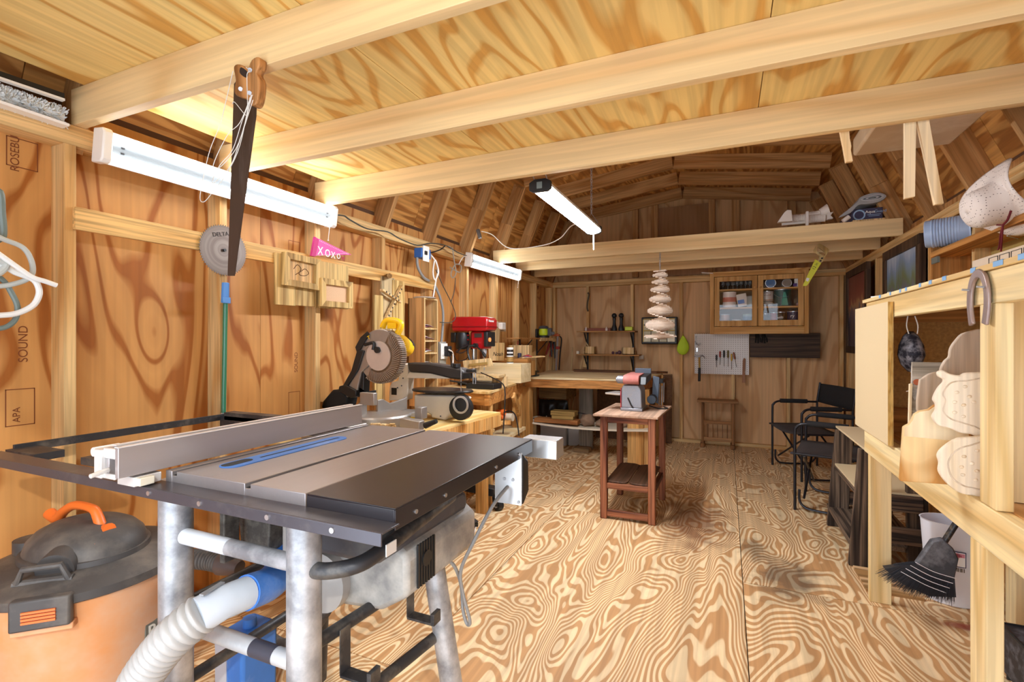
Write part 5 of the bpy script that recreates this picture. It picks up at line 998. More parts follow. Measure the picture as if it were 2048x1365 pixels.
# ---------------------------------------------------------------- belt sander on its stand
stz = wood('red_stain_z', '#a5694a', '#5f3020', 'z', 6, .06, 6, .9, streak=.4, knots=.8, knotcol='#3a1a10'); stx = wood('red_stain_x', '#9c6244', '#5a2c1e', 'x', 6, .06, 6, .9, streak=.4)
sdk = thing('sander_stand', 'red-brown stained wooden stand carrying the belt sander', 'stand', (-.66, 3.85, 0))
sx0, sx1, sy0, sy1 = -.845, -.455, 3.53, 4.17
MB().prism([(sx0-.045, sy0-.03), (sx1+.02, sy0-.01), (sx1+.045, sy1+.02), (sx0-.02, sy1+.02)], (0, 0, .745), (1, 0, 0), (0, 1, 0), (0, 0, .016)).build('top', wood('stand_top', '#b99880', '#a07e66', 'y', 3, .2, 5, .9, streak=.3), sdk, bevel=.002)
for x in (sx0, sx1-.05):
    for y in (sy0, sy1-.05): MB().prism([(x, y), (x+.05, y), (x+.05, y+.05), (x, y+.05)], (0, 0, 0), (1, 0, 0), (0, 1, 0), (0, 0, .745)).build('leg', stz, sdk, bevel=.007)
for y in (sy0+.006, sy1-.044):
    for z, h in ((.70, .045), (.22, .04)): MB().box(sx0+.05, sx1-.05, y, y+.036, z, z+h).build('rail', stx, sdk, bevel=.003)
MB().box(sx0+.05, sx1-.05, sy0+.006, sy0+.042, .02, .065).build('rail', stx, sdk, bevel=.004)
for x in (sx0+.01, sx1-.045): MB().box(x, x+.03, sy0+.05, sy1-.05, .70, .745).box(x, x+.03, sy0+.05, sy1-.05, .19, .225).build('side_rail', wood('red_stain_y', '#7d4c35', '#4a2418', 'y', 6, .06, 6, .9, streak=.4), sdk)
dbr = wood('dark_slat', '#5a3d2b', '#46301f', 'y', 5, .08, 5, .9)
for a, b_ in ((sx0+.035, -.652), (-.645, sx1-.035)):
    r_ = .04; pl = [(a+r_, sy0+.02), (b_-r_, sy0+.02), (b_-.01, sy0+.035), (b_, sy0+.06), (b_, sy1-.06), (b_-r_, sy1-.03), (a+r_, sy1-.03), (a, sy1-.06), (a, sy0+.06), (a+.01, sy0+.035)]
    MB().prism(pl, (0, 0, .26), (1, 0, 0), (0, 1, 0), (0, 0, .014)).build('shelf_slat', dbr, sdk, bevel=.004)
bs_ = thing('belt_sander', 'grey bench belt and disc sander with red belt on the stained stand', 'sander', (-.64, 3.80, .761))
castg = plain('hammered_grey', '#8b8b90', .35, metal=.5, noise=.15, nscale=120, dust='#a3927f', dustamt=.3, dscale=8); Y0 = 3.80; zb0 = .762
ax0, ax1 = -0.733, -0.576
MB().box(ax0-.005, ax1, Y0-.06, Y0+.20, zb0, zb0+.022).build('base', castg, bs_, bevel=.004)
MB().prism([(ax0, zb0+.022), (ax1-.004, zb0+.022), (ax1-.010, zb0+.16), (ax1-.03, zb0+.195), (ax0+.015, zb0+.195), (ax0+.002, zb0+.17)], (0, Y0-.05, 0), (1, 0, 0), (0, 0, 1), (0, .20, 0)).build('body', castg, bs_, bevel=.006)
MB().box(ax0-.006, ax0-.001, Y0-.05, Y0+.02, zb0+.022, zb0+.17).build('red_disc_guard', plain('sander_red', '#a83038', .5), bs_)
MB().tube([(ax0+.05, Y0-.056, zb0+.10), (ax0+.075, Y0-.056, zb0+.045), (ax0+.09, Y0-.058, zb0+.025)], .006, 6).build('tracking_lever', blackp, bs_)
rz_ = zb0+.235; m = MB(); R_ = .034
prof2 = [(Y0-.05+R_*cos(a), rz_+R_*sin(a)) for a in [pi/2+pi*i/12 for i in range(13)]]+[(Y0+.26+R_*.8*cos(a), rz_+.012+R_*.8*sin(a)) for a in [-pi/2+pi*i/12 for i in range(13)]]
MB().prism([(a, b_) for a, b_ in prof2], (ax0+.018, 0, 0), (0, 1, 0), (0, 0, 1), (.115, 0, 0)).build('sanding_belt', plain('abrasive_red', '#a8635a', .8, noise=.15, nscale=60, dust='#c99a90', dustamt=.35, dscale=5), bs_, smooth=30)
MB().cyl((ax0-.03, Y0-.04, rz_), (ax0+.016, Y0-.04, rz_), .030, n=24).cyl((ax0-.04, Y0-.04, rz_), (ax0-.03, Y0-.04, rz_), .020, n=24).build('idler_drum', castg, bs_, bevel=.003)
MB().prism([(Y0-.06, rz_-.035), (Y0+.22, rz_-.01), (Y0+.22, rz_+.04), (Y0-.02, rz_+.025)], (ax0+.136, 0, 0), (0, 1, 0), (0, 0, 1), (.05, 0, 0)).build('belt_guard', blackp, bs_, bevel=.006)
MB().box(ax0+.06, ax0+.185, Y0+.20, Y0+.225, rz_+.02, rz_+.075).build('work_stop', plain('slate_metal', '#4c545f', .5, metal=.4), bs_, bevel=.003)
MB().prism([(0, .0), (.05, -.02), (.06, .19), (.01, .20)], (ax1+.03, Y0+.22, zb0+.05), (1, 0, 0), (0, 0, 1), (0, .02, 0)).cyl((ax1+.04, Y0+.14, zb0+.07), (ax1+.04, Y0+.30, zb0+.07), .035, n=20).build('disc_housing', plain('slate_metal', ''), bs_, bevel=.003)
MB().prism([(ax0-.13, Y0-.02), (ax0-.008, Y0-.06), (ax0-.008, Y0+.10), (ax0-.08, Y0+.13)], (0, 0, zb0+.115), (1, 0, 0), (0, 1, 0), (0, 0, .014)).build('mitre_table', plain('bright_aluminium', ''), bs_, bevel=.002)
MB().tube(smoothpath([(ax1+.02, Y0+.16, zb0+.02), (ax1+.10, Y0+.13, zb0+.006), (ax1+.16, Y0+.16, zb0+.006), (ax1+.12, Y0+.25, zb0+.006)], 5), .005, 6).build('power_cord', blackp, bs_)
MB().cyl((ax0+.03, Y0-.02, zb0+.197), (ax0+.03, Y0-.02, zb0+.215), .010, n=12).build('pivot_bolt', white, bs_)
# ---------------------------------------------------------------- hand saw with yellow blade on the joists
ys = thing('pruning_saw', 'hand saw with pale wooden grip and yellow printed blade hanging from the last joist', 'saw', Pt(1640, 530, 5.28))
def q(a, b_, Y=5.285): u_, v_ = 1560+a/10.24, 480+b_/10.24; p = Pt(u_, v_, Y); return (p.x, p.z)
MB().prism([q(720, 400), q(850, 470), q(590, 890), q(545, 945), q(470, 945), q(480, 900)], (0, 5.285, 0), (1, 0, 0), (0, 0, 1), (0, .0015, 0)).build('blade', plain('yellow_print', '#d8d83c', .5, noise=.04), ys)
MB().prism([q(545, 775), q(608, 790), q(570, 860), q(525, 835)], (0, 5.2848, 0), (1, 0, 0), (0, 0, 1), (0, -.0006, 0)).build('price_tag', plain('paper_white', ''), ys)
outer = [q(740, 120), q(790, 80), q(870, 110), q(985, 190), q(995, 230), q(930, 340), q(870, 450), q(835, 470), q(780, 430), q(800, 330), q(720, 270), q(690, 215)]
inner = [q(800, 170), q(910, 260), q(925, 300), q(900, 330), q(830, 300), q(750, 215), q(755, 170)]
grip = wood('grip_beech', '#dfc48a', '#c9a766', 'z', 6, .1, 4, .9)
m = MB(); k = len(outer); inn = []
cxy = (sum(a for a, _ in inner)/len(inner), sum(b_ for _, b_ in inner)/len(inner))
ip = smooth2(inner, 4); op_ = smooth2(outer, 3)
def near(p): return min(range(len(ip)), key=lambda i: (math.atan2(ip[i][1]-cxy[1], ip[i][0]-cxy[0])-math.atan2(p[1]-cxy[1], p[0]-cxy[0]))**2)
vs = []
for p in op_: c = ip[near(p)]; vs += [(p[0], 5.275, p[1]), (c[0], 5.275, c[1]), (c[0], 5.299, c[1]), (p[0], 5.299, p[1])]
n_ = len(op_); MB().add(vs, [(i*4+j, ((i+1) % n_)*4+j, ((i+1) % n_)*4+(j+1) % 4, i*4+(j+1) % 4) for i in range(n_) for j in range(4)]).build('grip', grip, ys, smooth=40)
for a, b_ in ((855, 382), (825, 435)): p = q(a, b_); MB().cyl((p[0], 5.274, p[1]), (p[0], 5.270, p[1]), .008, n=12).build('rivet', blackp, ys)
text('12 in', .035, (q(700, 620)[0], 5.2846, q(700, 620)[1]), (q(850, 470)[0]-q(590, 890)[0], 0, q(850, 470)[1]-q(590, 890)[1]), (-(q(850, 470)[1]-q(590, 890)[1]), 0, q(850, 470)[0]-q(590, 890)[0]), 'lettering', plain('dark_green_ink', '#4a5a1c', .6), ys, depth=.0003)
# ---------------------------------------------------------------- things on top of the far joists
def qa(a, b_, Y=4.9): p = Pt(1540+a/8.533, 380+b_/8.533, Y); return (p.x, p.z)
ZJ = 2.247
ptm = plain('white_pipe', '#e6e0d8', .4, noise=.04)
pfs = thing('white_conduit_parts', 'heap of white plastic conduit fittings lying on top of the fourth joist', 'pipe fittings', (.62, 4.8, ZJ))
MB().prism([qa(100, 615), qa(215, 450), qa(260, 415), qa(330, 420), qa(350, 600)], (0, 4.74, 0), (1, 0, 0), (0, 0, 1), (0, .06, 0)).build('bracket', ptm, pfs, bevel=.004)
for a, b_, c_, d_, r_ in ((350, 500, 620, 480, .036), (660, 500, 940, 470, .034), (620, 420, 900, 380, .018), (200, 580, 620, 540, .016)):
    p0_, p1_ = qa(a, b_, 4.86), qa(c_, d_, 4.86); m = MB(); L_ = 14
    pts = [V((p0_[0]+(p1_[0]-p0_[0])*i/40, 4.86, p0_[1]+(p1_[1]-p0_[1])*i/40)) for i in range(41)]; m.tube(pts, [r_*(1+.06*(i % 2)) for i in range(41)], 14).build('ribbed_fitting', ptm, pfs)
p0_, p1_ = qa(900, 380, 4.84), qa(990, 340, 4.84); MB().tube([(p0_[0]-.02, 4.84, p0_[1]), (p1_[0], 4.84, p1_[1])], [.028, .05], 18).build('elbow', ptm, pfs)
MB().prism([qa(940, 440), qa(1045, 420), qa(1000, 480), qa(1045, 530), qa(940, 550)], (0, 4.80, 0), (1, 0, 0), (0, 0, 1), (0, .05, 0)).build('flange', ptm, pfs, bevel=.003)
MB().box(qa(615, 500, 4.76)[0], qa(665, 500, 4.76)[0], 4.76, 4.80, ZJ, qa(0, 420, 4.76)[1]).build('coupler', ptm, pfs, bevel=.004)
ag = thing('flooring_box', 'dark blue printed box marked AquaGuard on top of the fourth joist', 'box', (.85, 4.8, ZJ))
a0_, a1_ = qa(1390, 490, 4.75), qa(1925, 490, 4.75)
MB().box(a0_[0], a1_[0], 4.75, 5.35, ZJ+.012, ZJ+.012+(.098)).build('carton', plain('navy_box', '#43425e', .5, noise=.15, nscale=12), ag, bevel=.003)
text('Aqua', .031, (qa(1545, 410)[0]-.0, 4.748, ZJ+.070), (1, 0, 0), (0, 0, 1), 'lettering', plain('ink_white', ''), ag, bold=True); text('Guard', .031, (qa(1695, 410)[0]-.0, 4.748, ZJ+.070), (1, 0, 0), (0, 0, 1), 'lettering', plain('ink_paleblue', '#9fc0e0', .6), ag)
MB().box(qa(1580, 0)[0], qa(1800, 0)[0], 4.748, 4.75, ZJ+.054, ZJ+.058).box(qa(1600, 0)[0], qa(1780, 0)[0], 4.748, 4.75, ZJ+.043, ZJ+.046).build('small_print', plain('ink_paleblue', ''), ag)
MB().lathe([(.032, 0), (.032, .002), (.042, .002), (.042, 0), (.032, 0)], (qa(1445, 420)[0], 4.75, ZJ+.060), n=28, M=Matrix.Rotation(pi/2, 3, 'X'), caps=False).build('ring_logo', plain('ink_paleblue', ''), ag)
MB().box(a0_[0]-.0, a1_[0]+.02, 4.70, 5.4, ZJ, ZJ+.012).build('pale_board', bxm, ag)
fs_ = thing('folded_sheeting', 'folded grey sheeting draped over the dark blue flooring box', 'sheeting', (.75, 4.8, ZJ+.05))
fold = [qa(1100, 550), qa(1290, 480), qa(1420, 350), qa(1550, 335), qa(1750, 300), qa(1880, 215), qa(1820, 160), qa(1700, 145), qa(1560, 175), qa(1440, 230), qa(1400, 300), qa(1240, 430)]
MB().prism(smooth2(fold, 3), (0, 4.72, 0), (1, 0, 0), (0, 0, 1), (0, .028, 0)).prism(smooth2([qa(1440, 300), qa(1560, 330), qa(1750, 300), qa(1880, 215), qa(1820, 160), qa(1700, 145), qa(1560, 175), qa(1440, 230)], 3), (0, 4.748, 0), (1, 0, 0), (0, 0, 1), (0, .4, 0)).build('sheet_body', plain('grey_sheeting', '#a9abae', .5, noise=.08), fs_, bevel=.004)
for k in range(4):
    sc_ = .9-.2*k; pc = qa(1640, 235); pl = [(pc[0]+(p[0]-pc[0])*sc_, pc[1]+(p[1]-pc[1])*sc_*.8) for p in [qa(1440, 270), qa(1560, 215), qa(1720, 175), qa(1840, 190), qa(1780, 250), qa(1600, 290)]]
    MB().tube([V((a, 4.718, b_)) for a, b_ in smooth2(pl, 4)], .0035, 5, closed=True).build('fold_edge', plain('fold_dark' if k % 2 else 'fold_light', '#5d6a70' if k % 2 else '#cfd4d8', .5), fs_)
p_ = qa(1320, 490, 4.70); MB().tube([(p_[0]-.03, 4.70, p_[1]-.02), (p_[0]+.012, 4.70, p_[1]+.015)], .018, 12).build('pipe_end', ptm, fs_)
# ---------------------------------------------------------------- stamps on the wall plywood
ink = plain('stamp_ink', '#7a3f1c', .7)
def wx(u, v, X): t = (u-1024)/980.8; s = X/(-.4007+t*.9162); return V((X, (.9162+t*.4007)*s, 1.3+(680-v)/980.8*s))
XW = -2.3385
m = MB()
for (u0, v0, u1, v1) in ((12, 270, 76, 345), (10, 780, 70, 848), (577, 480, 600, 508), (577, 785, 600, 830)):
    a, b_ = wx(u0, v0, XW), wx(u1, v1, XW); 
    for y0, y1, z0, z1 in ((a.y, b_.y, a.z-.003, a.z), (a.y, b_.y, b_.z, b_.z+.003), (a.y, a.y+.003, b_.z, a.z), (b_.y-.003, b_.y, b_.z, a.z)): m.box(XW, XW+.0004, y0, y1, z0, z1)
tr = m.build('stamp_outline', ink, wall_left, smooth=0)
for u_, v_, s_, tx, rot in ((38, 345, .035, 'ROSEBURG', 1), (55, 725, .038, 'SOUND', 1), (595, 745, .034, 'SOUND', 1), (40, 845, .03, 'APA', 1)):
    p = wx(u_, v_, XW); text(tx, s_, (p.x+.0006, p.y, p.z), (0, 0, 1), (0, -1, 0), 'stamp_lettering', ink, wall_left, depth=.0002)
# ---------------------------------------------------------------- hanging hand saw and its wire
rust = plain('rusty_blade', '#4a3a30', .45, metal=.5, noise=.35, nscale=12, nstretch=(1, 1, .15), dust='#8d8278', dustamt=.3, dscale=18)
def qy(u, v, Y=1.018): p = Pt(u, v, Y); return (p.x, p.z)
hs_ = thing('hand_saw', 'old rusty hand saw with worn wooden handle hanging from the nearest joist', 'saw', Pt(470, 350, 1.018))
MB().prism([qy(468, 168), qy(474, 160), qy(513, 200), qy(512, 232), qy(469, 552), qy(455, 552)], (0, 1.018, 0), (1, 0, 0), (0, 0, 1), (0, .0018, 0)).build('blade', rust, hs_)
hw = wood('worn_handle', '#bd8650', '#85552a', 'z', 8, .1, 5, .9, streak=.4)
MB().prism(smooth2([qy(476, 140), qy(484, 133), qy(497, 137), qy(503, 145), qy(512, 125), qy(526, 119), qy(527, 135), qy(521, 150), qy(527, 165), qy(525, 195), qy(519, 213), qy(510, 215), qy(506, 205), qy(495, 200), qy(482, 196), qy(477, 185), qy(480, 165)], 3), (0, 1.003, 0), (1, 0, 0), (0, 0, 1), (0, .026, 0)).build('handle', hw, hs_, bevel=.003)
MB().prism(smooth2([qy(492, 140), qy(505, 150), qy(503, 160), qy(496, 158), qy(489, 150)], 3), (0, 1.0018, 0), (1, 0, 0), (0, 0, 1), (0, .001, 0)).build('handle_opening', plain('dark_hole', '#2b1a0f', .9), hs_)
for u_, v_ in ((481, 178), (500, 140), (499, 186)): MB().cyl(Pt(u_, v_, 1.003), Pt(u_, v_, .999), .006, n=12).build('rivet', steel, hs_)
wr = MB(); wire = plain('white_wire', '#d9d7d0', .4)
wr.tube(smoothpath([Pt(492, 135, .998), Pt(500, 143, .994), Pt(494, 150, .994), Pt(495, 200, .998), Pt(494, 232, .998), Pt(470, 205, .994), Pt(465, 208, .999)], 5), .0011, 5)
wr.tube(smoothpath([Pt(466, 142, .999), Pt(450, 210, .998), Pt(440, 250, .998), Pt(420, 300, .998), Pt(408, 350, .998), Pt(400, 395, .998), Pt(408, 404, .998), Pt(425, 385, .998), Pt(455, 345, .998), Pt(480, 290, .998), Pt(500, 195, .998)], 5), .0011, 5)
wr.tube(smoothpath([Pt(503, 190, .998), Pt(480, 245, .998), Pt(455, 270, .998), Pt(430, 320, .998), Pt(427, 342, .998), Pt(450, 325, .998), Pt(478, 285, .998), Pt(504, 192, .998)], 5), .0011, 5)
wr.tube(smoothpath([Pt(505, 190, .998), Pt(485, 240, .998), Pt(465, 300, .998), Pt(440, 330, .998), Pt(425, 362, .998), Pt(432, 363, .998), Pt(462, 330, .998), Pt(480, 280, .998), Pt(506, 200, .998)], 5), .0011, 5)
solo('wire_coil', 'loose loops of thin white wire hooked on the hanging hand saw', 'wire', wr, wire, Pt(430, 350, 1.08))
# ---------------------------------------------------------------- circular blade, pole, frames, pennant on the left wall
cbn = V(wx(447, 501, -2.222)); cbm, nt, b = newmat('saw_blade_steel'); tcv = N(nt, 'ShaderNodeTexCoord'); sx_ = N(nt, 'ShaderNodeSeparateXYZ'); nt.links.new(tcv.outputs['Object'], sx_.inputs[0])
an = math_(nt, 'ARCTAN2', sx_.outputs[2], sx_.outputs[1]); nz = N(nt, 'ShaderNodeTexNoise', i_Scale=40.0); cmb = N(nt, 'ShaderNodeCombineXYZ'); ln = N(nt, 'ShaderNodeVectorMath', operation='LENGTH'); nt.links.new(tcv.outputs['Object'], ln.inputs[0]); nt.links.new(ln.outputs['Value'], cmb.inputs[0]); nt.links.new(cmb.outputs[0], nz.inputs['Vector'])
nt.links.new(ramp(nt, nz.outputs[0], [(.3, srgb('#5a4e47')), (.7, srgb('#7d736c'))]), b.inputs['Base Color']); b.inputs['Metallic'].default_value = .6; b.inputs['Roughness'].default_value = .45; b.inputs['Anisotropic'].default_value = .6
poly = []
for i in range(60):
    a = 2*pi*i/60; r_ = .118; poly += [((r_)*cos(a), r_*sin(a)), ((r_+.006)*cos(a+.02), (r_+.006)*sin(a+.02)), ((r_-.002)*cos(a+.06), (r_-.002)*sin(a+.06))]
sbd = thing('circular_saw_blade', 'round toothed circular saw blade hung on the wall cleat behind the hand saw', 'saw blade', cbn)
MB().prism(poly, cbn, (0, 1, 0), (0, 0, 1), (.0025, 0, 0)).build('blade', cbm, sbd); MB().cyl(cbn+V((.002, 0, 0)), cbn+V((.012, 0, 0)), .007, n=12).build('arbor_nail', blackp, sbd)
text('DELTA', .028, cbn+V((.0032, -.055, .055)), (0, 1, .25), (0, -.25, 1), 'lettering', plain('ink_black', '#2a2220', .6), sbd, depth=.0003, bold=True)
pole = thing('extension_pole', 'green metal extension pole with blue clip standing against the left wall', 'pole', wx(447, 830, -2.18))
MB().tube([wx(451, 606, -2.235), wx(447, 832, -2.235)], .0105, 14).build('pole_tube', plain('green_paint', '#2f7a5c', .3, coat=.5), pole)
MB().tube([wx(451, 566, -2.215), wx(450, 606, -2.213)], [.016, .018], 10).box(-2.2, -2.19, wx(451, 600, -2.2).y-.02, wx(451, 600, -2.2).y+.02, wx(451, 607, -2.2).z, wx(451, 595, -2.2).z).build('blue_clip', plain('clip_blue', '#4f8ad0', .4), pole, bevel=.002)
MB().cyl(wx(447, 833, -2.235), wx(447, 826, -2.235), .014, n=12).build('tip', plain('bright_aluminium', ''), pole)
fw = wood('spalted_pine', '#d9b878', '#a8854c', 'z', 5, .08, 8, .8, streak=.3, knots=1.6, knotcol='#5f4526')
bb = thing('backing_boards', 'panel of spalted boards carrying two small square frames', 'board', wx(625, 560, -2.21))
a, b_ = wx(550, 507, -2.22), wx(696, 616, -2.22)
ys_ = [a.y+(b_.y-a.y)*k for k in (0, .24, .5, .75, 1)]
zt = 1.3+(680-507)/980.8*(a-V((0, 0, 1.3))).length*.0+0
m = MB(); ztop, zbot = wx(560, 507, -2.22).z, wx(560, 610, -2.22).z
for i in range(4): m.roff().box(-2.229, -2.215, ys_[i], ys_[i+1]-.001, zbot+.004*(i % 2), ztop)
m.build('boards', fw, bb, bevel=.001)
def sqframe(label, u0, v0, u1, v1, X, tilt, light):
    p0, p1 = wx(u0, v0, X), wx(u1, v1, X); W_, H_ = p1.y-p0.y, abs(wx(u0, v1-6, X).z-p0.z); f = .035
    t = thing('square_frame', label, 'frame', ((X, (p0.y+p1.y)/2, p0.z-H_)), 'small square wooden frames')
    o = V((X, p0.y, p0.z-H_)); M = Matrix.Rotation(tilt, 3, 'X'); c = o+V((0, W_/2, H_/2)); ry = M @ V((0, 1, 0)); rz2 = M @ V((0, 0, 1)); o2 = c-ry*W_/2-rz2*H_/2
    for pl in ([(0, 0), (W_, 0), (W_-f, f), (f, f)], [(0, H_), (W_, H_), (W_-f, H_-f), (f, H_-f)], [(0, 0), (f, f), (f, H_-f), (0, H_)], [(W_, 0), (W_-f, f), (W_-f, H_-f), (W_, H_)]): MB().roff().prism(pl, o2, ry, rz2, (.03, 0, 0)).build('frame_side', fw, t, bevel=.001)
    MB().prism([(f, f), (W_-f, f), (W_-f, H_-f), (f, H_-f)], o2+V((.004, 0, 0)), ry, rz2, (.004, 0, 0)).build('inset_panel', light, t)
    return t, o2, ry, rz2, W_, H_
t_, o2, ry, rz2, W_, H_ = sqframe('left square frame with a curving line drawn on its inset panel', 562, 505, 634, 578, -2.214, -.03, wood('pale_inset', '#e0b880', '#c99c5c', 'z', 4, .2, 6, .6))
MB().tube(smoothpath([o2+V((.009, 0, 0))+ry*a*W_+rz2*b__*H_ for a, b__ in ((.3, .55), (.4, .7), (.5, .6), (.45, .42), (.6, .4), (.72, .5), (.62, .62), (.5, .52), (.35, .38))], 5), .002, 5).build('drawn_line', plain('brown_ink', ''), t_)
sqframe('right square frame with a plain pinkish inset panel, hung slightly lower', 636, 556, 699, 619, -2.200, .0, plain('pinkish_panel', '#d9b48e', .7, noise=.1, nscale=150))
pn_ = thing('pennant_flag', 'pink triangular pennant reading XOXO with a red heart standing on the wall cleat', 'pennant', wx(650, 512, -2.20))
A, B_, C_ = wx(628, 474, -2.20), wx(621, 512, -2.20), wx(702, 510, -2.20)
def pp_(V_): return (V_.y, V_.z)
MB().prism([pp_(A), pp_(B_), (C_.y, C_.z+.0)], (-2.205, 0, 0), (0, 1, 0), (0, 0, 1), (.012, 0, 0)).build('flag', plain('hot_pink', '#e055a8', .55), pn_, bevel=.002)
MB().prism([(A.y, A.z), (B_.y, B_.z), (B_.y+.03, B_.z), (A.y+.03, A.z-.012)], (-2.206, 0, 0), (0, 1, 0), (0, 0, 1), (.0145, 0, 0)).build('dark_edge', plain('deep_pink', '#c01f74', .55), pn_)
L_ = (C_.y-B_.y)
for s_, sz, a, dz in (('X', .070, .14, .012), ('O', .062, .31, .010), ('X', .056, .46, .008), ('O', .044, .60, .012)):
    text(s_, sz, (-2.1925, B_.y+L_*a, B_.z+dz+.004), (0, 1, 0), (0, 0, 1), 'lettering', plain('ink_white', ''), pn_, bold=True, depth=.0006, sx=.85)
hy, hz = B_.y+L_*.76, B_.z+.024; MB().prism([(hy+.0012*x, hz+.0012*y) for x, y in ((0, -12), (11, -1), (12, 6), (7, 10), (0, 5), (-7, 10), (-12, 6), (-11, -1))], (-2.1925, 0, 0), (0, 1, 0), (0, 0, 1), (.0012, 0, 0)).build('heart', plain('label_red', ''), pn_)
m = MB()
for i in range(22):
    f_ = i/22; y = B_.y+.035+(L_-.06)*f_; zt_ = A.z+(C_.z-A.z)*((y-A.y)/(C_.y-A.y)); m.box(-2.1930, -2.1924, y, y+.006, zt_-.012, zt_-.0095); m.box(-2.1930, -2.1924, y, y+.006, B_.z+.006+(C_.z-B_.z)*f_, B_.z+.0085+(C_.z-B_.z)*f_)
m.build('stitch_line', plain('ink_white', ''), pn_)
# ---------------------------------------------------------------- leaning spalted boards and the drilled cross
for i, (u0, v0, u1, v1, X, lab_) in enumerate(((746, 590, 763, 800, -2.21, 'narrow yellow board leaning on the stud left of the drilled cross'), (760, 553, 786, 700, -2.235, 'grey spalted board behind the drilled cross'), (783, 560, 806, 690, -2.225, 'streaked pale board standing right of the drilled cross'))):
    a, b_ = wx(u0, v0, X), wx(u1, v0, X); zb2 = wx((u0+u1)/2, v1, X).z; solo('spalted_board', lab_, 'board', MB().box(X, X+.015, a.y, b_.y, zb2, a.z), fw if i != 1 else wood('grey_spalted', '#c5ae84', '#7d6a4c', 'z', 5, .08, 9, .8, streak=.4), (X, a.y, zb2), bevel=.001)
cr_ = thing('drilled_cross', 'crossed pair of wooden strips drilled with rows of holes on the left wall', 'jig', wx(783, 600, -2.19))
m = MB()
for p_, q_ in ((wx(803, 572, -2.19), wx(763, 655, -2.19)), (wx(763, 580, -2.18), wx(800, 605, -2.18))):
    st2 = MB().beam(p_, q_, .014, .030, up=(1, 0, 0)).build('strip', bxm, cr_, bevel=.001); L = (q_-p_).length; n_ = int(L/.034)
    hh = MB()
    for i in range(1, n_): c = p_.lerp(q_, i/n_)+V((.0155, 0, 0)); hh.cyl(c, c+V((.0006, 0, 0)), .007, n=10)
    hh.build('drilled_hole', gap, st2)
solo('wood_peg', 'short round wooden peg on the wall cleat above the drilled cross', 'peg', MB().cyl(wx(779, 552, -2.225), wx(779, 552, -2.16), .018, n=18), wood('end_grain', '#b08a56', '#8a6536', 'x', 20, 1, 4, .9), wx(779, 552, -2.2))
# ---------------------------------------------------------------- sandpaper rack
sr = thing('sandpaper_rack', 'tall narrow wooden rack of slots holding sandpaper sheets on the left wall', 'rack', (-2.16, 3.23, .78))
rx0, rx1, ry0, ry1, rz0, rz1 = -2.245, -2.10, 3.14, 3.33, .79, 1.62
brn = wood('rack_pine', '#d3a066', '#b57f44', 'z', 4, .07, 6, .9, knots=1)
MB().box(rx0, rx1, ry0, ry0+.012, rz0, rz1).build('side_panel', brn, sr, bevel=.001); MB().box(rx0, rx1, ry1-.012, ry1, rz0, rz1).build('side_panel', bxm, sr); MB().box(rx0, rx0+.006, ry0, ry1, rz0, rz1).build('back_panel', brn, sr)
MB().box(rx1, rx1+.0015, ry0, ry0+.012, rz0, rz1).box(rx1, rx1+.0015, ry1-.012, ry1, rz0, rz1).build('pale_edge', bxm, sr)
slots = [rz0, rz0+.10]+[1.0+.095*i for i in range(5)]+[1.61]
for z in slots: MB().box(rx0+.006, rx1+.001, ry0+.012, ry1-.012, z, z+.010).build('divider', bxm, sr)
shc = [plain('sheet_purple', '#8a4a66', .7), plain('paper_white', ''), plain('sheet_brown', '#8a5a3a', .8)]
for i, z in enumerate(slots[:-1]):
    for k in range(3): solo('sandpaper_sheet', 'curled sandpaper sheets in the slots of the rack', 'sandpaper', MB().add([(rx0+.02+a*.115, ry0+.02+b_*.13, z+.014+k*.010+.012*sin(b_*2.5+k)) for a in (0, 1) for b_ in (0, .25, .5, .75, 1)], [(j, j+1, j+6, j+5) for j in range(4)]), shc[(i+k) % 3], (rx0+.07, ry0+.1, z+.012), group='sandpaper sheets in the rack', solidify=.0015)
solo('clear_lid', 'clear plastic lid lying on top of the sandpaper rack', 'lid', MB().lathe([(.085, 0), (.09, .004), (.08, .010), (.001, .011)], (-2.15, 3.22, 1.621), n=28), plain('clear_plastic', '#d9d4cb', .25, alpha=.75), (-2.15, 3.22, 1.621))
# ---------------------------------------------------------------- left benches
lb1 = thing('side_bench', 'low plywood side bench along the left wall under the scroll saw and mitre saw', 'workbench', (-1.9, 2.6, 0))
MB().prism([(-2.24, 1.86), (-1.64, 1.86), (-1.60, 2.557), (-1.545, 3.32), (-2.24, 3.42)], (0, 0, .742), (1, 0, 0), (0, 1, 0), (0, 0, .018)).build('top', wood('yellow_ply', '#ecd091', '#d6ae62', 'y', 3, .2, 7, .7, streak=.15), lb1, bevel=.001)
MB().beam((-1.66, 1.88, .70), (-1.56, 3.32, .70), .038, .085).build('front_edge', lg, lb1); MB().beam((-1.57, 3.33, .70), (-2.22, 3.41, .70), .038, .085).build('end_edge', lg, lb1)
for x, y in ((-1.68, 3.26), (-2.2, 3.3), (-1.72, 1.95), (-2.2, 1.95), (-1.92, 3.36)): MB().box(x-.045, x+.045, y, y+.038, 0, .742).build('leg', lg, lb1, bevel=.002)
MB().box(-2.2, -1.72, 2.0, 3.3, .28, .298).build('lower_shelf', bt_, lb1)
lb2 = thing('drill_bench', 'higher plywood bench along the left wall under the red drill press', 'workbench', (-2.0, 4.0, 0))
MB().prism([(-2.24, 3.44), (-1.665, 3.36), (-1.815, 4.42), (-2.24, 4.46)], (0, 0, .882), (1, 0, 0), (0, 1, 0), (0, 0, .018)).build('top', wood('yellow_ply2', '#e6c890', '#cda568', 'y', 3, .2, 7, .7, streak=.2), lb2, bevel=.001)
MB().beam((-1.69, 3.38, .836), (-1.835, 4.42, .836), .038, .09).build('front_edge', be_, lb2)
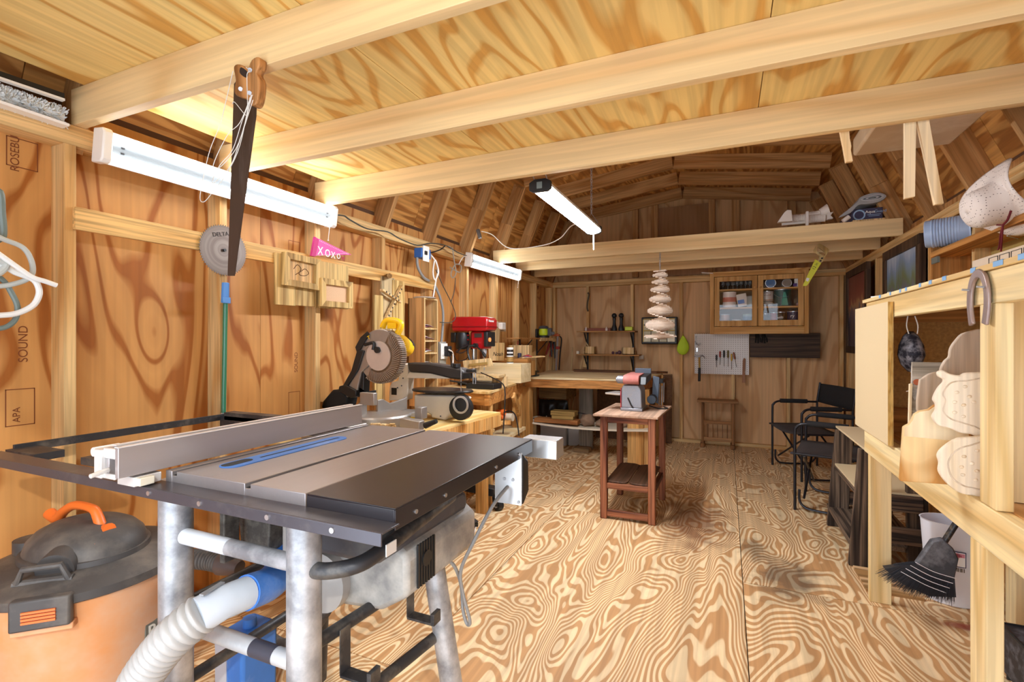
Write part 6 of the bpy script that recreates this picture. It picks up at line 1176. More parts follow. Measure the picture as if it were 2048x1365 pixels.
MB().beam((-1.70, 3.40, .836), (-2.22, 3.47, .836), .038, .09).build('end_edge', be_, lb2)
for x, y in ((-1.73, 3.44), (-1.86, 4.36), (-2.19, 3.5), (-2.19, 4.4)): MB().box(x-.045, x+.045, y, y+.038, 0, .882).build('leg', lg, lb2, bevel=.002)
MB().prism([(-2.20, 3.50), (-1.72, 3.50), (-1.80, 4.45), (-2.20, 4.45)], (0, 0, .42), (1, 0, 0), (0, 1, 0), (0, 0, .03)).build('lower_shelf', bt_, lb2)
MB().beam((-1.80, 4.30, .60), (-1.76, 4.05, .80), .03, .06).build('brace', lg, lb2)
# ---------------------------------------------------------------- mitre saw
ms = thing('mitre_saw', 'yellow and black compound mitre saw with large round blade guard', 'mitre saw', (-1.9, 2.36, .76))
cA = plain('cast_silver', '#a8a29c', .4, metal=.7, noise=.08); yl = plain('saw_yellow', '#f0bd14', .4); zB = .761
MB().lathe([(.17, 0), (.175, .01), (.175, .06), (.165, .07), (.001, .07)], (-1.88, 2.36, zB+.03), n=36).build('turntable', cA, ms)
MB().box(-2.12, -1.84, 1.98, 2.74, zB, zB+.075).build('base', cA, ms, bevel=.008)
MB().prism([(-1.75, 2.32), (-1.60, 2.33), (-1.60, 2.39), (-1.75, 2.40)], (0, 0, zB+.02), (1, 0, 0), (0, 1, 0), (0, 0, .06)).build('mitre_arm', cA, ms, bevel=.006)
for y0, y1 in ((2.02, 2.32), (2.42, 2.72)):
    fl2 = [(y0, .075), (y1, .075), (y1, .16), (y1-.03, .15), (y0+.12, .135), (y0+.05, .17), (y0, .17)] if y0 > 2.2 else [(y0, .075), (y1, .075), (y1, .17), (y1-.05, .17), (y1-.12, .135), (y0+.03, .15), (y0, .16)]
    MB().prism([(a, b_+zB) for a, b_ in fl2], (-1.97, 0, 0), (0, 1, 0), (0, 0, 1), (.018, 0, 0)).build('fence', cA, ms, bevel=.003)
c0 = Pt(760.5, 712, 2.36); rg = .158
# upper guard: solid disc sector; lower guard ribs
MB().prism([(rg*cos(a), rg*sin(a)) for a in [R(50)+R(215)*i/30 for i in range(31)]]+[(.02*cos(a), .02*sin(a)) for a in (R(265), R(50))], c0+V((0, -.006, 0)), (1, 0, 0), (0, 0, 1), (0, .05, 0)).build('upper_guard', cA, ms, bevel=.003)
lgm = MB(); brz = plain('smoked_guard', '#5f4a38', .25, spec=.7, noise=.2, dust='#9a8670', dustamt=.3)
lgm.prism([(rg*cos(a), rg*sin(a)) for a in [R(-125)+R(185)*i/36 for i in range(37)]]+[(.085*cos(a), .085*sin(a)) for a in [R(60)-R(185)*i/20 for i in range(21)]], c0+V((0, -.014, 0)), (1, 0, 0), (0, 0, 1), (0, .055, 0)).build('lower_guard', brz, ms, bevel=.002)
rib = MB()
for i in range(34):
    a = R(-120)+R(178)*i/33; p_, q_ = c0+V((.10*cos(a-.2), -.016, .10*sin(a-.2))), c0+V((.152*cos(a), -.016, .152*sin(a))); rib.beam(p_, q_, .004, .003, up=(0, 1, 0))
for i in range(46):
    a = R(-125)+R(190)*i/45; rib.cb(c0+V(((rg+.003)*cos(a), .012, (rg+.003)*sin(a))), (.010, .05, .005), Matrix.Rotation(-a, 3, 'Y'))
rib.build('guard_ribs', plain('dark_bronze', '#a8988a', .35, metal=.4), ms)
MB().prism([(.088*cos(2*pi*i/36), .088*sin(2*pi*i/36)) for i in range(36)], c0+V((.0, -.020, 0)), (1, 0, 0), (0, 0, 1), (0, .008, 0)).build('blade_cover', plain('pale_disc', '#cfc3bb', .35, metal=.4, noise=.05), ms)
MB().cyl(c0+V((0, -.034, .035)), c0+V((0, -.02, .035)), .019, n=20).build('pivot_knob', blackp, ms)
MB().tube(smoothpath([Pt(730, 690, 2.335), Pt(745, 686, 2.33), Pt(748, 690, 2.33), Pt(746, 700, 2.33)], 4), .010, 8).build('link_arm', blackp, ms)
MB().prism([(0, 0), (.02, .04), (.085, .13), (.07, .145), (.02, .11), (-.02, .05)], c0+V((-.155, -.010, .0)), (1, 0, 0), (0, 0, 1), (0, -.006, 0)).build('brand_plate', blackp, ms)
text('T', .03, c0+V((-.075, -.018, .095)), (1, 0, .5), (-.5, 0, 1), 'lettering', yl, ms, bold=True)
def slabpoly(name, pts_, Y, th, mat, bv=.004): return MB().prism([(Pt(u_, v_, Y).x, Pt(u_, v_, Y).z) for u_, v_ in pts_], (0, Y, 0), (1, 0, 0), (0, 0, 1), (0, th, 0)).build(name, mat, ms, bevel=bv)
slabpoly('arm', [(742, 690), (752, 700), (745, 725), (722, 745), (716, 772), (712, 795), (692, 795), (690, 780), (706, 755), (716, 720), (728, 700)], 2.345, .07, cA)
slabpoly('arm_cover', [(714, 700), (728, 702), (716, 740), (700, 765), (692, 778), (685, 772), (702, 742)], 2.335, .06, blackp)
slabpoly('pivot', [(678, 773), (690, 770), (712, 782), (712, 794), (700, 797), (676, 782)], 2.33, .09, blackp)
slabpoly('spring_housing', [(716, 752), (728, 744), (726, 790), (740, 782), (740, 790), (714, 795), (710, 770)], 2.36, .06, blackp)
slabpoly('dust_bag', [(664, 780), (690, 782), (694, 800), (690, 818), (642, 818), (645, 803)], 2.34, .10, plain('bag_black', '#1f1c1a', .9, noise=.2, nscale=20), .012)
MB().tube(smoothpath([Pt(765, 655, 2.40), Pt(772, 643, 2.40), Pt(786, 641.5, 2.40), Pt(800, 646, 2.40), Pt(801, 655, 2.40), Pt(795, 668, 2.40)], 5), [.019]*26, 14).cb(Pt(788, 652, 2.40), (.06, .05, .035)).build('handle', yl, ms, bevel=.004)
MB().cyl(Pt(800, 690, 2.42), Pt(812, 697, 2.55), .060, .052, n=24).build('motor', yl, ms); MB().cyl(Pt(812, 690, 2.52), Pt(816, 693, 2.60), .045, n=20).build('motor_cap', blackp, ms)
MB().cb(Pt(737, 798, 2.2), (.10, .03, .07)).build('rear_fence_clamp', cA, ms, bevel=.004)
ru = solo('yellow_ruler', 'yellow folding ruler lying across the mitre saw base', 'ruler', MB().beam(Pt(762, 833, 2.30), Pt(829, 836, 2.45), .022, .006), plain('ruler_yellow', '#e8c232', .5), Pt(800, 836, 2.3))
sbk = thing('stop_block', 'grey metal clamp block with black knob at the end of the mitre saw', 'clamp', Pt(820, 850, 2.2))
MB().cb(Pt(824, 848, 2.25), (.13, .05, .05), Matrix.Rotation(.1, 3, 'Y')).build('block', cA, sbk, bevel=.004); MB().cb(Pt(842, 826, 2.45), (.05, .06, .07)).build('block', cA, sbk, bevel=.004)
MB().tube([Pt(850, 852, 2.25), Pt(873, 843, 2.25)], [.018, .012], 10).build('knob', blackp, sbk)
solo('sawdust_scraps', 'small scatter of wood scraps beside the mitre saw base', 'scraps', (lambda m: [m.cb(Pt(745+random.uniform(0, 50), 851+random.uniform(-3, 4), 2.05), (random.uniform(.01, .03), random.uniform(.01, .03), .006), Matrix.Rotation(random.uniform(0, 3), 3, 'Z')) for _ in range(24)] and m)(MB()), bxm, Pt(770, 852, 2.05))['kind'] = 'stuff'
# ---------------------------------------------------------------- scroll saw
ss = thing('scroll_saw', 'cream and black scroll saw with dark oval table on the side bench', 'scroll saw', (-1.85, 2.9, .76))
crm = plain('cream_cast', '#d9d2c4', .4, noise=.05)
def sp_(name, pts_, Y, th, mat, bv=.004): return MB().prism([(Pt(u_, v_, Y).x, Pt(u_, v_, Y).z) for u_, v_ in pts_], (0, Y, 0), (1, 0, 0), (0, 0, 1), (0, th, 0)).build(name, mat, ss, bevel=bv)
sp_('column', [(806, 727), (816, 730), (817, 760), (814, 800), (778, 802), (779, 775), (783, 765), (796, 762), (800, 740)], 2.86, .07, crm)
sp_('arm_cover', [(813, 726), (860, 727), (895, 733), (922, 738), (928, 746), (925, 760), (900, 758), (860, 748), (819, 745)], 2.84, .10, plain('charcoal_plastic', '#332f2e', .45), .012)
sp_('lower_arm', [(818, 745), (860, 747), (895, 751), (900, 758), (812, 757)], 2.85, .08, crm)
MB().lathe([(.17, 0), (.172, .008), (.165, .016), (.001, .016)], (Pt(892, 786, 2.9).x-.03, 2.90, .945), n=40, sx=1.35, sy=.8).build('table', plain('dark_table', '#3b3836', .3, metal=.6), ss)
sp_('base', [(828, 790), (905, 792), (922, 800), (890, 842), (862, 836), (862, 830), (828, 818)], 2.82, .16, crm, .01)
MB().lathe([(.075, 0), (.08, .01), (.08, .05), (.04, .06), (.001, .06)], Pt(927, 815, 2.84), n=28, M=Matrix.Rotation(pi/2, 3, 'X')).build('drive_wheel', blackp, ss)
MB().lathe([(.055, 0), (.058, .004), (.058, .008), (.045, .008), (.045, 0)], Pt(922, 810, 2.77), n=28, M=Matrix.Rotation(pi/2, 3, 'X'), caps=False).build('chrome_ring', plain('bright_aluminium', ''), ss)
MB().cyl(Pt(914, 728, 2.86), Pt(914, 735, 2.86), .025, n=18).cyl(Pt(905, 727, 2.86), Pt(905, 734, 2.86), .012, n=12).build('tension_knob', blackp, ss)
MB().tube([Pt(922, 735, 2.80), Pt(922, 783, 2.80)], .0022, 5).tube([Pt(946, 747, 2.80), Pt(951, 747, 2.80), Pt(951, 768, 2.80), Pt(946, 768, 2.80)], .003, 5, closed=True).build('blade_clamp_wire', steel, ss)
MB().cb(Pt(936, 752, 2.84), (.06, .04, .035)).cb(Pt(942, 742, 2.84), (.05, .05, .02)).build('blade_holder', blackp, ss, bevel=.004)
MB().tube(smoothpath([Pt(900, 762, 2.78), Pt(918, 765, 2.78), Pt(934, 768, 2.78)], 4), .006, 6).build('air_hose', blackp, ss)
MB().prism([(0, 0), (.045, 0), (.045, .05), (0, .05)], Pt(783, 790, 2.859)+V((0, 0, 0)), (1, 0, 0), (0, 0, 1), (0, -.001, 0)).build('badge', blackp, ss)
text('22', .024, Pt(800, 737, 2.838), (1, 0, 0), (0, 0, 1), 'lettering', blackp, ss, bold=True)
m = MB()
for u_, v_ in ((805, 744), (806, 757), (803, 772), (795, 776), (881, 833)): m.cyl(Pt(u_, v_, 2.86 if u_ < 850 else 2.82), Pt(u_, v_, 2.855 if u_ < 850 else 2.815), .005, n=10)
m.build('bolt_heads', blackp, ss)
# ---------------------------------------------------------------- drill press
dr = thing('drill_press', 'red bench drill press with black motor on the drill bench', 'drill press', (-2.02, 3.9, .90))
redp = plain('machine_red', '#b3131c', .28, coat=.5, noise=.04); zh = 1.3+(680-667)/980.8*4.3
hx0, hx1 = -2.24, -1.885
hd2 = MB().prism([(hx0+.01, 0), (hx1-.02, 0), (hx1, .02), (hx1, .10), (hx1-.02, .125), (hx0+.02, .13), (hx0, .11), (hx0, .02)], (0, 3.78, 1.375), (1, 0, 0), (0, 0, 1), (0, .20, 0)).build('belt_cover', redp, dr, bevel=.012)
MB().box(hx0-.004, hx1+.004, 3.776, 3.984, 1.41, 1.418).build('cover_seam', plain('seam_red', '#7a0d14', .4), hd2)
text('Hammer', .030, (hx1+.003, 3.80, 1.455), (0, 1, 0), (0, 0, 1), 'lettering', plain('ink_white', ''), hd2, bold=True, depth=.0006)
MB().lathe([(.058, 0), (.064, .01), (.064, .12), (.055, .15), (.001, .15)], (-2.16, 3.84, 1.215), n=26).build('motor', blackp, dr); MB().cb((-2.235, 3.82, 1.32), (.05, .05, .09)).build('capacitor_box', blackp, dr, bevel=.006)
MB().box(-2.07, -1.92, 3.82, 3.94, 1.22, 1.375).build('head_casting', redp, dr, bevel=.012)
MB().box(-2.03, -1.96, 3.816, 3.821, 1.32, 1.355).build('nameplate', plain('dark_plate', '#4a3a36', .4), dr); MB().box(-1.93, -1.895, 3.80, 3.96, 1.24, 1.37).build('switch_box', blackp, dr, bevel=.006)
MB().cyl((-1.895, 3.84, 1.30), (-1.886, 3.84, 1.30), .018, n=14).build('orange_switch', emit('switch_glow', '#ff8a4a', .6), dr)
MB().cyl((-2.07, 3.88, .90), (-2.07, 3.88, 1.36), .030, n=24).build('column', plain('polished_steel', '#bdbdbd', .18, metal=.95), dr); MB().box(-2.18, -1.86, 3.78, 3.98, .90, .93).build('base', blackp, dr, bevel=.004)
sp2 = V((-1.955, 3.86, 1.22)); MB().cyl(sp2+V((0, 0, .03)), sp2+V((0, 0, -.04)), .022, n=18).cyl(sp2+V((0, 0, -.04)), sp2+V((0, 0, -.075)), .020, .012, n=18).build('chuck', steel, dr); MB().cyl(sp2+V((0, 0, -.075)), sp2+V((0, 0, -.19)), .004, n=8).build('drill_bit', steel, dr)
MB().cyl((-2.0, 3.80, 1.25), (-2.0, 3.76, 1.25), .020, n=18).build('feed_hub', blackp, dr)
MB().tube(smoothpath([(-2.0, 3.77, 1.25), (-2.05, 3.75, 1.24), (-2.055, 3.745, 1.18), (-2.02, 3.74, 1.10), (-1.99, 3.74, 1.07)], 5), .010, 10).build('coiled_lead', blackp, dr)
MB().tube([(-1.99, 3.77, 1.25), (-1.90, 3.75, 1.18)], .006, 8).tube([(-1.915, 3.753, 1.19), (-1.885, 3.745, 1.155)], .013, 10).build('feed_handle', blackp, dr)
m = MB()
for dy, dz in ((.0, .34), (0, .27), (0, .33-.02)): m.cyl((-2.09, 3.82, 1.03+dz), (-2.09, 3.805, 1.03+dz), .006, n=8)
m.build('bolt_heads', redp, dr)
jg = thing('drilling_jig', 'pale wooden drill table jig with tilted fence in front of the drill press', 'jig', (-1.95, 3.75, .94))
MB().prism([(Pt(927, 757, 3.62).x, 3.62), (-1.70, 3.62), (-1.74, 3.845), (-2.18, 3.845)], (0, 0, .985), (1, 0, 0), (0, 1, 0), (0, 0, .02)).build('table_board', bxm, jg, bevel=.001)
MB().box(-1.85, -1.72, 3.80, 3.84, .901, .985).build('support', bxm, jg)
a, b_, c_, d_ = Pt(925, 722, 3.70), Pt(980, 717, 3.70), Pt(984, 733, 3.70), Pt(928, 739, 3.70)
MB().add([a, b_, c_, d_, a+V((0, .03, 0)), b_+V((0, .03, 0)), c_+V((0, .03, 0)), d_+V((0, .03, 0))], [(0, 1, 2, 3), (7, 6, 5, 4), (0, 4, 5, 1), (1, 5, 6, 2), (2, 6, 7, 3), (3, 7, 4, 0)]).build('fence_board', bxm, jg, bevel=.002)
MB().beam(Pt(938, 731, 3.695), Pt(975, 727, 3.695), .006, .022, up=(0, 0, 1)).build('t_track', plain('brass_track', '#c3a260', .4, metal=.5), jg)
solo('black_tray', 'flat black box on the drill bench under the drilling jig', 'box', MB().box(-1.95, -1.70, 3.52, 3.68, .901, .945), blackp, (-1.8, 3.6, .901), bevel=.004)
solo('long_pale_box', 'long pale plywood box standing behind the drilling jig', 'box', MB().box(-2.201, -1.725, 4.15, 4.40, .901, 1.3-(728-680)/980.8*4.6), wood('pale_ply_box', '#ecd9b0', '#dcc494', 'x', 3, .2, 5, .9, streak=.1), (-2.0, 4.2, .901), bevel=.002)
ns = thing('name_sign', 'small wooden sign with the handwritten word Noah', 'sign', Pt(990, 722, 4.3))
MB().prism([(Pt(u_, v_, 4.36).x, Pt(u_, v_, 4.36).z) for u_, v_ in ((976, 686), (1008, 686), (1007, 722), (978, 722))], (0, 4.36, 0), (1, 0, 0), (0, 0, 1), (0, .02, 0)).build('board', bxm, ns, bevel=.002)
text('Noah', .055, Pt(985, 712, 4.358), (1, 0, 0), (0, 0, 1), 'lettering', gap, ns, depth=.001, shear=.35, sx=.9)
cn = thing('printed_can', 'tall printed can with black and gold label and white lid', 'can', Pt(1020, 728, 4.25))
pc = Pt(1020, 728, 4.25); MB().lathe([(.030, 0), (.032, .005), (.032, .145), (.030, .15), (.001, .15)], pc, n=26).build('can_body', plain('can_black', '#2c2826', .35, noise=.1), cn)
MB().lathe([(.0325, .135), (.0325, .155), (.001, .156)], pc, n=26).lathe([(.0325, 0), (.0325, .012)], pc, n=26, caps=False).build('lid', white, cn); MB().lathe([(.0325, .02), (.0325, .065)], pc, n=26, caps=False).build('gold_band', plain('can_gold', '#a88246', .5, noise=.4, nscale=50), cn); MB().lathe([(.0326, .068), (.0326, .078)], pc, n=26, caps=False).build('white_band', white, cn)
for du in (-4, 0, 4): MB().cyl(Pt(1020+du, 706, 4.216), Pt(1020+du, 706, 4.213), .0085, n=14).build('label_dot', white, cn)
solo('beam_block', 'orange-brown timber beam lying behind the printed can', 'timber', MB().box(Pt(985, 720, 4.5).x, Pt(1055, 720, 4.5).x, 4.5, 4.6, Pt(1020, 728, 4.5).z, Pt(1020, 718, 4.5).z), be_, Pt(1000, 728, 4.5), bevel=.002)
solo('yellow_block', 'square pale yellow wood block below the maple divider box', 'block', MB().box(Pt(1044, 730, 4.7).x, Pt(1060, 730, 4.7).x, 4.7, 4.85, .901 if False else Pt(1050, 752, 4.7).z, Pt(1050, 722, 4.7).z), lg, Pt(1050, 752, 4.7), bevel=.002)
mb_ = thing('divider_box', 'maple box of upright dividers with a red pen standing in it', 'box', Pt(1038, 712, 4.9))
MB().box(Pt(1017, 700, 4.9).x, Pt(1058, 700, 4.9).x, 4.9, 5.0, Pt(1038, 713, 4.9).z, Pt(1038, 691, 4.9).z).build('box_body', bxm, mb_, bevel=.002); m = MB()
for u_ in (1032, 1034, 1044): m.box(Pt(u_, 700, 4.9).x-.003, Pt(u_, 700, 4.9).x+.003, 4.898, 4.9, Pt(1038, 713, 4.9).z, Pt(1038, 689, 4.9).z)
m.build('divider', plain('warm_line', '#a58455', .7), mb_); MB().cyl(Pt(1035, 690, 4.95), Pt(1036, 682, 4.95), .006, n=8).build('red_pen', plain('clamp_red', ''), mb_)
solo('thin_ply_strip', 'thin pale strip of plywood sticking out to the right behind the bench jig', 'strip', MB().beam(Pt(1040, 716, 4.75), Pt(1086, 713, 4.9), .16, .008), bxm, Pt(1060, 716, 4.8))
solo('dark_jar', 'small dark blue jar beside red and purple pens', 'jar', MB().lathe([(.02, 0), (.022, .04), (.018, .05), (.001, .05)], Pt(1039, 716, 4.8), n=16), plain('navy_jar', '#2c3350', .4), Pt(1039, 716, 4.8))
for i, (a, b_, col) in enumerate((((1046, 713), (1058, 710), '#8b3050'), ((1050, 715), (1062, 713), '#7a5aa0'), ((1052, 711), (1064, 714), '#c03a3a'))): solo('marker_pen', 'marker pen lying on the strip beside the dark jar', 'pen', MB().tube([Pt(*a, 4.75), Pt(*b_, 4.78)], .006, 6), plain('pen_'+col.strip('#'), col, .5), Pt(*a, 4.75), group='marker pens beside the dark jar')
jb = thing('black_jig', 'low black metal jig clamped at the left end of the workbench', 'jig', Pt(1052, 750, 5.15))
pj = Pt(1054, 749, 5.2); pj.z = .888; MB().cb(pj+V((0, 0, .008)), (.26, .12, .014)).cb(pj+V((.02, .03, .03)), (.16, .05, .03)).cb(pj+V((-.05, .0, .03)), (.05, .05, .035)).cb(pj+V((.04, .02, .055)), (.20, .03, .012)).build('jig_body', plain('green_black', '#262b28', .5, noise=.2), jb, bevel=.003)
MB().cb(pj+V((-.105, -.09, .0)), (.018, .012, .11), Matrix.Rotation(.2, 3, 'Y')).build('clamp_screw', white, jb)
# ---------------------------------------------------------------- electrics on the left wall
cableg = plain('grey_conduit', '#8a8b8a', .5); cabled = plain('dark_cable', '#4b4a42', .6); cabw2 = plain('cable_white', '')
eb = thing('blue_outlet_box', 'blue electrical box with white faceplate on the left wall with grey conduit', 'outlet', wx(845, 510, -2.2))
pe = wx(845, 508, -2.19); MB().cb(pe, (.07, .13, .075)).build('box_body', plain('electrical_blue', '#2f67b5', .5), eb, bevel=.004); pf_ = wx(852, 508, -2.15); MB().cb(pf_, (.006, .085, .12)).build('faceplate', white, eb, bevel=.002)
MB().cb(pf_+V((.006, -.01, .005)), (.012, .03, .03)).build('plug', blackp, eb, bevel=.003)
MB().tube(smoothpath([wx(834, 515, -2.2), wx(836, 535, -2.2), wx(847, 555, -2.21), wx(858, 562, -2.215)], 6), .011, 10).tube(smoothpath([wx(870, 572, -2.215), wx(880, 595, -2.2), wx(886, 625, -2.2), wx(885, 660, -2.2), wx(882, 690, -2.2)], 6), .011, 10).build('conduit', cableg, eb)
ob2 = thing('outlet_box', 'grey outlet box with black plugs at the bottom of the grey conduit', 'outlet', wx(880, 715, -2.2))
MB().cb(wx(878, 708, -2.2), (.08, .10, .20)).build('box_body', plain('galvanised', '#a7a69c', .5, metal=.3, noise=.15, nscale=40), ob2, bevel=.004); MB().cb(wx(888, 703, -2.15), (.012, .10, .13)).build('faceplate', white, ob2, bevel=.004)
for v_ in (698, 708): MB().cb(wx(896, v_, -2.12), (.05, .05, .045)).build('plug', blackp, ob2, bevel=.008)
cc_ = thing('power_cables', 'tangle of black and white power cables hanging from the outlets beside the drill press', 'cable', wx(900, 730, -2.1))
for pts_, mt_, r_ in (([(898, 700), (905, 706), (906, 722), (904, 740), (900, 752)], cabw2, .006), ([(900, 700), (908, 712), (914, 722), (930, 720), (938, 712)], blackp, .004), ([(900, 712), (903, 730), (902, 742)], blackp, .005), ([(915, 705), (930, 690), (940, 694), (925, 706), (912, 704), (925, 696), (938, 690)], blackp, .004)):
    MB().tube(smoothpath([wx(u_, v_, -2.08) for u_, v_ in pts_], 5), r_, 6).build('cable', mt_, cc_)
tc_ = thing('wall_cables', 'loops of black and white cable strung along the top plate of the left wall', 'cable', wx(850, 480, -2.2))
for pts_, mt_, r_ in (([(668, 430), (688, 432), (700, 440), (735, 458), (775, 464), (800, 478), (835, 491), (860, 487), (890, 491), (915, 505), (933, 512)], cabled, .005), ([(858, 507), (880, 500), (890, 492)], blackp, .005),
    ([(862, 510), (872, 525), (877, 545), (870, 560), (866, 545), (870, 520), (876, 540), (872, 560), (868, 585), (866, 596)], cabw2, .006), ([(905, 495), (908, 520), (912, 545), (906, 556), (902, 548), (910, 530), (922, 532), (920, 545), (908, 540), (900, 535)], plain('cable_grey', '#9a9588', .5), .005),
    ([(911, 556), (909, 580), (902, 605)], cabled, .0035), ([(872, 540), (885, 570), (900, 600), (910, 625), (909, 640), (897, 646), (880, 645)], cabled, .004), ([(917, 530), (926, 515), (936, 512)], cabw2, .004), ([(890, 492), (900, 494), (903, 500)], steel, .004)):
    MB().tube(smoothpath([wx(u_, v_, -2.16) for u_, v_ in pts_], 5), r_, 6).build('cable', mt_, tc_)
wo = thing('wall_plug_box', 'white double outlet with plug on the left wall behind the drill press', 'outlet', wx(1000, 655, -2.2))
MB().cb(wx(1000, 654, -2.2), (.05, .20, .10)).build('box_body', plain('outlet_beige', ''), wo, bevel=.004); MB().cb(wx(1004, 653, -2.15), (.05, .09, .07)).build('plug', white, wo, bevel=.008)
solo('cedar_block', 'pale wood offcut hanging on the wall left of the white plug', 'offcut', MB().cb(wx(992, 670, -2.15), (.02, .14, .15), Matrix.Rotation(-.25, 3, 'X')), bxm, wx(992, 670, -2.15))
# orange heat gun and parts on the lower shelf of the drill bench
hg = thing('corded_drill', 'orange and black corded drill lying on the lower shelf of the drill bench', 'drill', (-1.78, 3.9, .45))
MB().tube([Pt(1000, 822, 3.9), Pt(1006, 838, 3.9)], [.03, .02], 12).tube([Pt(994, 826, 3.9), Pt(1010, 825, 3.9)], .028, 12).build('drill_body', orange2, hg); MB().tube(smoothpath([Pt(1006, 826, 3.88), Pt(1020, 823, 3.85), Pt(1030, 830, 3.8), Pt(1035, 850, 3.75), Pt(1038, 872, 3.7)], 5), .006, 6).build('cord', blackp, hg)
MB().cyl(Pt(1010, 835, 3.95), Pt(1026, 835, 3.95), .035, n=16).build('clear_bottle', plain('cloudy_bottle', '#cbbfa8', .3), hg)
solo('long_black_cable', 'black cable hanging down from the drill bench edge to the lower shelf', 'cable', MB().tube(smoothpath([Pt(962, 746, 3.6), Pt(985, 756, 3.5), Pt(1005, 768, 3.45), Pt(1010, 785, 3.4), Pt(1009, 820, 3.4), Pt(1006, 868, 3.4)], 6), .005, 6), blackp, Pt(1008, 800, 3.4))
for i, (u_, v_, w_) in enumerate(((970, 850, .10), (982, 842, .14), (1000, 846, .18), (975, 862, .12))): solo('wood_scrap', ('left', 'upper', 'right', 'lower')[i]+' pale wood scrap piled beneath the drill bench', 'scrap', MB().cb(Pt(u_, v_, 3.55+.1*i), (w_, .05, .03), Matrix.Rotation(.3*i, 3, 'Z')), bxm if i % 2 else lg, Pt(u_, v_, 3.55+.1*i), group='pale wood scraps under the drill bench', bevel=.002)
# ---------------------------------------------------------------- floor items behind the table saw
def fl_(u, v): t = (u-1024)/980.8; s = 1275/(v-680); return V(((-.4007+t*.9162)*s, (.9162+t*.4007)*s, 0))
fp = thing('foot_pedal', 'black foot pedal switch on the floor behind the table saw', 'pedal', fl_(925, 1050))
a = fl_(925, 1050); MB().prism([(-.09, 0), (.09, 0), (.09, .03), (-.08, .075), (-.09, .07)], a+V((0, -.05, 0)), (.93, -.37, 0), (0, 0, 1), (.037, .093, 0)).build('pedal_body', blackp, fp, bevel=.004)
MB().prism([(-.088, .078), (.092, .034), (.092, .040), (-.088, .084)], a+V((0, -.05, 0)), (.93, -.37, 0), (0, 0, 1), (.037, .093, 0)).build('pedal_plate', plain('charcoal_plastic', ''), fp, bevel=.002)
MB().tube(smoothpath([fl_(903, 1045)+V((0, 0, .03)), fl_(892, 1048)+V((0, 0, .01)), fl_(870, 1058)+V((0, 0, .01)), fl_(850, 1050)+V((0, 0, .01))], 5), .005, 6).tube(smoothpath([fl_(903, 1042)+V((0, 0, .03)), fl_(890, 1032)+V((0, 0, .008)), fl_(880, 1040)+V((0, 0, .008)), fl_(900, 1020)+V((0, 0, .008)), fl_(903, 1010)+V((0, 0, .008))], 5), .004, 6).build('cord', blackp, fp)
MB().tube(smoothpath([fl_(952, 1055)+V((0, 0, .004)), fl_(945, 1075)+V((0, 0, .004)), fl_(920, 1095)+V((0, 0, .004)), fl_(895, 1108)+V((0, 0, .004))], 5), .003, 6).build('white_cord', cabw2, fp)
rsd = thing('caster_base', 'black steel caster leg of a mobile base on the floor behind the table saw', 'mobile base', fl_(990, 1022))
a, b_ = fl_(992, 1020), fl_(935, 1013); MB().beam((a.x, a.y, .14), (b_.x-.1, b_.y, .16), .09, .06).build('bar', blackp, rsd, bevel=.004)
MB().cyl((a.x+.01, a.y-.02, .04), (a.x+.03, a.y+.02, .04), .04, n=24).build('wheel', blackp, rsd); MB().cyl((a.x+.005, a.y-.025, .04), (a.x+.035, a.y+.025, .04), .02, n=16).build('hub', steel, rsd); MB().prism([(-.03, .04), (.03, .04), (.04, .11), (-.04, .11)], (a.x, a.y-.01, 0), (.3, .9, 0), (0, 0, 1), (.04, -.01, 0)).build('fork', blackp, rsd)
cs3 = thing('swivel_caster', 'grey swivel caster under the grey bin seen below the saw motor', 'caster', fl_(768, 1185))
a = fl_(768, 1185); MB().cyl((a.x-.012, a.y-.012, .04), (a.x+.012, a.y+.012, .04), .04, n=24).build('wheel', blackp, cs3); MB().cyl((a.x-.015, a.y-.015, .04), (a.x+.015, a.y+.015, .04), .027, n=20).build('hub', cableg, cs3); MB().prism([(-.03, .04), (.02, .03), (.03, .10), (-.03, .10)], (a.x-.01, a.y-.02, 0), (.7, -.7, 0), (0, 0, 1), (.025, .025, 0)).build('fork', steel, cs3)
MB().cb((a.x-.02, a.y+.12, .135), (.30, .34, .07)).build('tray_base', plain('tote_grey', ''), cs3, bevel=.01)
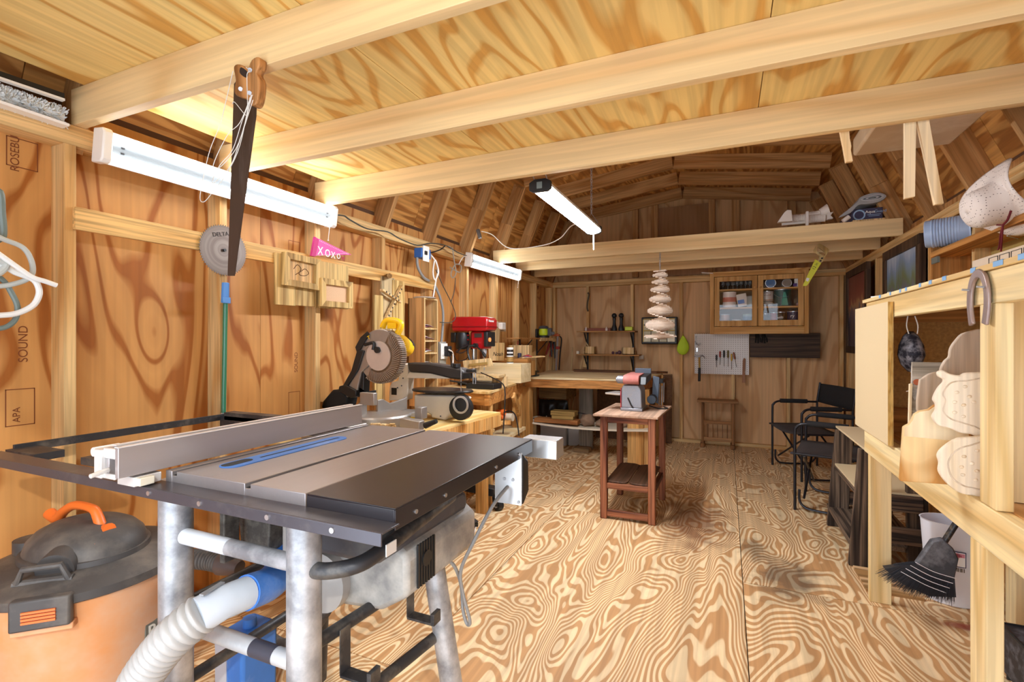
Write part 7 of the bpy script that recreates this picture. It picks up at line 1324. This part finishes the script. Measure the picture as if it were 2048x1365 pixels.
# ---------------------------------------------------------------- far left: cord loops and mop in the rafter bay
ec = thing('coiled_cable', 'thick grey-white extension cord coiled in loops on the left wall beside the first stud', 'cord', wx(40, 520, -2.1))
g1, g2, g3 = plain('cord_white', '#e8eae8', .35), plain('cord_green_grey', '#6f7d78', .4), plain('cord_light', '#b9bfbc', .4)
def cord(pts_, m_, r_=.008): MB().tube(smoothpath([wx(u_, v_, -2.12+d_) for u_, v_, d_ in pts_], 6), r_, 10).build('cord_loop', m_, ec)
cord([(-60, 420, 0), (-5, 380, 0), (4, 430, 0), (6, 470, 0), (-4, 480, 0), (-40, 500, 0)], g2, .010)
cord([(-30, 460, .02), (5, 478, .02), (45, 495, .02), (62, 520, .02), (65, 545, .02), (52, 560, .02), (20, 570, .02), (-20, 575, .02)], g3)
cord([(-30, 490, .05), (0, 510, .05), (35, 535, .05), (65, 555, .05), (90, 563, .05), (113, 571, .05)], g1)
cord([(-30, 520, .03), (5, 530, .03), (30, 545, .03), (62, 557, .03), (75, 570, .03), (78, 590, .03), (65, 612, .03), (30, 628, .03), (-20, 632, .03)], g1, .009)
cord([(-30, 540, .01), (5, 560, .01), (25, 590, .01), (35, 615, .01), (30, 640, .01), (10, 655, .01), (-25, 660, .01)], g2)
cord([(-25, 555, .04), (0, 545, .04), (12, 530, .04), (-5, 520, .04)], g3, .010)
mp_ = thing('dust_mop', 'fluffy pale blue-grey mop head lying on the top plate at the far left', 'mop', (-2.26, .85, 2.11))
a, b_ = wx(-40, 180, -2.26), wx(122, 236, -2.26); fz = MB(); rnd = random.Random(3)
fz.tube([a, b_], [.028, .028], 10)
for i in range(1500):
    t_ = rnd.random(); c = a.lerp(b_, t_); an_ = rnd.uniform(0, 2*pi); d = V((cos(an_), rnd.uniform(-.5, .5), sin(an_))); p = c+d*.024; q_ = c+d*rnd.uniform(.036, .046)+V((0, rnd.uniform(-.008, .008), 0)); fz.tube([p, q_], [.003, .0015], 3, caps=False)
fz.build('mop_head', plain('mop_fibre', '#e9eceb', .9, noise=.2, nscale=60, dust='#93abc0', dustamt=.4, dscale=25), mp_, smooth=60)
MB().beam(a+V((.03, 0, -.036)), b_+V((.03, 0, -.036)), .05, .010).build('mop_plate', white, mp_)
sq_ = thing('squeegee', 'black and white squeegee blade stored above the fluffy mop head', 'squeegee', wx(60, 185, -2.24))
a, b_ = wx(-40, 144, -2.22), wx(126, 200, -2.22); MB().beam(a+V((0, 0, .012)), b_+V((0, 0, .012)), .02, .020).build('holder', blackp, sq_); MB().beam(a+V((.004, 0, -.002)), b_+V((.004, 0, -.002)), .02, .008).build('rubber_edge', white, sq_)
